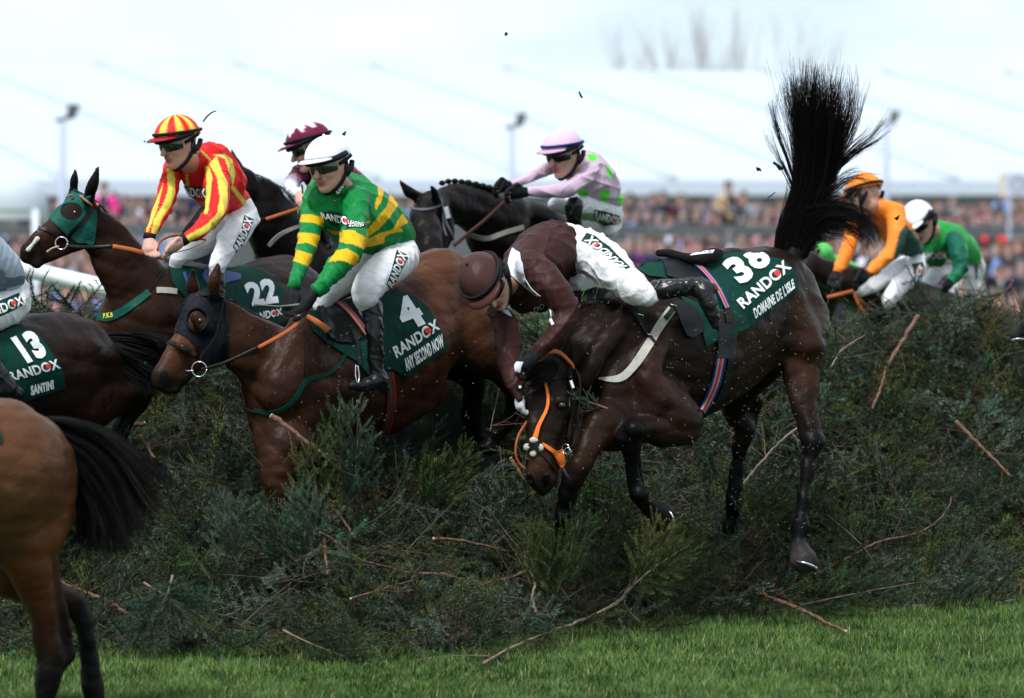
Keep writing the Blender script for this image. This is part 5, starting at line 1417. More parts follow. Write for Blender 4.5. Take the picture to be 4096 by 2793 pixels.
def horse_five():
    S = Sdf(F4, (0.0075, 0.0062, 0.0065)); c = (0.010, 0.008, 0.008)
    S.c([(380, 790, 25.3, 95), (330, 930, 25.2, 125, c), (350, 1100, 25.1, 140), (380, 1250, 25.0, 125), (380, 1450, 24.95, 100)], k=0.03)
    S.c([(470, 900, 25.3, 100), (500, 1080, 25.3, 110), (450, 1250, 25.2, 90)], k=0.04)
    S.c([(470, 820, 25.4, 130), (640, 830, 25.6, 185), (840, 900, 25.8, 230), (1080, 1000, 26.0, 250)], k=0.06, w=0.7)
    S.c([(1060, 860, 26.0, 110), (1280, 930, 26.2, 130), (1500, 1060, 26.4, 160), (1700, 1180, 27.0, 150)], k=0.06)
    S.c([(900, 1150, 25.9, 190), (1100, 1250, 26.0, 190)], k=0.06)
    S.c([(275, 760, 25.25, 52), (200, 720, 25.2, 50), (140, 655, 25.18, 26), (104, 602, 25.17, 7)], k=0.02)
    S.c([(440, 800, 25.2, 38), (430, 730, 25.15, 38), (400, 680, 25.12, 16)], k=0.02)
    o, T = horse(S, 0.012, 'black racehorse with a plaited mane and one ear back carrying the pink rider', FU, m_coat_blk)
    strap('browband', F4, [(215, 870), (300, 885), (400, 870), (480, 840)], 20, T, 0.012, mat('grey_strap', (0.10, 0.10, 0.12), 0.5), o)
    strap('cheek_strap', F4, [(480, 780), (505, 880), (530, 1000), (590, 1120), (620, 1200)], 18, T, 0.012, mat('grey_strap'), o)
    strap('number_tag', F4, [(520, 860), (545, 960)], 36, T, 0.02, mat('tag_grey', (0.5, 0.52, 0.56), 0.5), o)
    strap('cheek_strap', F4, [(500, 900), (505, 1020), (530, 1120)], 14, T, 0.012, mat('grey_strap'), o)
    ptube('rein', F4, [(600, 1210, 25.2), (740, 1090, 25.25), (900, 960, 25.3), (1100, 770, 25.4)], 17, mat('dark_red_rein', (0.06, 0.025, 0.022), 0.6), o, flat=0.4)
    strap('breast_girth', F4, [(720, 1090), (820, 1130), (920, 1140), (1050, 1090), (1230, 1040)], [30, 40, 44, 44, 40], T, 0.012, m_girth, o)
    for i, q in enumerate(catmull(np.array([(495, 640, 25.5), (570, 622, 25.55), (650, 625, 25.6), (730, 640, 25.65), (820, 660, 25.7), (900, 680, 25.75), (980, 700, 25.8)]), 9)):
        ball('mane_plait', F4.p(*q), 0.019 if i < 4 else 0.024, m_hair, o, sc=(1.1, 1, 0.9), seg=10)
    return o, T
H5, T5 = horse_five()

def horse_six():
    S = Sdf(FU, DK); c = (0.017, 0.010, 0.009)
    S.c([(-300, 1520, 20.9, 220), (-50, 1500, 21.1, 225), (160, 1470, 21.35, 218, c), (290, 1445, 21.5, 180, c), (375, 1510, 21.6, 128, DKB)], k=0.06, w=0.85)
    S.c([(330, 1600, 21.5, 130, DKB), (430, 1590, 21.6, 85, DK), (540, 1585, 21.7, 48, BLK), (565, 1590, 21.72, 42, BLK), (500, 1690, 21.7, 30, BLK), (470, 1760, 21.7, 32, BLK)], k=0.04)
    S.c([(300, 1660, 21.9, 110, DK), (330, 1780, 21.9, 60, BLK), (380, 1860, 21.95, 36, BLK)], k=0.04)
    S.c([(-330, 1420, 20.9, 120), (-480, 1250, 20.7, 100), (-620, 1150, 20.6, 90)], k=0.05)
    S.c([(-300, 1680, 20.9, 110), (-420, 1800, 20.8, 55), (-380, 1900, 20.8, 35)], k=0.05)
    S.c([(330, 1420, 21.38, 70, c), (300, 1560, 21.36, 60, DKB)], k=0.06)
    o, T = horse(S, 0.0105, 'dark brown racehorse at the left edge wearing number 13, seen from its quarters', FU)
    cl = drape('saddle_cloth', FC, [(-200, 900), (0, 868), (120, 808), (210, 835), (300, 868), (380, 970), (432, 1062), (482, 1130), (512, 1292), (178, 1400), (60, 1320), (-200, 1250)], T, 0.013, m_cloth, o, step=18, th=0.006, fold=0.002)
    drape('cloth_band', FC, [(205, 1250), (500, 1165), (510, 1290), (182, 1396), (170, 1330)], T, 0.017, m_cloth2, cl, step=18, th=0.003)
    lettering('number', '13', FC, [(212, 1104), (382, 1042), (255, 832), (72, 900)], T, 0.021, m_white, cl, bold=0.06)
    sponsor(FC, [(82, 1238), (475, 1135), (442, 1066), (50, 1168)], T, 0.021, cl)
    lettering('horse_name', 'SANTINI', FC, [(235, 1350), (416, 1296), (410, 1222), (228, 1272)], T, 0.023, m_white, cl, bold=0.06)
    D = 21.75
    G = [[(390, 1345, D), (480, 1330, D), (570, 1335, D), (660, 1345, D - .1), (720, 1400, D - .1)], [(400, 1370, D), (490, 1380, D), (580, 1400, D), (660, 1430, D), (700, 1500, D)],
         [(420, 1400, D), (500, 1440, D), (570, 1470, D), (640, 1510, D), (670, 1560, D)], [(440, 1440, D), (490, 1490, D), (540, 1530, D), (590, 1560, D), (600, 1600, D)]]
    strands('tail', G, 1500, 0.0020, m_hair, o, FU, spread=14, curl=6, seed=61, seg=14, dspread=0.06, lenvar=0.4, lock=12)
    core = Sdf(FU).c([(400, 1400, 21.75, 55), (500, 1420, 21.8, 75), (590, 1450, 21.82, 70), (650, 1470, 21.82, 30)], k=0.03); V, Q = core.build(0.012); mkmesh('tail_core', V, Q, m_hair, o)
    return o, T
H6, T6 = horse_six()

class Near(Fr):
    """the landed horse is nearer to the photographer than the fence"""
    def p(s, x, y, D): return Fr.p(s, x, y, D - 0.95)
    def m(s, r, D): return Fr.m(s, r, D - 0.95)
FD7 = Near(0, 1500, 1.2256)
def horse_seven():
    FD = FD7
    S = Sdf(FD, (0.078, 0.031, 0.014)); b = (0.098, 0.042, 0.020); g = (0.050, 0.022, 0.012)
    S.c([(-260, 470, 18.5, 330, b), (0, 450, 18.65, 330, b), (140, 520, 18.8, 262, b), (185, 650, 18.85, 190, (0.1054, 0.0403, 0.0161)), (215, 790, 18.8, 120, (0.0930, 0.0322, 0.0124))], k=0.06, w=0.85)
    S.c([(30, 330, 18.7, 170, g), (200, 400, 18.85, 130, b)], k=0.06)
    S.c([(120, 860, 18.75, 120, (0.0806, 0.0267, 0.0112)), (165, 1000, 18.75, 100, (0.0806, 0.0279, 0.0112)), (205, 1170, 18.8, 68, (0.0450, 0.0160, 0.0075)), (238, 1330, 18.82, 66, (0.0150, 0.0075, 0.0050)), (240, 1450, 18.82, 68, BLK), (215, 1620, 18.8, 50, BLK), (190, 1800, 18.8, 44, BLK)], k=0.04)
    S.c([(262, 930, 18.85, 30, (0.0744, 0.0260, 0.0112)), (295, 1150, 18.85, 34, BLK), (330, 1350, 18.88, 36, BLK), (300, 1420, 18.86, 30, BLK)], k=0.03)
    S.c([(60, 980, 19.1, 130, g), (250, 1080, 19.15, 78, (0.0250, 0.0100, 0.0060)), (372, 1140, 19.2, 56, BLK), (418, 1260, 19.2, 46, BLK), (436, 1400, 19.2, 48, BLK), (462, 1580, 19.2, 50, BLK), (480, 1750, 19.2, 46, BLK)], k=0.04)
    S.c([(-300, 700, 18.6, 250, b), (0, 750, 18.7, 170, g)], k=0.08)
    o, T = horse(S, 0.0105, 'tan bay racehorse hindquarters with long black tail filling the bottom left corner', FU)
    D = 18.95
    G = [[(225, 210, D), (330, 215, D), (480, 255, D), (620, 330, D), (760, 430, D), (900, 570, D)],
         [(235, 230, D), (350, 250, D), (500, 320, D), (620, 420, D), (720, 540, D), (850, 690, D)],
         [(250, 260, D), (370, 320, D), (500, 420, D), (600, 560, D), (660, 700, D), (720, 850, D)],
         [(290, 330, D), (400, 430, D), (500, 560, D), (570, 700, D), (610, 820, D), (640, 920, D)],
         [(330, 430, D), (400, 540, D), (450, 660, D), (490, 780, D), (510, 860, D), (520, 900, D)],
         [(360, 560, D), (380, 650, D), (385, 750, D), (375, 810, D), (365, 860, D)]]
    t = strands('tail', G, 2600, 0.0018, m_hair, o, FD, spread=16, curl=10, seed=71, seg=20, dspread=0.07, lenvar=0.6, lock=14)
    core = Sdf(FD).c([(225, 250, 18.95, 40), (330, 330, 19.0, 75), (430, 450, 19.02, 100), (470, 570, 19.03, 92), (440, 690, 19.03, 58), (400, 780, 19.03, 30)], k=0.03); V, Q = core.build(0.012); mkmesh('tail_core', V, Q, m_hair, t)
    V = T.many([FD.px(x, y) for x, y in ((-6, 262), (10, 270), (8, 335), (-6, 340))], 0.012)
    drape('saddle_cloth', FD, [(-160, 240), (-4, 262), (9, 300), (5, 332), (-160, 380)], T, 0.012, m_cloth, o, step=14)
    return o, T
H7, T7 = horse_seven()

def far_horses():
    S = Sdf(FU, (0.022, 0.015, 0.014))
    S.c([(3230, 1060, 27.9, 40), (3330, 1100, 28.0, 56), (3440, 1150, 28.2, 84), (3540, 1190, 28.5, 105), (3700, 1270, 29.0, 130), (3820, 1300, 29.3, 120)], k=0.06)
    S.c([(3240, 1050, 27.9, 44), (3180, 1120, 27.8, 36), (3150, 1170, 27.7, 26)], k=0.03)
    S.c([(3520, 1300, 28.4, 80), (3500, 1420, 28.3, 40), (3520, 1500, 28.3, 30)], k=0.05); S.c([(3800, 1380, 29.2, 80), (3830, 1480, 29.2, 40)], k=0.05)
    o, T = horse(S, 0.016, 'dark brown racehorse carrying the rider in orange behind the fence', FU)
    ptube('rein', FB, [(245, 1222, 27.6), (360, 1195, 27.6), (480, 1165, 27.7)], 18, m_tan, o, flat=0.5)
    ptube('martingale_strap', FB, [(485, 1170, 27.7), (530, 1280, 27.7), (600, 1385, 27.7)], 15, m_tan, o, flat=0.5)
    ptube('martingale_strap', FB, [(530, 1230, 27.75), (590, 1290, 27.75), (660, 1345, 27.8)], 17, mat('rust_leather', (0.16, 0.05, 0.03), 0.6), o, flat=0.5)
    S = Sdf(FU, (0.040, 0.022, 0.018))
    S.c([(3640, 1290, 29.3, 60), (3760, 1290, 29.4, 90), (3900, 1300, 29.5, 88), (4010, 1310, 29.7, 80), (4110, 1350, 29.9, 70)], k=0.06)
    S.c([(3640, 1290, 29.3, 60), (3560, 1230, 29.2, 50), (3520, 1260, 29.1, 40)], k=0.04)
    S.c([(3800, 1360, 29.4, 60), (3790, 1460, 29.4, 35)], k=0.04); S.c([(4100, 1400, 29.9, 60), (4120, 1500, 29.9, 35)], k=0.04)
    horse(S, 0.016, 'brown racehorse carrying the rider in green, its back showing over the fence top', FU)
    S = Sdf(FU, (0.020, 0.016, 0.016))
    S.c([(3150, 1080, 30.6, 40), (3220, 1110, 30.8, 60), (3330, 1130, 31.0, 80), (3420, 1150, 31.3, 70)], k=0.06)
    S.c([(3300, 1220, 31.0, 50), (3290, 1320, 31.0, 30)], k=0.04)
    horse(S, 0.018, 'dark racehorse carrying the crouched rider in lime green behind the tail', FU)
    S = Sdf(FU, BLK)
    S.c([(4062, 1345, 24.6, 18, (0.0250, 0.0240, 0.0250)), (4085, 1322, 24.6, 26, (0.0250, 0.0240, 0.0250)), (4110, 1300, 24.6, 26, BLK), (4180, 1290, 24.6, 24, BLK), (4300, 1330, 24.7, 30, BLK), (4420, 1300, 24.8, 90, BLK), (4560, 1260, 25.0, 180, BLK), (4800, 1240, 25.3, 190, BLK)], k=0.02)
    o, T = horse(S, 0.008, 'racehorse of which only one shod dark hoof shows at the right edge', FU)
    ptube('horseshoe', FU, [(4049, 1362, 24.55), (4072, 1356, 24.53), (4105, 1358, 24.55)], 5, m_steel, o)
far_horses()
# ================================================================ riders
m_skin = mat('skin', attr=True, rough=0.5, spec=0.25, bump=0.15, bscale=90, bdist=0.004)
m_silk = mat('silk', attr=True, rough=0.46, spec=0.12, bump=0.55, bscale=9, bdist=0.03, detail=3, stretch=(1.0, 1.0, 0.5))
m_breech = mat('white_breeches', attr=True, rough=0.7, bump=0.6, bscale=11, bdist=0.03, detail=3)
m_boot = mat('riding_boot', (0.008, 0.008, 0.010), 0.3, spec=0.4, bump=0.35, bscale=24, bdist=0.012)
m_glove = mat('black_glove', (0.010, 0.010, 0.012), 0.6)
m_goggle = mat('goggle_lens', (0.004, 0.004, 0.006), 0.06, spec=0.9, coat=0.5)
m_rubber = mat('black_webbing', (0.012, 0.012, 0.014), 0.6)
SKC = (0.58, 0.34, 0.27)
WH = (0.76, 0.77, 0.80)
PATCH = (0.003, 0.040, 0.030)

def norm(v): v = np.array(v, float); return v / np.linalg.norm(v)
class HeadFrame:
    def __init__(s, c, f, u, sc=1.0):
        s.c = np.array(c, float); s.f = norm(f); u = np.array(u, float); u = u - s.f * (u @ s.f); s.u = norm(u); s.r = np.cross(s.f, s.u); s.k = sc
    def __call__(s, x, y, z): return s.c + s.k * (x * s.r + y * s.f + z * s.u)
    def many(s, P): P = np.asarray(P, float); return s.c + s.k * (P[:, :1] * s.r + P[:, 1:2] * s.f + P[:, 2:] * s.u)

def head_sdf(S, h, neck_to=None, skin=SKC):
    k = h.k; lip = (0.36, 0.09, 0.08); sh = (0.34, 0.14, 0.11)
    S.w3([(h(0, -0.02, 0.035), 0.088 * k, skin)], k=0.03)
    S.w3([(h(0, 0.02, 0.02), 0.075 * k, skin), (h(0, 0.035, -0.05), 0.052 * k), (h(0, 0.055, -0.088), 0.028 * k)], k=0.03)
    for x in (-1, 1):
        S.w3([(h(x * 0.045, -0.01, -0.02), 0.040 * k, skin), (h(x * 0.040, 0.015, -0.065), 0.026 * k), (h(x * 0.015, 0.055, -0.092), 0.018 * k)], k=0.02)
        S.w3([(h(x * 0.040, 0.058, -0.020), 0.024 * k, (0.58, 0.29, 0.235))], k=0.015)
        S.w3([(h(x * 0.020, 0.082, -0.045), 0.010 * k, (0.50, 0.27, 0.21))], k=0.008)
        S.w3([(h(x * 0.078, -0.02, 0.0), 0.014 * k, skin), (h(x * 0.08, -0.015, -0.03), 0.011 * k)], k=0.008)
        S.w3([(h(x * 0.032, 0.078, 0.012), 0.013 * k, (0.5, 0.27, 0.2))], k=0.008)
    S.w3([(h(0, 0.088, 0.012), 0.011 * k, skin), (h(0, 0.114, -0.024), 0.0125 * k)], k=0.007)
    S.w3([(h(-0.014, 0.098, -0.027), 0.009 * k, sh), (h(0.014, 0.098, -0.027), 0.009 * k, sh)], k=0.007)
    S.w3([(h(-0.02, 0.080, -0.056), 0.007 * k, lip), (h(0, 0.090, -0.054), 0.009 * k, lip), (h(0.02, 0.080, -0.056), 0.007 * k, lip)], k=0.006)
    S.w3([(h(-0.017, 0.080, -0.066), 0.007 * k, lip), (h(0, 0.087, -0.066), 0.009 * k, lip), (h(0.017, 0.080, -0.066), 0.007 * k, lip)], k=0.006)
    S.w3([(h(0, 0.078, -0.094), 0.018 * k, skin)], k=0.012)
    if neck_to is not None:
        S.w3([(h(0, -0.025, -0.06), 0.056 * k, (0.5, 0.26, 0.19)), (neck_to, 0.06)], k=0.02)

def helmet(h, parent, colfn, peak_col=None, band=None, peak_mat=None, silk=True):
    na, nr = 40, 16; V, F = [], []
    for i in range(nr + 1):
        for j in range(na):
            a = 2 * math.pi * j / na
            low = -0.10 + 0.30 * (0.5 - 0.5 * math.cos(a))            # a=0 back, pi front
            el = math.pi / 2 + (low * 1.0 - math.pi / 2) * (i / nr)
            rx, ry, rz = 0.106, 0.130 + (0.012 if abs(a - math.pi) < 1.5 else 0.0), 0.118
            puff = 1 + 0.012 * math.sin(5 * a + 3 * el) * (i / nr)
            V.append([rx * math.cos(el) * math.sin(a) * puff, -0.012 - ry * math.cos(el) * math.cos(a) * puff, 0.045 + rz * math.sin(el)])
    V = np.array(V); loc = V.copy()
    F = [(i * na + j, i * na + (j + 1) % na, (i + 1) * na + (j + 1) % na, (i + 1) * na + j) for i in range(nr) for j in range(na)]
    W = h.many(V); C = np.array([colfn(p) for p in loc])
    # rim turned in
    n0 = len(W); rim = h.many(np.stack([loc[-na:, 0] * 0.9, (loc[-na:, 1] + 0.012) * 0.9 - 0.012, loc[-na:, 2] + 0.006], 1))
    W = np.vstack([W, rim]); C = np.vstack([C, C[-na:] * 0.6])
    F += [(n0 - na + j, n0 - na + (j + 1) % na, n0 + (j + 1) % na, n0 + j) for j in range(na)]
    o = mkmesh('helmet', W, F, m_silk if silk else m_silk, parent, colors=C)
    # peak
    pk, fc = [], []; m = 15
    for i in range(m):
        a = math.pi + (i / (m - 1) - 0.5) * 2.0
        el = -0.10 + 0.30 * (0.5 - 0.5 * math.cos(a)); q = math.sin(math.pi * i / (m - 1)) ** 0.6
        for e, dz in ((0.0, 0.0), (0.5, 0.001), (1.0, -0.010)):
            for t in (0.0, -0.005):
                rx, ry = 0.106 + 0.055 * e * q, 0.139 + 0.055 * e * q
                pk.append([rx * math.cos(el) * math.sin(a), -0.012 - ry * math.cos(el) * math.cos(a), 0.045 + 0.118 * math.sin(el) + dz * q + t - 0.002])
    for i in range(m - 1):
        b = i * 6
        fc += [(b, b + 6, b + 8, b + 2), (b + 2, b + 8, b + 10, b + 4), (b + 1, b + 3, b + 9, b + 7), (b + 3, b + 5, b + 11, b + 9), (b + 4, b + 10, b + 11, b + 5)]
    pc = peak_col if peak_col is not None else colfn(np.array([0, 0.1, 0.05]))
    mkmesh('peak', h.many(pk), fc, m_silk, o, colors=np.tile(np.array(pc), (len(pk), 1)))
    # dark shell under the silk, showing above the goggles
    P = [h(0.100 * math.sin(a), -0.012 + 0.128 * math.cos(a), 0.058 - 0.014 * math.cos(a)) for a in np.linspace(-1.75, 1.75, 21)]
    V, F = tubegeo(P, 0.0165 * h.k, 8); mkmesh('helmet_brow', V, F, m_rubber, o)
    if band is not None:
        P = [h(0.109 * math.sin(a), -0.012 + 0.137 * math.cos(a), 0.070 + 0.012 * math.cos(a)) for a in np.linspace(-math.pi, math.pi, 41)]
        V, F = tubegeo(P, 0.009 * h.k, 6); mkmesh('goggle_strap', V, F, band, o)
    ball('button', h(0, -0.012, 0.165), 0.008 * h.k, o.data.materials[0] if False else m_rubber if pc[0] < 0.1 else m_white, o, seg=8)
    return o

def goggles(h, parent, glossy=m_goggle):
    V, F = [], []; n = 19; m = 5
    for i in range(n):
        a = (i / (n - 1) - 0.5) * 2 * 1.30
        for j in range(m):
            t = j / (m - 1) - 0.5
            notch = 0.016 * math.exp(-(a / 0.16) ** 2) if t < 0 else 0
            z = 0.013 + 0.060 * t * (1 - 0.25 * abs(a / 1.3) ** 2) + notch * (-t * 2) * 1.2
            R = 1 + 0.04 * math.cos(math.pi * t)
            V.append([0.087 * math.sin(a) * R, 0.010 + 0.090 * math.cos(a) * R, z])
    F = [(i * m + j, (i + 1) * m + j, (i + 1) * m + j + 1, i * m + j + 1) for i in range(n - 1) for j in range(m - 1)]
    W, F = thicken(h.many(V), F, 0.004)
    g = mkmesh('goggles', W, F, glossy, parent)
    V = [h(p[0] * 1.01, p[1] + 0.002, p[2]) for p in []]
    for x in (-1, 1):
        P = [h(x * 0.086, 0.02, 0.016), h(x * 0.098, -0.03, 0.03), h(x * 0.104, -0.07, 0.045)]
        V, F = tubegeo(catmull(P, 8), 0.010 * h.k, 6, flat=0.4); mkmesh('goggle_band', V, F, m_rubber, g)
    return g

def harness(h, parent):
    parts = []
    for x in (-1, 1):
        parts.append(tubegeo(catmull([h(x * 0.092, -0.03, 0.03), h(x * 0.096, -0.025, -0.01), h(x * 0.085, -0.01, -0.05), h(x * 0.055, 0.02, -0.095), h(x * 0.02, 0.045, -0.118), h(0, 0.05, -0.122)], 16), 0.011 * h.k, 7))
        parts.append(tubegeo(catmull([h(x * 0.085, -0.09, 0.01), h(x * 0.092, -0.06, -0.02), h(x * 0.088, -0.02, -0.045)], 8), 0.014 * h.k, 7))
    V, F = join_geo(parts); mkmesh('chin_strap', V, F, m_rubber, parent)
    for x in (-1, 1): ball('ear_pad', h(x * 0.088, -0.03, -0.02), 0.030 * h.k, m_rubber, parent, sc=(0.55, 1, 1.1))

def hand(S, w, kn, side, curl, col, r=1.0, thumb=1):
    """closed hand: wrist w, knuckles kn, side = across the palm (unit, towards the thumb), curl = where the fingers bend to"""
    w, kn = np.array(w, float), np.array(kn, float); d = norm(kn - w); sd = norm(side); cu = norm(curl)
    S.w3([(w, 0.026 * r, col), (w + (kn - w) * 0.5, 0.030 * r, col), (kn, 0.027 * r, col)], k=0.012, w=1.0)
    for i in (-1, 1): S.w3([(w + (kn - w) * 0.45 + sd * 0.014 * i, 0.022 * r, col), (kn + sd * 0.024 * i, 0.018 * r, col)], k=0.012)
    for i in range(4):
        t = (1.5 - i); ln = (0.030, 0.034, 0.032, 0.025)[i] * r
        b = kn + sd * t * 0.0185 * r; p1 = b + (d * 0.55 + cu * 0.75) * ln; p2 = p1 + (cu * 0.9 - d * 0.35) * ln * 0.8; p3 = p2 + (-d * 0.9 + cu * 0.1) * ln * 0.6
        S.w3([(b, 0.0108 * r, col), (p1, 0.0100 * r, col), (p2, 0.0090 * r, col), (p3, 0.0082 * r, col)], k=0.004)
    t0 = w + (kn - w) * 0.35 + sd * 0.026 * r; t1 = t0 + (sd * 0.6 + d * 0.8) * 0.030 * r; t2 = t1 + (d * 0.8 + cu * 0.6 - sd * 0.35) * 0.028 * r
    S.w3([(t0, 0.014 * r, col), (t1, 0.0115 * r, col), (t2, 0.0095 * r, col)], k=0.008)

def wrinkle(V, Q, amp, sc, seed=0, stretch=(1, 1, 1)):
    """cloth folds: displace the surface along its normals by ridged waves"""
    N = np.zeros_like(V); q = V[Q]; n = np.cross(q[:, 2] - q[:, 0], q[:, 3] - q[:, 1])
    for i in range(4): np.add.at(N, Q[:, i], n)
    N /= np.maximum(np.linalg.norm(N, axis=1), 1e-12)[:, None]
    rng = np.random.default_rng(seed); d = np.zeros(len(V)); P = V * np.array(stretch)
    for o in range(5):
        k = rng.normal(0, 1, 3); k = k / np.linalg.norm(k) * sc * 1.6 ** (o % 3)
        k2 = rng.normal(0, 1, 3) * sc * 0.6
        ph = P @ k + 1.3 * np.sin(P @ k2 + o)
        d += (1 - np.abs(np.sin(ph))) ** 2 * np.clip(np.sin(P @ (k2 * 0.5) + o * 2) + 0.4, 0, 1) / (1 + 0.5 * o)
    return V + N * (d - d.mean())[:, None] * amp

def stamp(C, V, stamps):
    X, Y = toXZ(V)
    for fr, poly, col in stamps:
        m = inpoly(X, Y, [fr.px(*p) for p in poly]); C[m] = col
    return C

class Rider:
    def __init__(s, label, fr=FU):
        s.label, s.fr = label, fr
        s.skin, s.jersey, s.breech = Sdf(fr), Sdf(fr), Sdf(fr); s.boots, s.gloves = [], []
        s.stamps, s.bst = [], []; s.h = None
    def top(s, nodes, k=0.03, fr=None, w=1.0, **kw):
        s.jersey.c(nodes, k=k, fr=fr, w=w, **kw); s.skin.c([n[:4] for n in nodes], k=k, fr=fr, w=w, grow=-0.016, **kw)
    def leg(s, nodes, k=0.03, fr=None, w=1.0):
        s.breech.c(nodes, k=k, fr=fr, w=w); s.skin.c([n[:4] for n in nodes], k=k, fr=fr, w=w, grow=-0.016)
    def boot(s, nodes, fr=None, k=0.02, mat_=None, name='boot'):
        b = Sdf(fr or s.fr); b.c(nodes, k=k); s.boots.append((name, b, mat_ or m_boot)); s.skin.c([n[:4] for n in nodes], k=k, fr=fr, grow=-0.010)
    def glove(s, w, kn, side, curl, fr=None, col=None, r=1.0, bare=False):
        fr = fr or s.fr; W, K = fr.p(*w), fr.p(*kn)
        if bare: hand(s.skin, W, K, side, curl, SKC, r)
        else:
            g = Sdf(fr); hand(g, W, K, side, curl, col or (0.010, 0.010, 0.012), r); s.gloves.append(g)
            hand(s.skin, W, K, side, curl, SKC, r * 0.8)
    def make(s, vox=0.0055, jvox=0.0065, amp=0.006, seed=1, soft=0.003):
        s.skin.col = np.array(SKC)
        if s.h is not None: head_sdf(s.skin, s.h, s.neck)
        for g in s.skin.seg:
            if g['ca'].sum() == 1.5: g['ca'] = g['cb'] = np.array(SKC)
        V, Q = s.skin.build(vox); C = s.skin.colors(soft=0.004)
        o = mkmesh('person', V, Q, m_skin, colors=C); tag(o, s.label, 'person', 'jockeys')
        V, Q = s.jersey.build(jvox); C = s.jersey.colors(soft=soft); V = wrinkle(V, Q, amp * 1.9, 24, seed)
        C = stamp(C, V, s.stamps); s.jo = mkmesh('jersey', V, Q, m_silk, o, colors=C); s.tj = Target((V, Q))
        V, Q = s.breech.build(jvox); C = s.breech.colors(soft=soft); V = wrinkle(V, Q, amp * 1.7, 26, seed + 50)
        C = stamp(C, V, s.bst); s.bo = mkmesh('breeches', V, Q, m_breech, o, colors=C); s.tb = Target((V, Q))
        for nm, b, mm in s.boots:
            V, Q = b.build(0.006); V = wrinkle(V, Q, 0.006, 42, seed + 9); mkmesh(nm, V, Q, mm, o)
        for g in s.gloves:
            V, Q = g.build(0.004); C = g.colors(soft=0.003); mkmesh('glove', V, Q, mat('glove_cloth', attr=True, rough=0.6), o, colors=C)
        s.o = o; return o
    def patch(s, which, fr, poly, q=None, word='RANDOX', dot=True, clip=None, off=0.004, bold=0.035):
        T, par = (s.tj, s.jo) if which == 'j' else (s.tb, s.bo)
        p = drape('sponsor_patch', fr, poly, T, off, mat('patch_green', PATCH, 0.6), par, step=9, th=0.003)
        if q is None: return p
        if dot: sponsor(fr, q, T, off + 0.004, p, bold, clip)
        else: lettering('lettering', word, fr, q, T, off + 0.004, m_white, p, bold, clip)
        return p

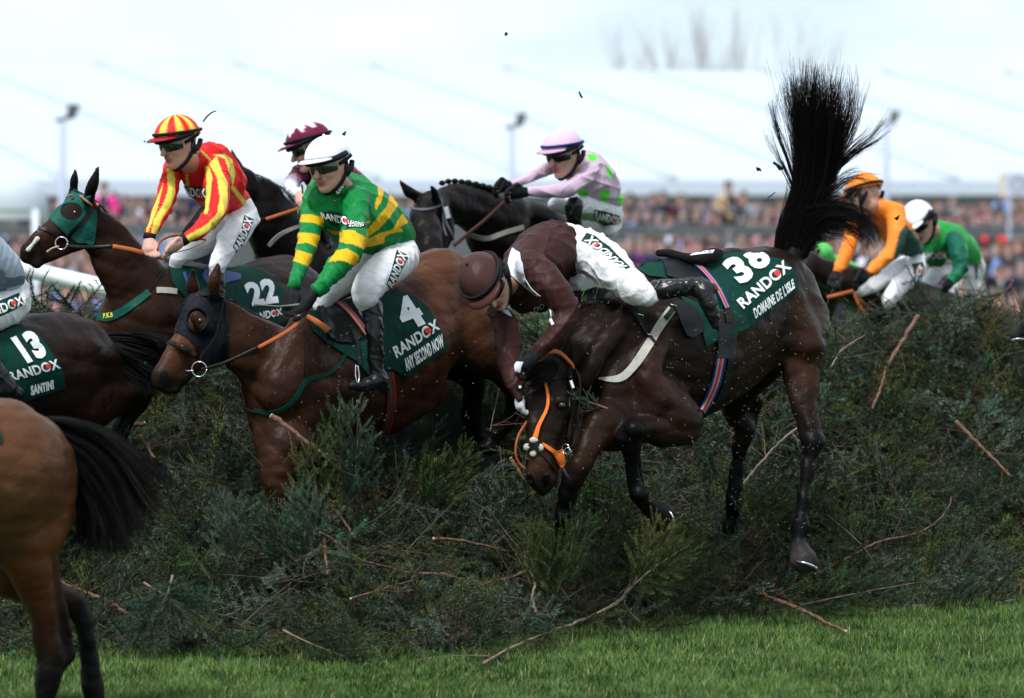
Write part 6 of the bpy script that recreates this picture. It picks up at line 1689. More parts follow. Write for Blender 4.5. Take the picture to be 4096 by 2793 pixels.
def rider_green():
    G = (0.006, 0.190, 0.045); Yl = (0.72, 0.42, 0.012)
    R = Rider('person in green and yellow hooped silks and white helmet riding horse number 4', F3)
    R.h = HeadFrame(F3.p(905, 640, 21.5), (-0.55, -0.80, -0.20), (-0.10, 0.0, 1.0), 1.0); R.neck = F3.p(1080, 900, 21.68)
    R.jersey.col = np.array(G)
    R.top([(1330, 790, 21.7, 108), (1430, 862, 21.8, 140), (1530, 915, 21.95, 112), (1585, 950, 22.0, 74)], k=0.05, fr=FU, w=1.0)
    R.top([(1340, 740, 21.72, 62), (1420, 770, 21.8, 70)], fr=FU)
    R.top([(1290, 800, 21.55, 62), (1340, 860, 21.6, 80), (1440, 925, 21.75, 70)], fr=FU, k=0.04)
    R.top([(1427, 800, 21.55, 60), (1418, 905, 21.35, 51), (1402, 1000, 21.2, 52), (1335, 1085, 21.08, 43), (1275, 1158, 21.0, 27)], fr=FU, k=0.018)
    R.top([(1262, 790, 21.75, 50), (1245, 866, 21.6, 45), (1237, 943, 21.45, 45), (1212, 1035, 21.3, 37), (1175, 1140, 21.15, 25)], fr=FU, k=0.018)
    R.jersey.c([(1310, 722, 21.62, 38), (1345, 700, 21.7, 36)], fr=FU, k=0.02)
    R.jersey.c([(1000, 930, 21.5, 42), (1060, 880, 21.55, 50), (1110, 780, 21.62, 50)], fr=F3, k=0.015)
    R.leg([(1590, 985, 22.0, 66, WH), (1600, 1030, 21.95, 74), (1515, 1100, 21.65, 70), (1466, 1170, 21.45, 58), (1475, 1235, 21.5, 42)], fr=FU, k=0.03)
    R.leg([(1520, 1010, 22.1, 66, WH), (1400, 1110, 22.0, 56), (1310, 1180, 21.9, 38), (1290, 1220, 21.9, 34)], fr=FU, k=0.03)
    R.boot([(1487, 1240, 21.46, 40), (1500, 1340, 21.42, 35), (1505, 1450, 21.42, 30), (1512, 1505, 21.42, 30), (1535, 1550, 21.44, 25)], fr=FU)
    R.boots[-1][1].c([(1520, 1520, 21.42, 33), (1468, 1540, 21.38, 28), (1408, 1544, 21.34, 19)], fr=FU, k=0.02)
    R.boots[-1][1].c([(1484, 1232, 21.46, 43), (1490, 1250, 21.46, 42)], fr=FU, k=0.01)
    R.glove((1255, 1172, 21.0), (1210, 1238, 20.98), (0.7, 0.2, 0.5), (-0.3, -0.5, -0.8), fr=FU)
    R.glove((1170, 1150, 21.15), (1158, 1225, 21.12), (0.8, -0.4, 0.2), (0.4, -0.5, -0.8), fr=FU)
    P3 = lambda *p: list(p)
    R.stamps = [(F3, [(590, 1178), (700, 1172), (850, 1212), (842, 1335), (790, 1292), (700, 1268), (575, 1262)], Yl), (F3, [(545, 1385), (700, 1388), (835, 1430), (800, 1565), (660, 1500), (500, 1522)], Yl),
                (F2, [(1080, 72), (1230, 120), (1220, 208), (1100, 165), (1070, 150)], Yl),
                (F3, [(1465, 790), (1548, 885), (1522, 1010), (1450, 1135), (1438, 1060), (1478, 950)], Yl),
                (F3, [(1610, 925), (1700, 1010), (1702, 1080), (1600, 1220), (1480, 1350), (1348, 1442), (1345, 1360), (1480, 1200), (1590, 1060)], Yl),
                (F3, [(1755, 1160), (1830, 1270), (1720, 1322), (1765, 1368), (1635, 1362)], Yl),
                (F3, [(1300, 1562), (1335, 1470), (1500, 1390), (1640, 1352), (1768, 1366), (1600, 1405), (1430, 1525)], Yl),
                (F3, [(1068, 1355), (1200, 1362), (1350, 1450), (1325, 1582), (1180, 1520), (1015, 1492)], Yl),
                (F2, [(1340, 175), (1400, 92), (1480, 78), (1565, 128), (1545, 205), (1440, 162)], Yl), (F3, [(880, 1350), (1068, 1380), (1066, 1415), (960, 1412)], Yl), (F3, [(1345, 1250), (1390, 1245), (1380, 1280), (1345, 1290)], Yl),
                (F2, [(1590, 20), (1740, -5), (1740, 40), (1600, 75)], Yl)]
    o = R.make(seed=1)
    helmet(R.h, o, lambda p: (0.80, 0.83, 0.90), peak_col=(0.75, 0.78, 0.82)); goggles(R.h, o); harness(R.h, o)
    R.patch('j', F3, [(820, 1152), (950, 1135), (1112, 1180), (1108, 1300), (960, 1312), (845, 1212)], [(835, 1215), (1200, 1330), (1185, 1215), (815, 1150)], clip=lambda X, Y: X < F3.px(1118, 0)[0])
    a = R.patch('j', F3, [(1128, 1240), (1220, 1248), (1342, 1285), (1332, 1332), (1220, 1318), (1108, 1342)])
    a.data.materials[0] = mat('armband', (0.03, 0.03, 0.028), 0.7)
    lettering('armband_lettering', 'LEADING', F3, [(1132, 1290), (1305, 1316), (1312, 1276), (1138, 1248)], R.tj, 0.009, m_white, a, 0.02)
    lettering('armband_lettering', 'RIDER', F3, [(1145, 1328), (1290, 1350), (1296, 1318), (1150, 1298)], R.tj, 0.009, m_white, a, 0.02, clip=lambda X, Y: Y < F3.px(0, 1326)[1])
    R.patch('j', F3, [(955, 925), (1080, 770), (1130, 745), (1120, 800), (1010, 955)], [(1008, 948), (1130, 795), (1108, 755), (985, 905)])
    R.patch('b', F2, [(1826, 88), (1898, 122), (1902, 150), (1850, 250), (1792, 375), (1755, 330), (1790, 230)], [(1792, 362), (1903, 128), (1838, 92), (1757, 325)])
    ball('button', R.tj.many([F3.px(968, 1020)], 0.006)[0], 0.006, mat('brass', (0.5, 0.3, 0.1), 0.4, metal=0.6), R.jo, seg=8)
    for q in ((1240, 402), (1040, 385)):
        pass
    w = ptube('whip', F2, [(822, 472, 20.95), (900, 478, 20.93), (1000, 485, 20.92), (1140, 474, 20.9)], [9, 6, 5, 11], mat('whip_grey', (0.16, 0.15, 0.14), 0.5), None)
    tag(w, 'short grey riding whip held across the reins by the green and yellow rider', 'whip')
    ptube('stirrup', F2, [(1538, 895, 21.3), (1536, 970, 21.28), (1550, 1030, 21.28), (1562, 985, 21.3), (1552, 900, 21.32)], 6, m_steel, H1)
    for fr_, q in ((F2, (1240, 400)), (F2, (1040, 385))):
        pass
rider_green()

def rider_red():
    Rd = (0.72, 0.020, 0.022); Yl = (0.72, 0.60, 0.085)
    R = Rider('person in red and yellow striped silks and striped cap riding horse number 22', F1)
    R.h = HeadFrame(F1.p(1505, 385, 22.75), (-0.72, -0.68, -0.22), (-0.05, 0, 1.0), 1.0); R.neck = F1.p(1620, 560, 22.95)
    R.jersey.col = np.array(Rd)
    R.top([(1640, 540, 22.95, 140), (1790, 690, 23.1, 205), (1900, 800, 23.25, 165), (2010, 850, 23.35, 112)], k=0.05)
    R.top([(1760, 450, 23.0, 90), (1880, 520, 23.1, 100), (1990, 680, 23.2, 100)], k=0.05)
    R.top([(1835, 560, 22.9, 105), (1835, 760, 22.7, 108), (1825, 930, 22.55, 92), (1720, 1070, 22.45, 72), (1575, 1175, 22.4, 46)], k=0.018)
    R.top([(1455, 570, 22.95, 72), (1430, 740, 22.8, 82), (1370, 920, 22.65, 74), (1265, 1150, 22.55, 44)], k=0.018)
    R.leg([(2030, 930, 23.35, 130, WH), (2050, 1020, 23.3, 128), (1940, 1200, 23.0, 105), (1850, 1370, 22.85, 80), (1830, 1480, 22.85, 62)], k=0.03)
    R.leg([(1900, 1050, 23.4, 120, WH), (1680, 1240, 23.2, 95), (1520, 1330, 23.1, 75), (1480, 1400, 23.1, 60)], k=0.03)
    R.boot([(1840, 1480, 22.84, 62), (1850, 1620, 22.82, 52), (1870, 1760, 22.82, 45), (1900, 1830, 22.84, 45), (1830, 1880, 22.8, 30)])
    R.glove((1545, 1190, 22.4), (1440, 1255, 22.36), (0.3, -0.5, 0.8), (-0.5, -0.3, -0.8), bare=True)
    R.glove((1265, 1175, 22.55), (1262, 1265, 22.5), (0.9, -0.3, 0), (0.6, -0.5, -0.6), bare=True)
    R.stamps = [(F1, [(1765, 540), (1830, 475), (1875, 600), (1925, 700), (1925, 850), (1905, 950), (1800, 1095), (1600, 1200), (1550, 1165), (1750, 1050), (1840, 950), (1855, 800), (1832, 650)], Yl),
                (F1, [(1735, 560), (1765, 560), (1795, 650), (1780, 800), (1755, 965), (1725, 965), (1732, 800), (1748, 700)], Yl),
                (F1, [(1800, 462), (1900, 462), (1962, 500), (1990, 620), (1968, 745), (1940, 625), (1900, 495)], Yl),
                (F1, [(1965, 712), (2088, 868), (2058, 890), (1950, 745)], Yl), (F1, [(1690, 425), (1700, 420), (1785, 500), (1770, 520)], Yl), (F1, [(1565, 570), (1592, 570), (1595, 730), (1572, 730)], Yl),
                (F1, [(1430, 490), (1462, 520), (1480, 660), (1480, 800), (1440, 900), (1360, 1020), (1320, 1160), (1270, 1160), (1300, 1010), (1380, 880), (1420, 760), (1410, 600)], Yl),
                (F1, [(1380, 700), (1385, 690), (1330, 920), (1240, 1140), (1232, 1150), (1240, 1050), (1300, 900)], Yl)]
    o = R.make(seed=2)
    def cap(p):
        a = math.atan2(p[0], p[1] + 0.012); return Yl if int(math.floor(a / 0.42)) % 2 else Rd
    helmet(R.h, o, cap, peak_col=(0.30, 0.012, 0.03), band=m_rubber); goggles(R.h, o); harness(R.h, o)
    R.patch('j', F1, [(1530, 733), (1735, 733), (1742, 812), (1640, 835), (1570, 790)], [(1500, 800), (1745, 828), (1735, 748), (1490, 728)], clip=lambda X, Y: X > F1.px(1545, 0)[0])
    p = R.patch('j', F1, [(1605, 520), (1660, 420), (1685, 425), (1660, 500), (1630, 545)])
    lettering('lettering', 'RANDOX', F1, [(1632, 540), (1684, 440), (1664, 425), (1608, 520)], R.tj, 0.008, m_white, p, 0.02)
    R.patch('b', F1, [(2066, 975), (2146, 1012), (2100, 1130), (2012, 1302), (1970, 1242), (2040, 1090)], [(2012, 1292), (2142, 1020), (2074, 985), (1974, 1240)])
    for nm, w in (('wrist_band', (1555, 1180)), ('wrist_band', (1265, 1152))):
        c = F1.p(w[0], w[1], 22.4 if w[0] > 1400 else 22.55); d = norm((-0.8, -0.1, -0.5)) if w[0] > 1400 else norm((-0.2, -0.1, -1))
        V, F = tubegeo([c - d * 0.016, c + d * 0.016], 0.033, 12); mkmesh(nm, V, F, m_rubber, R.o)
    ptube('rein_bight', F1, [(1330, 1270, 22.36), (1360, 1190, 22.4), (1480, 1145, 22.45), (1640, 1170, 22.5), (1740, 1190, 22.55), (1600, 1260, 22.45), (1480, 1290, 22.4)], [16, 15, 14, 12, 9, 8, 8], m_tan, H3, flat=0.5)
rider_red()

def rider_maroon():
    M = (0.14, 0.008, 0.040)
    R = Rider('person in maroon silks with white sleeves and a starred cap behind the white helmet', FJ)
    R.h = HeadFrame(FJ.p(1030, 395, 24.7), (-0.95, -0.05, -0.35), (0, 0, 1.0), 1.0); R.neck = FJ.p(1080, 560, 24.9)
    R.jersey.col = np.array(M)
    R.top([(1060, 640, 24.9, 130), (1180, 700, 25.1, 170), (1400, 700, 25.3, 150), (1560, 780, 25.5, 120)], k=0.05)
    R.top([(1200, 590, 25.0, 90), (1400, 620, 25.2, 90)], k=0.05)
    R.top([(930, 640, 24.8, 88), (860, 710, 24.7, 82), (820, 780, 24.65, 72, (0.72, 0.72, 0.84)), (850, 830, 24.6, 62), (920, 860, 24.55, 45)], k=0.02)
    R.top([(1150, 750, 24.7, 85), (1100, 900, 24.6, 75, (0.72, 0.72, 0.84)), (1010, 960, 24.55, 50)], k=0.02)
    R.leg([(1560, 830, 25.5, 110, WH), (1400, 950, 25.2, 105), (1200, 1060, 25.0, 85), (1180, 1180, 25.0, 60)], k=0.03)
    R.boot([(1180, 1180, 25.0, 58), (1200, 1340, 25.0, 48), (1220, 1420, 25.0, 40), (1130, 1450, 24.95, 26)])
    R.glove((925, 870, 24.5), (950, 950, 24.45), (0.9, -0.3, 0), (0.6, -0.5, -0.6), bare=True)
    R.glove((1010, 960, 24.55), (960, 975, 24.5), (0.3, -0.5, 0.8), (-0.3, -0.5, -0.6), bare=True)
    R.stamps = [(F3, [(1105, 480), (1150, 490), (1170, 560), (1150, 620), (1125, 650), (1085, 560)], (0.7, 0.7, 0.8)), (FJ, [(900, 800), (1010, 760), (1030, 830), (900, 900)], (0.72, 0.74, 0.84))]
    o = R.make(seed=3)
    def cap(p):
        a = math.atan2(p[0], p[1] + 0.012); z = (p[2] - 0.045) / 0.118
        s = 0.30 + 0.38 * abs(((a / (2 * math.pi / 7)) % 1) * 2 - 1)
        return (0.72, 0.66, 0.80) if z > s + 0.22 else M
    helmet(R.h, o, cap, band=m_rubber); goggles(R.h, o); harness(R.h, o)
    w = ptube('whip', FJ, [(945, 762, 24.4), (955, 860, 24.4)], [11, 9], m_rubber); tag(w, 'black whip handle upright in the hand of the maroon rider', 'whip')
rider_maroon()

def rider_pink():
    Pk = (0.60, 0.44, 0.57); Lm = (0.13, 0.85, 0.06)
    R = Rider('person in pale pink silks with lime green spots riding the black horse', F4)
    R.h = HeadFrame(F4.p(1590, 400, 25.3), (-0.62, -0.75, -0.22), (-0.04, 0, 1.0), 1.02); R.neck = F4.p(1700, 560, 25.5)
    R.jersey.col = np.array(Pk)
    R.top([(1700, 500, 25.5, 125), (1830, 600, 25.6, 172), (1950, 720, 25.8, 148), (2040, 800, 25.95, 90)], k=0.05)
    R.top([(1780, 430, 25.55, 88), (1900, 490, 25.65, 90), (2020, 640, 25.8, 85)], k=0.05)
    R.top([(1830, 540, 25.4, 92), (1660, 680, 25.25, 76), (1460, 715, 25.15, 60), (1285, 718, 25.1, 42)], k=0.018)
    R.top([(1500, 480, 25.5, 58), (1400, 540, 25.4, 52), (1250, 610, 25.3, 44), (1100, 655, 25.2, 33)], k=0.018)
    R.leg([(2020, 910, 26.0, 112, WH), (1950, 900, 25.8, 110), (1830, 850, 25.6, 92), (1720, 850, 25.45, 78)], k=0.03)
    R.leg([(2030, 1000, 25.95, 100, WH), (2010, 1070, 25.9, 70)], k=0.04)
    R.leg([(1900, 900, 25.9, 100, WH), (1650, 860, 25.7, 78), (1510, 830, 25.6, 60)], k=0.03)
    R.boot([(1690, 850, 25.36, 88), (1690, 960, 25.36, 66), (1720, 1060, 25.4, 50), (1740, 1120, 25.4, 46), (1650, 1150, 25.35, 30)])
    R.glove((1245, 722, 25.1), (1130, 725, 25.05), (0, -0.5, 0.9), (-0.5, -0.5, -0.7), r=1.15)
    R.glove((1090, 660, 25.2), (1010, 672, 25.15), (0, -0.5, 0.9), (-0.3, -0.5, -0.7), r=1.1)
    def ell(cx, cy, rx, ry, rot=0): return [(cx + rx * math.cos(a) * math.cos(rot) - ry * math.sin(a) * math.sin(rot), cy + rx * math.cos(a) * math.sin(rot) + ry * math.sin(a) * math.cos(rot)) for a in np.linspace(0, 6.28, 18)[:-1]]
    R.stamps = [(F4, e, Lm) for e in (ell(1855, 405, 47, 34, 0.2), ell(2010, 545, 24, 52, -0.3), ell(1695, 500, 22, 52, 0.5), ell(1580, 600, 44, 16, -0.2), ell(1768, 730, 60, 36), ell(1968, 755, 47, 58), ell(2108, 785, 24, 52), ell(1502, 510, 14, 20))]
    o = R.make(seed=4)
    helmet(R.h, o, lambda p: (0.70, 0.50, 0.66), peak_col=(0.55, 0.36, 0.48), band=mat('navy_band', (0.012, 0.02, 0.14), 0.5)); goggles(R.h, o); harness(R.h, o)
    R.patch('b', F4, [(1875, 880), (1980, 900), (2098, 935), (2112, 1000), (2050, 1020), (1960, 1026), (1868, 962)], [(1872, 965), (2108, 1018), (2100, 948), (1880, 893)])
    w = ptube('whip', F4, [(1075, 610, 25.0), (1030, 690, 25.0), (1000, 730, 25.0)], [13, 10, 8], m_rubber); tag(w, 'black whip held up in the gloved hand of the pink rider', 'whip')
rider_pink()

def rider_brown():
    Br = (0.042, 0.016, 0.0135)
    R = Rider('person in dark brown silks with white collar falling forward over the neck of horse 38', F5)
    R.h = HeadFrame(F5.p(322, 612, 20.95), (0.12, -0.70, -0.70), (-0.56, -0.62, 0.50), 1.06); R.neck = F5.p(520, 590, 21.1)
    R.jersey.col = np.array(Br)
    R.top([(580, 560, 21.15, 190), (720, 425, 21.25, 238), (840, 335, 21.35, 250), (935, 325, 21.45, 222)], k=0.05)
    R.top([(620, 740, 21.2, 110), (760, 700, 21.3, 130), (840, 620, 21.4, 140)], k=0.06)
    R.top([(700, 460, 21.0, 140), (850, 620, 20.92, 138), (990, 840, 20.9, 110), (900, 1020, 20.86, 96), (735, 1190, 20.84, 50)], k=0.018)
    R.top([(400, 830, 21.1, 84), (470, 960, 21.05, 112), (497, 1120, 21.0, 112), (522, 1300, 20.95, 98), (538, 1430, 20.9, 82), (588, 1575, 20.86, 36)], k=0.018)
    R.leg([(1000, 305, 21.45, 210, WH), (1190, 350, 21.38, 190), (1370, 490, 21.26, 162), (1540, 635, 21.18, 134), (1665, 700, 21.16, 104)], k=0.04)
    R.leg([(1000, 420, 21.55, 130, WH), (1050, 540, 21.6, 84), (1070, 620, 21.6, 50)], k=0.05)
    R.boot([(275, 448, 21.17, 86), (360, 438, 21.17, 84), (480, 422, 21.16, 76), (590, 418, 21.18, 76), (670, 465, 21.16, 80), (708, 560, 21.15, 74), (742, 655, 21.15, 56), (768, 745, 21.15, 36)], fr=F7, k=0.015)
    R.boots[-1][1].c([(640, 395, 21.18, 58), (730, 430, 21.16, 50)], fr=F7, k=0.02)
    R.boot([(1060, 600, 21.62, 44), (1075, 760, 21.66, 40)], fr=F5)
    R.glove((715, 1215, 20.82), (620, 1290, 20.78), (-0.4, -0.2, 0.9), (-0.3, -0.4, -0.9), r=1.1)
    g = R.gloves[-1]
    R.glove((588, 1570, 20.9), (592, 1640, 20.88), (0.3, -0.9, 0), (0.7, 0, -0.7), r=0.85, col=(0.5, 0.5, 0.57))
    R.stamps = []
    o = R.make(seed=5, amp=0.008)
    helmet(R.h, o, lambda p: (0.058, 0.024, 0.020), peak_col=(0.055, 0.022, 0.019), band=m_rubber); goggles(R.h, o); harness(R.h, o)
    mw = mat('white_silk', (0.72, 0.76, 0.84), 0.5, bump=0.4, bscale=20)
    drape('collar_flash', F5, [(530, 305), (590, 342), (612, 430), (640, 560), (690, 640), (768, 706), (700, 692), (620, 625), (520, 530), (490, 430), (500, 380)], R.tj, 0.012, mw, R.jo, step=14, th=0.003)
    drape('collar_flash', F5, [(430, 828), (490, 825), (522, 880), (480, 862)], R.tj, 0.006, mw, R.jo, step=10, th=0.003)
    drape('jersey_tail', F5, [(815, 835), (840, 850), (880, 940), (862, 956), (830, 890)], R.tj, 0.006, mw, R.jo, step=10, th=0.003)
    p = R.patch('j', F5, [(700, 850), (735, 790), (810, 765), (830, 830), (760, 848)], off=0.005)
    lettering('lettering', 'DO', F5, [(712, 850), (800, 800), (788, 760), (702, 805)], R.tj, 0.009, m_white, p, 0.03)
    R.patch('b', F5, [(1155, 172), (1230, 200), (1290, 250), (1350, 290), (1420, 365), (1522, 462), (1484, 474), (1370, 392), (1240, 292), (1110, 240)], [(1500, 462), (1198, 196), (1128, 238), (1440, 462)])
    mg = mat('glove_white', (0.72, 0.70, 0.80), 0.6)
    TG = Target((g.V, g.Q))
    drape('glove_back', F5, [(525, 1275), (560, 1258), (620, 1265), (600, 1310), (590, 1355), (550, 1350), (545, 1300)], TG, 0.004, mg, o, step=10, th=0.002)
    V, F = tubegeo([F5.p(742, 1225, 20.8), F5.p(690, 1170, 20.8)], 0.018, 8, flat=0.5); 
    ball('cuff_button', R.tj.many([F5.px(585, 1482)], 0.01)[0], 0.017, m_rubber, R.jo, sc=(1, 0.5, 1)); ball('button_centre', R.tj.many([F5.px(585, 1482)], 0.02)[0], 0.008, m_white, R.jo, sc=(1, 0.5, 1))
rider_brown()

def rider_grey():
    Gy = (0.36, 0.42, 0.52)
    R = Rider('person in silver grey silks cut by the left edge, riding horse number 13', FU)
    R.h = HeadFrame(FU.p(-240, 830, 20.8), (-0.8, -0.5, -0.2), (0, 0, 1), 1.0); R.neck = FU.p(-200, 910, 20.85)
    R.jersey.col = np.array(Gy)
    R.top([(-190, 960, 20.85, 95), (-90, 1020, 20.95, 118), (0, 1085, 21.05, 92), (40, 1120, 21.1, 62)], k=0.05)
    R.top([(-200, 960, 20.7, 62), (-260, 1080, 20.6, 46), (-330, 1180, 20.55, 36)], k=0.02)
    R.leg([(40, 1165, 21.15, 78, WH), (42, 1215, 21.1, 80), (-40, 1260, 20.95, 74), (-130, 1290, 20.8, 62), (-140, 1350, 20.8, 45)], k=0.03)
    R.boot([(-130, 1350, 20.82, 44), (-70, 1420, 20.84, 42), (-10, 1490, 20.86, 40), (25, 1545, 20.88, 40), (75, 1575, 20.9, 26)])
    R.boots[-1][1].c([(20, 1550, 20.88, 36), (-50, 1580, 20.84, 26)], k=0.02)
    R.glove((-330, 1180, 20.55), (-370, 1230, 20.5), (0, -0.5, 0.9), (-0.5, -0.5, -0.7))
    R.stamps = [(FC, [(-60, 380), (80, 420), (200, 400), (195, 470), (60, 500), (20, 560), (-60, 600)], (0.12, 0.15, 0.20)), (FC, [(-60, 330), (30, 360), (60, 460), (-60, 480)], (0.16, 0.20, 0.27))]
    o = R.make(seed=6)
    helmet(R.h, o, lambda p: (0.5, 0.55, 0.62)); goggles(R.h, o); harness(R.h, o)
    R.patch('b', FC, [(-150, 690), (0, 600), (150, 538), (192, 626), (100, 682), (-100, 770)], [(-140, 762), (195, 630), (165, 558), (-165, 692)])
rider_grey()

def rider_orange():
    Or = (0.90, 0.26, 0.035); Dg = (0.022, 0.075, 0.058)
    R = Rider('person in orange silks and orange cap half behind the flying black tail', FB)
    R.h = HeadFrame(FB.p(590, 320, 27.9), (-0.70, 0.62, -0.38), (0, 0, 1.0), 1.0); R.neck = FB.p(720, 420, 28.0)
    R.jersey.col = np.array(Or)
    R.top([(730, 470, 28.0, 115), (850, 600, 28.1, 140), (960, 720, 28.3, 115, Dg), (1030, 790, 28.4, 75, Dg)], k=0.05)
    R.top([(870, 470, 27.9, 95), (880, 640, 27.8, 92), (840, 790, 27.75, 78), (730, 910, 27.7, 62), (610, 1010, 27.65, 48)], k=0.02)
    R.jersey.c([(640, 372, 27.93, 50), (665, 365, 27.92, 66), (720, 400, 27.9, 80), (800, 430, 27.9, 85)], k=0.03)
    R.top([(520, 500, 28.0, 80), (470, 640, 27.9, 68), (430, 800, 27.8, 62), (340, 985, 27.75, 48)], k=0.02)
    R.leg([(1060, 900, 28.4, 82, WH), (1050, 980, 28.3, 82), (900, 1120, 28.1, 85), (810, 1240, 28.0, 66), (820, 1290, 28.0, 50)], k=0.03)
    R.leg([(950, 930, 28.5, 85, WH), (760, 1040, 28.2, 88), (620, 1120, 28.1, 75), (530, 1165, 28.0, 52)], k=0.03)
    R.boot([(830, 1300, 28.0, 55), (860, 1420, 28.0, 45)])
    R.glove((590, 1020, 27.65), (540, 1060, 27.6), (0, -0.5, 0.9), (-0.5, -0.5, -0.7), r=1.3)
    R.glove((330, 1010, 27.75), (310, 1060, 27.7), (0.9, -0.3, 0), (0, -0.5, -0.7), r=1.2)
    R.stamps = [(FB, [(900, 640), (960, 560), (1120, 760), (1100, 900), (840, 890)], Dg), (FB, [(520, 560), (600, 560), (600, 700), (700, 760), (610, 900), (540, 700)], (0.03, 0.04, 0.04)), (FB, [(565, 1000), (600, 965), (672, 1015), (650, 1040)], (0.12, 0.04, 0.02))]
    o = R.make(vox=0.008, jvox=0.009, seed=7)
    helmet(R.h, o, lambda p: Or, band=m_rubber); goggles(R.h, o); harness(R.h, o)
    lettering('lettering', 'ANDOX', FB, [(580, 775), (745, 740), (740, 700), (575, 735)], R.tj, 0.006, m_white, R.jo, 0.04)
    R.patch('b', FB, [(1010, 920), (1110, 900), (1130, 950), (1080, 1060), (990, 1170), (985, 1110), (1040, 1020)], [(1000, 1165), (1120, 960), (1080, 920), (985, 1110)])
rider_orange()

def rider_emerald():
    G1, G2, G3 = (0.02, 0.28, 0.055), (0.008, 0.10, 0.060), (0.05, 0.42, 0.10)
    R = Rider('person in emerald green silks and white cap crouching behind the fence at the right', FB)
    R.h = HeadFrame(FB.p(1090, 560, 28.9), (-0.45, -0.70, -0.55), (-0.35, -0.1, 0.9), 1.0); R.neck = FB.p(1240, 640, 29.1)
    R.jersey.col = np.array(G1)
    R.top([(1270, 680, 29.1, 150), (1380, 720, 29.2, 165), (1490, 790, 29.4, 125, G3), (1560, 850, 29.5, 75, G3)], k=0.05)
    R.top([(1180, 760, 29.0, 90), (1240, 860, 29.1, 100, (0.015, 0.16, 0.03))], k=0.04)
    R.top([(1400, 700, 29.0, 80, G2), (1440, 840, 28.85, 82, G2), (1450, 960, 28.8, 64, G2), (1370, 1080, 28.75, 46, (0.01, 0.2, 0.08))], k=0.02)
    R.top([(1180, 720, 29.0, 60), (1120, 850, 28.9, 52), (1060, 960, 28.85, 44)], k=0.02)
    R.leg([(1590, 890, 29.6, 66, WH), (1610, 960, 29.6, 70), (1560, 1080, 29.5, 62), (1540, 1180, 29.5, 55)], k=0.03)
    R.leg([(1500, 960, 29.6, 80, WH), (1320, 990, 29.2, 78), (1240, 990, 29.1, 72), (1150, 1130, 29.1, 62), (1110, 1230, 29.1, 50)], k=0.03)
    R.boot([(1540, 1190, 29.5, 50), (1560, 1300, 29.5, 42)]); R.boot([(1110, 1235, 29.1, 46), (1140, 1340, 29.1, 40)])
    R.glove((1365, 1090, 28.75), (1320, 1130, 28.7), (0, -0.5, 0.9), (-0.5, -0.5, -0.7)); R.glove((1055, 970, 28.85), (1040, 1020, 28.8), (0.9, -0.3, 0), (0, -0.5, -0.7))
    R.stamps = [(FB, [(1480, 640), (1660, 700), (1660, 900), (1530, 860), (1500, 760)], G3)]
    o = R.make(vox=0.008, jvox=0.009, seed=8)
    helmet(R.h, o, lambda p: (0.80, 0.82, 0.88)); goggles(R.h, o); harness(R.h, o)
    p = R.patch('j', FB, [(1105, 815), (1330, 812), (1345, 870), (1200, 880), (1110, 860)], [(1075, 875), (1330, 870), (1325, 812), (1070, 818)])
    R.patch('b', FB, [(1585, 880), (1640, 860), (1660, 980), (1630, 1060), (1590, 1060)], [(1600, 1060), (1610, 870), (1650, 870), (1648, 1050)])
rider_emerald()

def rider_lime():
    Lg = (0.10, 0.55, 0.12)
    R = Rider('person in lime green silks crouched low behind the base of the black tail', FB)
    R.h = HeadFrame(FB.p(20, 830, 30.4), (-0.7, -0.6, -0.3), (0, 0, 1.0), 1.0); R.neck = FB.p(90, 830, 30.5)
    R.jersey.col = np.array(Lg)
    R.top([(110, 850, 30.6, 75), (190, 820, 30.7, 98), (240, 850, 30.8, 62)], k=0.05)
    R.top([(440, 925, 30.9, 30), (500, 965, 30.9, 42), (560, 1010, 30.9, 38)], k=0.02)
    R.top([(240, 850, 30.8, 45), (440, 925, 30.9, 26)], k=0.02)
    R.leg([(260, 900, 30.9, 60, (0.05, 0.05, 0.05)), (300, 1000, 30.9, 50)], k=0.03)
    R.boot([(300, 1010, 30.9, 40), (320, 1100, 30.9, 34)])
    R.glove((560, 1015, 30.9), (580, 1040, 30.85), (0, -0.5, 0.9), (-0.5, -0.5, -0.7))
    o = R.make(vox=0.009, jvox=0.010, seed=9)
    helmet(R.h, o, lambda p: Lg); goggles(R.h, o); harness(R.h, o)
rider_lime()
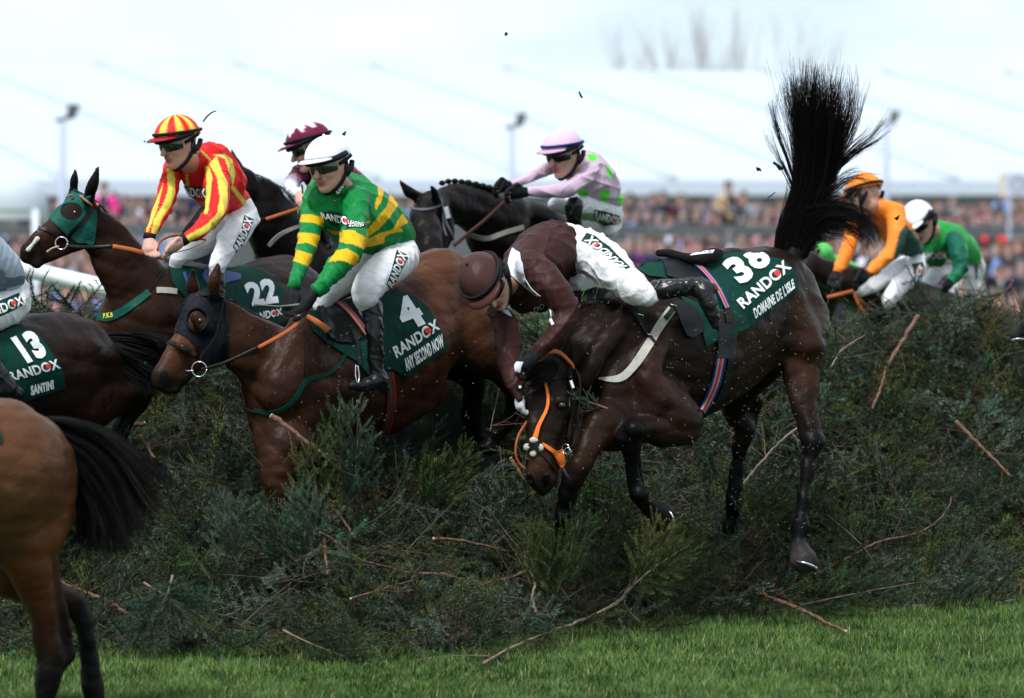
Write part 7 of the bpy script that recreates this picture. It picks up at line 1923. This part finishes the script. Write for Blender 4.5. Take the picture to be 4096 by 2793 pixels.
# ================================================================ broken branches, loose sprays, flying debris
def bank(px, py, off=0.10):
    """distance at which the sight line through a reading meets the spruce bank or the turf"""
    D = np.linspace(18.4, 27, 900); x = (px - CX) / FPX * D; z = CAMH - (py - HY) / FPX * D
    s = gz(x, D) + hz(x, D)
    i = np.argmax(z < s)
    return float(D[i]) - off if (z < s).any() else 23.5
m_bark = mat('branch_bark', (0.15, 0.085, 0.060), 0.85, noise=0.4, nscale=25, bump=0.8, bscale=50)
m_bark_g = mat('branch_bark_grey', (0.20, 0.155, 0.115), 0.85, noise=0.35, nscale=25, bump=0.8, bscale=50)
m_cut = mat('cut_wood', (0.62, 0.48, 0.32), 0.8)
def branch(fr, pts, r, label, grey=False, twigs=0, seed=0, cut=(0,), off=0.42, needles=0, ncol=1, Ds=None):
    rng = np.random.default_rng(seed); P = []
    for i, q in enumerate(pts):
        X, Y = fr.px(*q); D = Ds[i] if Ds else bank(X, Y, off + 0.02 * i); P.append(FU.p(X, Y, D))
    P = np.array(P); 
    if Ds is None:                                   # a straight-grained stick: even out the distances
        t = np.linspace(0, 1, len(P)); a = np.polyfit(t, P[:, 1], 1); newD = np.minimum(np.polyval(a, t), P[:, 1] + 0.04)
        P = np.array([FU.p(*fr.px(*q), d) for q, d in zip(pts, newD)])
    R0 = fr.m(r, P[0][1]) * 1.35; n = 6 * len(pts); C = catmull(P, n); C += rng.normal(0, R0 * 0.18, C.shape) * [1, 1, 1]
    R = R0 * np.linspace(1, 0.6, n) * (1 + 0.12 * rng.normal(0, 1, n)).clip(0.8, 1.25)
    mm = m_bark_g if grey else m_bark
    root = empty('broken_branch', P[0]); tag(root, label, 'branch', 'broken branches scattered on the fence')
    V, F = tubegeo(C, R, 8); mkmesh('stick', V, F, mm, root)
    if 0 in cut:
        d = norm(C[0] - C[2]); V, F = tubegeo([C[0], C[0] + d * 0.004], R0 * 0.93, 10); mkmesh('cut_end', V, F, m_cut, root)
    if 1 in cut:
        d = norm(C[-1] - C[-3]); V, F = tubegeo([C[-1], C[-1] + d * 0.004], R[-1] * 0.95, 10); mkmesh('cut_end', V, F, m_cut, root)
    parts = []; tips = []
    for i in range(twigs):
        b = C[int(rng.integers(3, n - 1))]; T = norm(C[-1] - C[0]); s = rng.normal(0, 1, 3) * [1, 0.35, 1]; d = norm(T * 0.7 + s * 0.7 - np.array([0, 0.15, 0])); L = rng.uniform(0.10, 0.34)
        w = rng.normal(0, 0.12, 3); Q = [b + d * L * t + w * L * t * t for t in np.linspace(0, 1, 7)]
        rr = rng.uniform(0.0012, 0.0028); parts.append(tubegeo(Q, np.linspace(rr, rr * 0.4, 7), 4)); tips.append((Q[3], d)); tips.append((Q[6], d))
        for j in range(2):
            b2 = Q[int(rng.integers(2, 6))]; d2 = norm(d + rng.normal(0, 0.6, 3) * [1, 0.4, 1]); Q2 = [b2 + d2 * L * 0.45 * t + rng.normal(0, 0.02, 3) * L * t for t in np.linspace(0, 1, 4)]
            parts.append(tubegeo(Q2, np.linspace(rr * 0.6, rr * 0.3, 4), 4))
    if parts: V, F = join_geo(parts); mkmesh('twigs', V, F, mm, root)['kind'] = 'stuff'
    if needles:
        pos, hd, pt = [], [], []
        for i in range(needles):
            if tips and i % 2: b, d = tips[int(rng.integers(0, len(tips)))]
            else: k = int(rng.integers(n // 3, n - 1)); b, d = C[k], norm(C[min(k + 2, n - 1)] - C[k - 2])
            pos.append(b); hd.append(math.atan2(d[1], d[0]) + rng.normal(0, 0.4)); pt.append(math.asin(max(-1, min(1, d[2]))) + rng.normal(0, 0.2))
        m = len(pos); cols = GREENS[rng.integers(0, 3, m) + (ncol - 1)] * rng.uniform(0.8, 1.4, (m, 1))
        V, F, Cc = place_sprigs(np.array(pos), np.array(hd), np.array(pt), rng.uniform(-0.5, 0.5, m), rng.uniform(0.45, 0.8, m), cols, rng)
        mkmesh('needles', V, F, m_spruce, root, colors=Cc, smooth=False)['kind'] = 'stuff'
    return root
branch(FH, [(830, 470), (770, 565), (690, 690), (612, 830), (572, 960), (510, 1115)], 12, 'long pinkish bare branch standing upright on the fence right of horse 38', twigs=3, seed=1)
branch(FH, [(1105, 1212), (1200, 1310), (1330, 1440), (1490, 1600)], 11, 'thick bare branch slanting down to the right edge of the fence', twigs=5, seed=2)
branch(FG, [(570, 590), (720, 650), (880, 730), (1020, 780), (1150, 850), (1285, 912)], 11, 'reddish brown stick lying from the fence foot onto the grass', twigs=4, seed=3, cut=(1,))
branch(FG, [(1110, 580), (1280, 490), (1480, 390), (1700, 340), (1830, 260), (1892, 170), (1900, 110)], 5.5, 'long thin reddish branch curving upward at the lower right of the fence', twigs=7, seed=4)
branch(FG, [(1530, 28), (1580, 100), (1645, 195)], 10, 'short thick pink-brown stick beside the hind hoof of horse 38, upper right of it', seed=5)
branch(FG, [(1220, 130), (1380, 68), (1530, 36), (1720, 22)], 4.5, 'thin pale branch lying level right of the near hind leg of horse 38', twigs=3, seed=6)
branch(FE, [(1555, 1045), (1500, 990), (1400, 950), (1180, 940), (1060, 910), (850, 850), (720, 750), (600, 680)], 8, 'long reddish branch with a round pale cut end in the middle of the fence', twigs=10, seed=7, needles=8, ncol=4)
branch(FE, [(700, 535), (760, 620), (830, 722)], 8, 'short brown stick standing in the fence below the legs of horse 4', seed=8)
branch(FE, [(1325, 718), (1550, 745), (1790, 800)], 9, 'straight brown stick lying level in the fence left of the muzzle of horse 38', twigs=2, seed=9)
branch(FE, [(800, 1100), (1000, 1040), (1205, 980)], 6, 'dark red stick lying low across the fence front, below the long reddish branch', twigs=4, seed=10)
branch(FE, [(1910, 928), (1800, 970), (1700, 990), (1565, 1040)], 8, 'pale branch with a split end just below the lowered hooves of horse 38', twigs=4, seed=11)
branch(FE, [(1980, 1212), (1948, 1100), (1962, 1000), (1915, 890), (1895, 800)], 8, 'upright grey twisted branch in the fence under the head of horse 38', grey=True, twigs=9, seed=12, cut=())
branch(FE, [(1810, 215), (1850, 270), (1895, 350)], 9, 'light brown splintered stick touching the muzzle of horse 38 on its left', twigs=2, seed=13)
branch(FF, [(570, 1370), (430, 1440), (325, 1580), (200, 1660), (-40, 1760), (-350, 1880), (-650, 2030)], 12, 'long forked grey branch sticking out of the fence foot over the grass', grey=True, twigs=26, seed=14, off=0.30, needles=40, ncol=2)
branch(FD, [(290, 1018), (430, 1070), (540, 1112), (620, 1170), (712, 1210)], 8, 'pinkish branch lying right of the hocks of the tan bay horse', twigs=9, seed=15)
branch(FD, [(710, 240), (640, 245), (560, 268)], 9, 'short pale stick on the fence near the nose of horse 4', seed=16)
branch(FD, [(690, 300), (725, 355), (755, 405)], 8, 'short orange-brown stick poking up below the nose of horse 4', twigs=2, seed=17)
branch(F2, [(945, 1262), (1060, 1340), (1180, 1430), (1300, 1515)], 16, 'thick broken branch with a white splintered end against the chest of horse 4', twigs=6, seed=18, Ds=[21.2, 21.16, 21.14, 21.12], cut=(0, 1))
branch(Fr(1650, 1200, 1.9811), [(692, 670), (652, 860), (615, 1042)], 5, 'thin orange-brown stem standing behind the hind legs of horse 4', twigs=2, seed=19)
branch(FF, [(1190, 762), (1330, 590), (1480, 440), (1585, 360)], 7, 'slanting pale branch behind the near hind leg of horse 38', grey=True, twigs=5, seed=20)
branch(FG, [(2190, 742), (2260, 680), (2330, 605)], 7, 'short brown stick at the foot of the fence at the right edge', twigs=2, seed=21)
branch(FH, [(215, 830), (300, 700), (460, 600)], 5, 'thin grey forked branch close behind the hindquarters of horse 38', grey=True, twigs=5, seed=22)
branch(Fr(3700, 1000, 3.169), [(1125, 375), (1060, 480), (965, 552), (800, 600), (640, 660)], 10, 'crooked dark branch tip standing on the fence top at the right', twigs=4, seed=23, Ds=[25.2, 25.2, 25.2, 25.25, 25.3], needles=8, ncol=1, cut=())
branch(Fr(3700, 1000, 3.169), [(975, 560), (1010, 640), (1030, 780)], 11, 'dark twig hanging down from the fence top beside the crooked branch tip', twigs=1, seed=24, Ds=[25.2, 25.15, 25.1], needles=3, ncol=7, cut=())
branch(FU, [(1340, 2010), (1300, 2140), (1310, 2300)], 7, 'bare stem rising in front of the forelegs of horse 4', twigs=5, seed=25, off=0.2)

def spray(tip, base, D, label, n=8, ncol=0, sc=0.7, seed=0, wid=0.5):
    """a standing spruce branch: stem with needle-covered side sprays"""
    rng = np.random.default_rng(seed); b, t = FU.p(*base, D + 0.12), FU.p(*tip, D)
    root = empty('spruce_branch', b); tag(root, label, 'spruce branch', 'green spruce branches standing out of the fence')
    P = np.array([b + (t - b) * q + np.array([0.03 * math.sin(3 * q + seed), 0, 0]) for q in np.linspace(0, 1, 9)]); V, F = tubegeo(P, np.linspace(0.006, 0.0018, 9), 6); mkmesh('stem', V, F, m_bark_g, root)
    d = norm(t - b); pos, hd, pt, ss = [], [], [], []
    for i in range(n):
        q = (i + 0.5) / n; s = 1 if i % 2 else -1
        lat = np.array([s * d[2] + rng.normal(0, 0.15), rng.normal(-0.2, 0.35), -s * d[0]]) * wid
        v = norm(d * 0.9 + lat); pos.append(b + (t - b) * q * 0.92); hd.append(math.atan2(v[1], v[0])); pt.append(math.asin(v[2])); ss.append(sc * (1.15 - 0.6 * q))
    v = d; pos.append(t - d * 0.12); hd.append(math.atan2(v[1], v[0])); pt.append(math.asin(np.clip(v[2], -1, 1))); ss.append(sc * 0.55)
    m = len(pos); cols = GREENS[[ncol] * m] * rng.uniform(0.9, 1.25, (m, 1))
    V, F, C = place_sprigs(np.array(pos), np.array(hd), np.array(pt), rng.uniform(-0.6, 0.6, m), np.array(ss) * 1.25, cols, rng, SPRIGS=[SPRIGS[i] for i in (3, 4, 8, 9)])
    mkmesh('needles', V, F, m_spruce, root, colors=C, smooth=False)['kind'] = 'stuff'
S_ = [((1412, 1600), (1390, 1960), 21.1, 'tall blue-green spruce tip standing against the girth of horse 4', 5, 8),
      ((1360, 1640), (1330, 1960), 21.08, 'yellow-green spruce tip left of the tall blue-green one on the belly of horse 4', 0, 8),
      ((1270, 1760), (1240, 2060), 21.0, 'green spruce tip standing right of the forelegs of horse 4', 3, 8),
      ((1450, 1760), (1440, 2060), 21.1, 'grey-green spruce tip right of and below the tall blue-green one', 4, 8),
      ((1190, 1960), (1290, 2250), 20.85, 'pale spruce spray covering the forelegs of horse 4 from the right', 5, 10),
      ((1040, 2030), (1230, 2280), 20.8, 'fresh green spruce spray in front of the forelegs of horse 4', 8, 10),
      ((925, 2010), (940, 2260), 20.75, 'small bluish spruce spray with upright fingers left of the forelegs of horse 4', 5, 9),
      ((1880, 1800), (1700, 2050), 21.6, 'green spruce spray pointing up right, left of the head of horse 38', 3, 9),
      ((1760, 1830), (1690, 2080), 21.6, 'dark green upright spray left of the head of horse 38', 0, 8),
      ((2290, 1565), (2420, 1640), 20.95, 'small grey-green spruce twig stuck between the neck and foreleg of horse 38', 5, 5),
      ((2760, 2180), (2500, 2380), 20.9, 'green spruce spray under the folded foreleg of horse 38', 2, 10),
      ((2660, 2100), (2580, 2350), 21.0, 'yellowish spruce spray below the folded hoof of horse 38', 7, 9),
      ((3130, 1960), (3000, 2150), 22.4, 'bright green spruce tip between the hind legs of horse 38', 3, 8),
      ((3060, 1990), (3030, 2200), 22.4, 'golden spruce twig between the hind legs of horse 38', 7, 6),
      ((2330, 2080), (2180, 2420), 20.75, 'dense dark spruce spray hiding the lowered foreleg of horse 38', 0, 12),
      ((2120, 2120), (2250, 2400), 20.75, 'green spruce spray left of the hidden foreleg of horse 38', 3, 12),
      ((3740, 2320), (3200, 2420), 21.9, 'long dark spruce branch lying low on the grass edge at the right', 0, 14),
      ((1450, 2660), (1150, 2520), 20.0, 'dark spruce spray lying on the grass below the middle of the fence', 6, 10),
      ((800, 2480), (600, 2330), 20.0, 'drooping spruce spray at the fence foot right of the tan bay horse', 1, 10),
      ((560, 2560), (700, 2300), 19.95, 'grey-green spruce branch hanging to the grass near the tan bay horse', 4, 12),
      ((3320, 2060), (3480, 2250), 22.1, 'olive spruce spray right of the hind hoof of horse 38', 2, 8),
      ((3950, 2230), (3700, 2330), 22.9, 'bluish spruce spray low at the right end of the fence', 5, 10)]
for i, (tp, bs, D, lb, nc, n) in enumerate(S_):
    small = i == 9
    Dm = D if i < 16 else min(D, bank(*tp, 0.25))
    spray(tp, bs, Dm, lb, n=n + 2, ncol=nc, sc=0.32 if small else 0.75, seed=100 + i)

def clod(px, py, D, r, label, seed):
    rng = np.random.default_rng(seed); S = Sdf(FU)
    for i in range(5): S.c([(px + rng.normal(0, r * 0.6), py + rng.normal(0, r * 0.6), D + rng.normal(0, 0.01), r * rng.uniform(0.35, 0.7)), (px + rng.normal(0, r * 0.7), py + rng.normal(0, r * 0.7), D, r * 0.35)], k=0.004)
    V, Q = S.build(0.002); o = mkmesh('turf_clod', V, Q, mat('soil', (0.022, 0.016, 0.010), 0.95)); tag(o, label, 'clod')
clod(3118, 667, 22.3, 13, 'dark clod of turf flying left of the raised black tail', 1)
clod(3035, 678, 22.6, 7, 'smaller pale scrap of turf flying left of the dark clod', 2)
clod(3587, 875, 23.0, 7, 'tiny clod flying in front of the orange shoulder', 3)
clod(1378, 535, 21.3, 5, 'small speck of mud flying above the white helmet', 4)
clod(2025, 137, 21.3, 5, 'small speck of mud high in the sky above the marquee', 5)
def flying_twig(pts, D, r, label):
    o = ptube('twig', FU, [(x, y, D) for x, y in pts], r, mat('dark_twig', (0.02, 0.017, 0.014), 0.8), None, n=16); tag(o, label, 'twig')
flying_twig([(812, 488), (825, 470), (845, 452), (865, 444)], 21.6, [3, 3.4, 3, 2], 'thin curved black twig flying right of the striped cap')
flying_twig([(2316, 366), (2322, 380), (2326, 388), (2330, 392)], 21.6, [2.5, 4, 4, 3], 'short bent dark twig flying in front of the marquee')
flying_twig([(575, 566), (581, 566)], 21.6, [3, 3], 'tiny dark seed flying left of the striped cap')
flying_twig([(3070, 792), (3085, 782), (3102, 768)], 22.0, [2, 2.5, 1.5], 'thin twig flying above the croup of horse 38')
def debris():
    rng = np.random.default_rng(77); V, F = [], []; n = 0; C = []
    def add(px, py, D, dark):
        nonlocal n
        c = FU.p(px, py, D); L = rng.uniform(0.005, 0.013); a = rng.uniform(0, 3.14); d = np.array([math.cos(a), rng.normal(0, 0.5), math.sin(a)]) * L / 2; w = 0.0005
        s = np.cross(d, rng.normal(0, 1, 3)); s = s / np.linalg.norm(s) * w; s2 = np.cross(d, s); s2 = s2 / np.linalg.norm(s2) * w; bend = s * rng.uniform(0, 3)
        for q in (c - d, c + bend, c + d):
            V.extend([q + s, q - 0.5 * s + 0.87 * s2, q - 0.5 * s - 0.87 * s2])
        for k in (0, 3):
            for j in range(3): F.append((n + k + j, n + k + (j + 1) % 3, n + k + 3 + (j + 1) % 3, n + k + 3 + j))
        n += 9; col = (0.03, 0.03, 0.025) if dark else ((0.40, 0.40, 0.30) if rng.random() < 0.6 else (0.18, 0.28, 0.10)); C.extend([col] * 9)
    for i in range(420): add(rng.uniform(3350, 4090), rng.triangular(380, 1150, 1300), rng.uniform(22, 25), True)
    for i in range(900): add(rng.normal(2900, 480), rng.uniform(1150, 2150), rng.uniform(20.6, 21.6), False)
    for i in range(220): add(rng.normal(1350, 350), rng.uniform(1300, 2100), rng.uniform(20.8, 21.3), False)
    for i in range(110): add(rng.uniform(700, 3100), rng.uniform(100, 780), rng.uniform(21, 24), True)
    for i in range(160): add(rng.uniform(3300, 4090), rng.uniform(1250, 2100), rng.uniform(21.5, 22.5), False)
    o = mkmesh('flying_debris', V, F, mat('needle_bits', attr=True, rough=0.7), colors=C, smooth=False)
    tag(o, 'loose spruce needles and chips thrown up into the air around the horses', 'debris', kind='stuff')
debris()
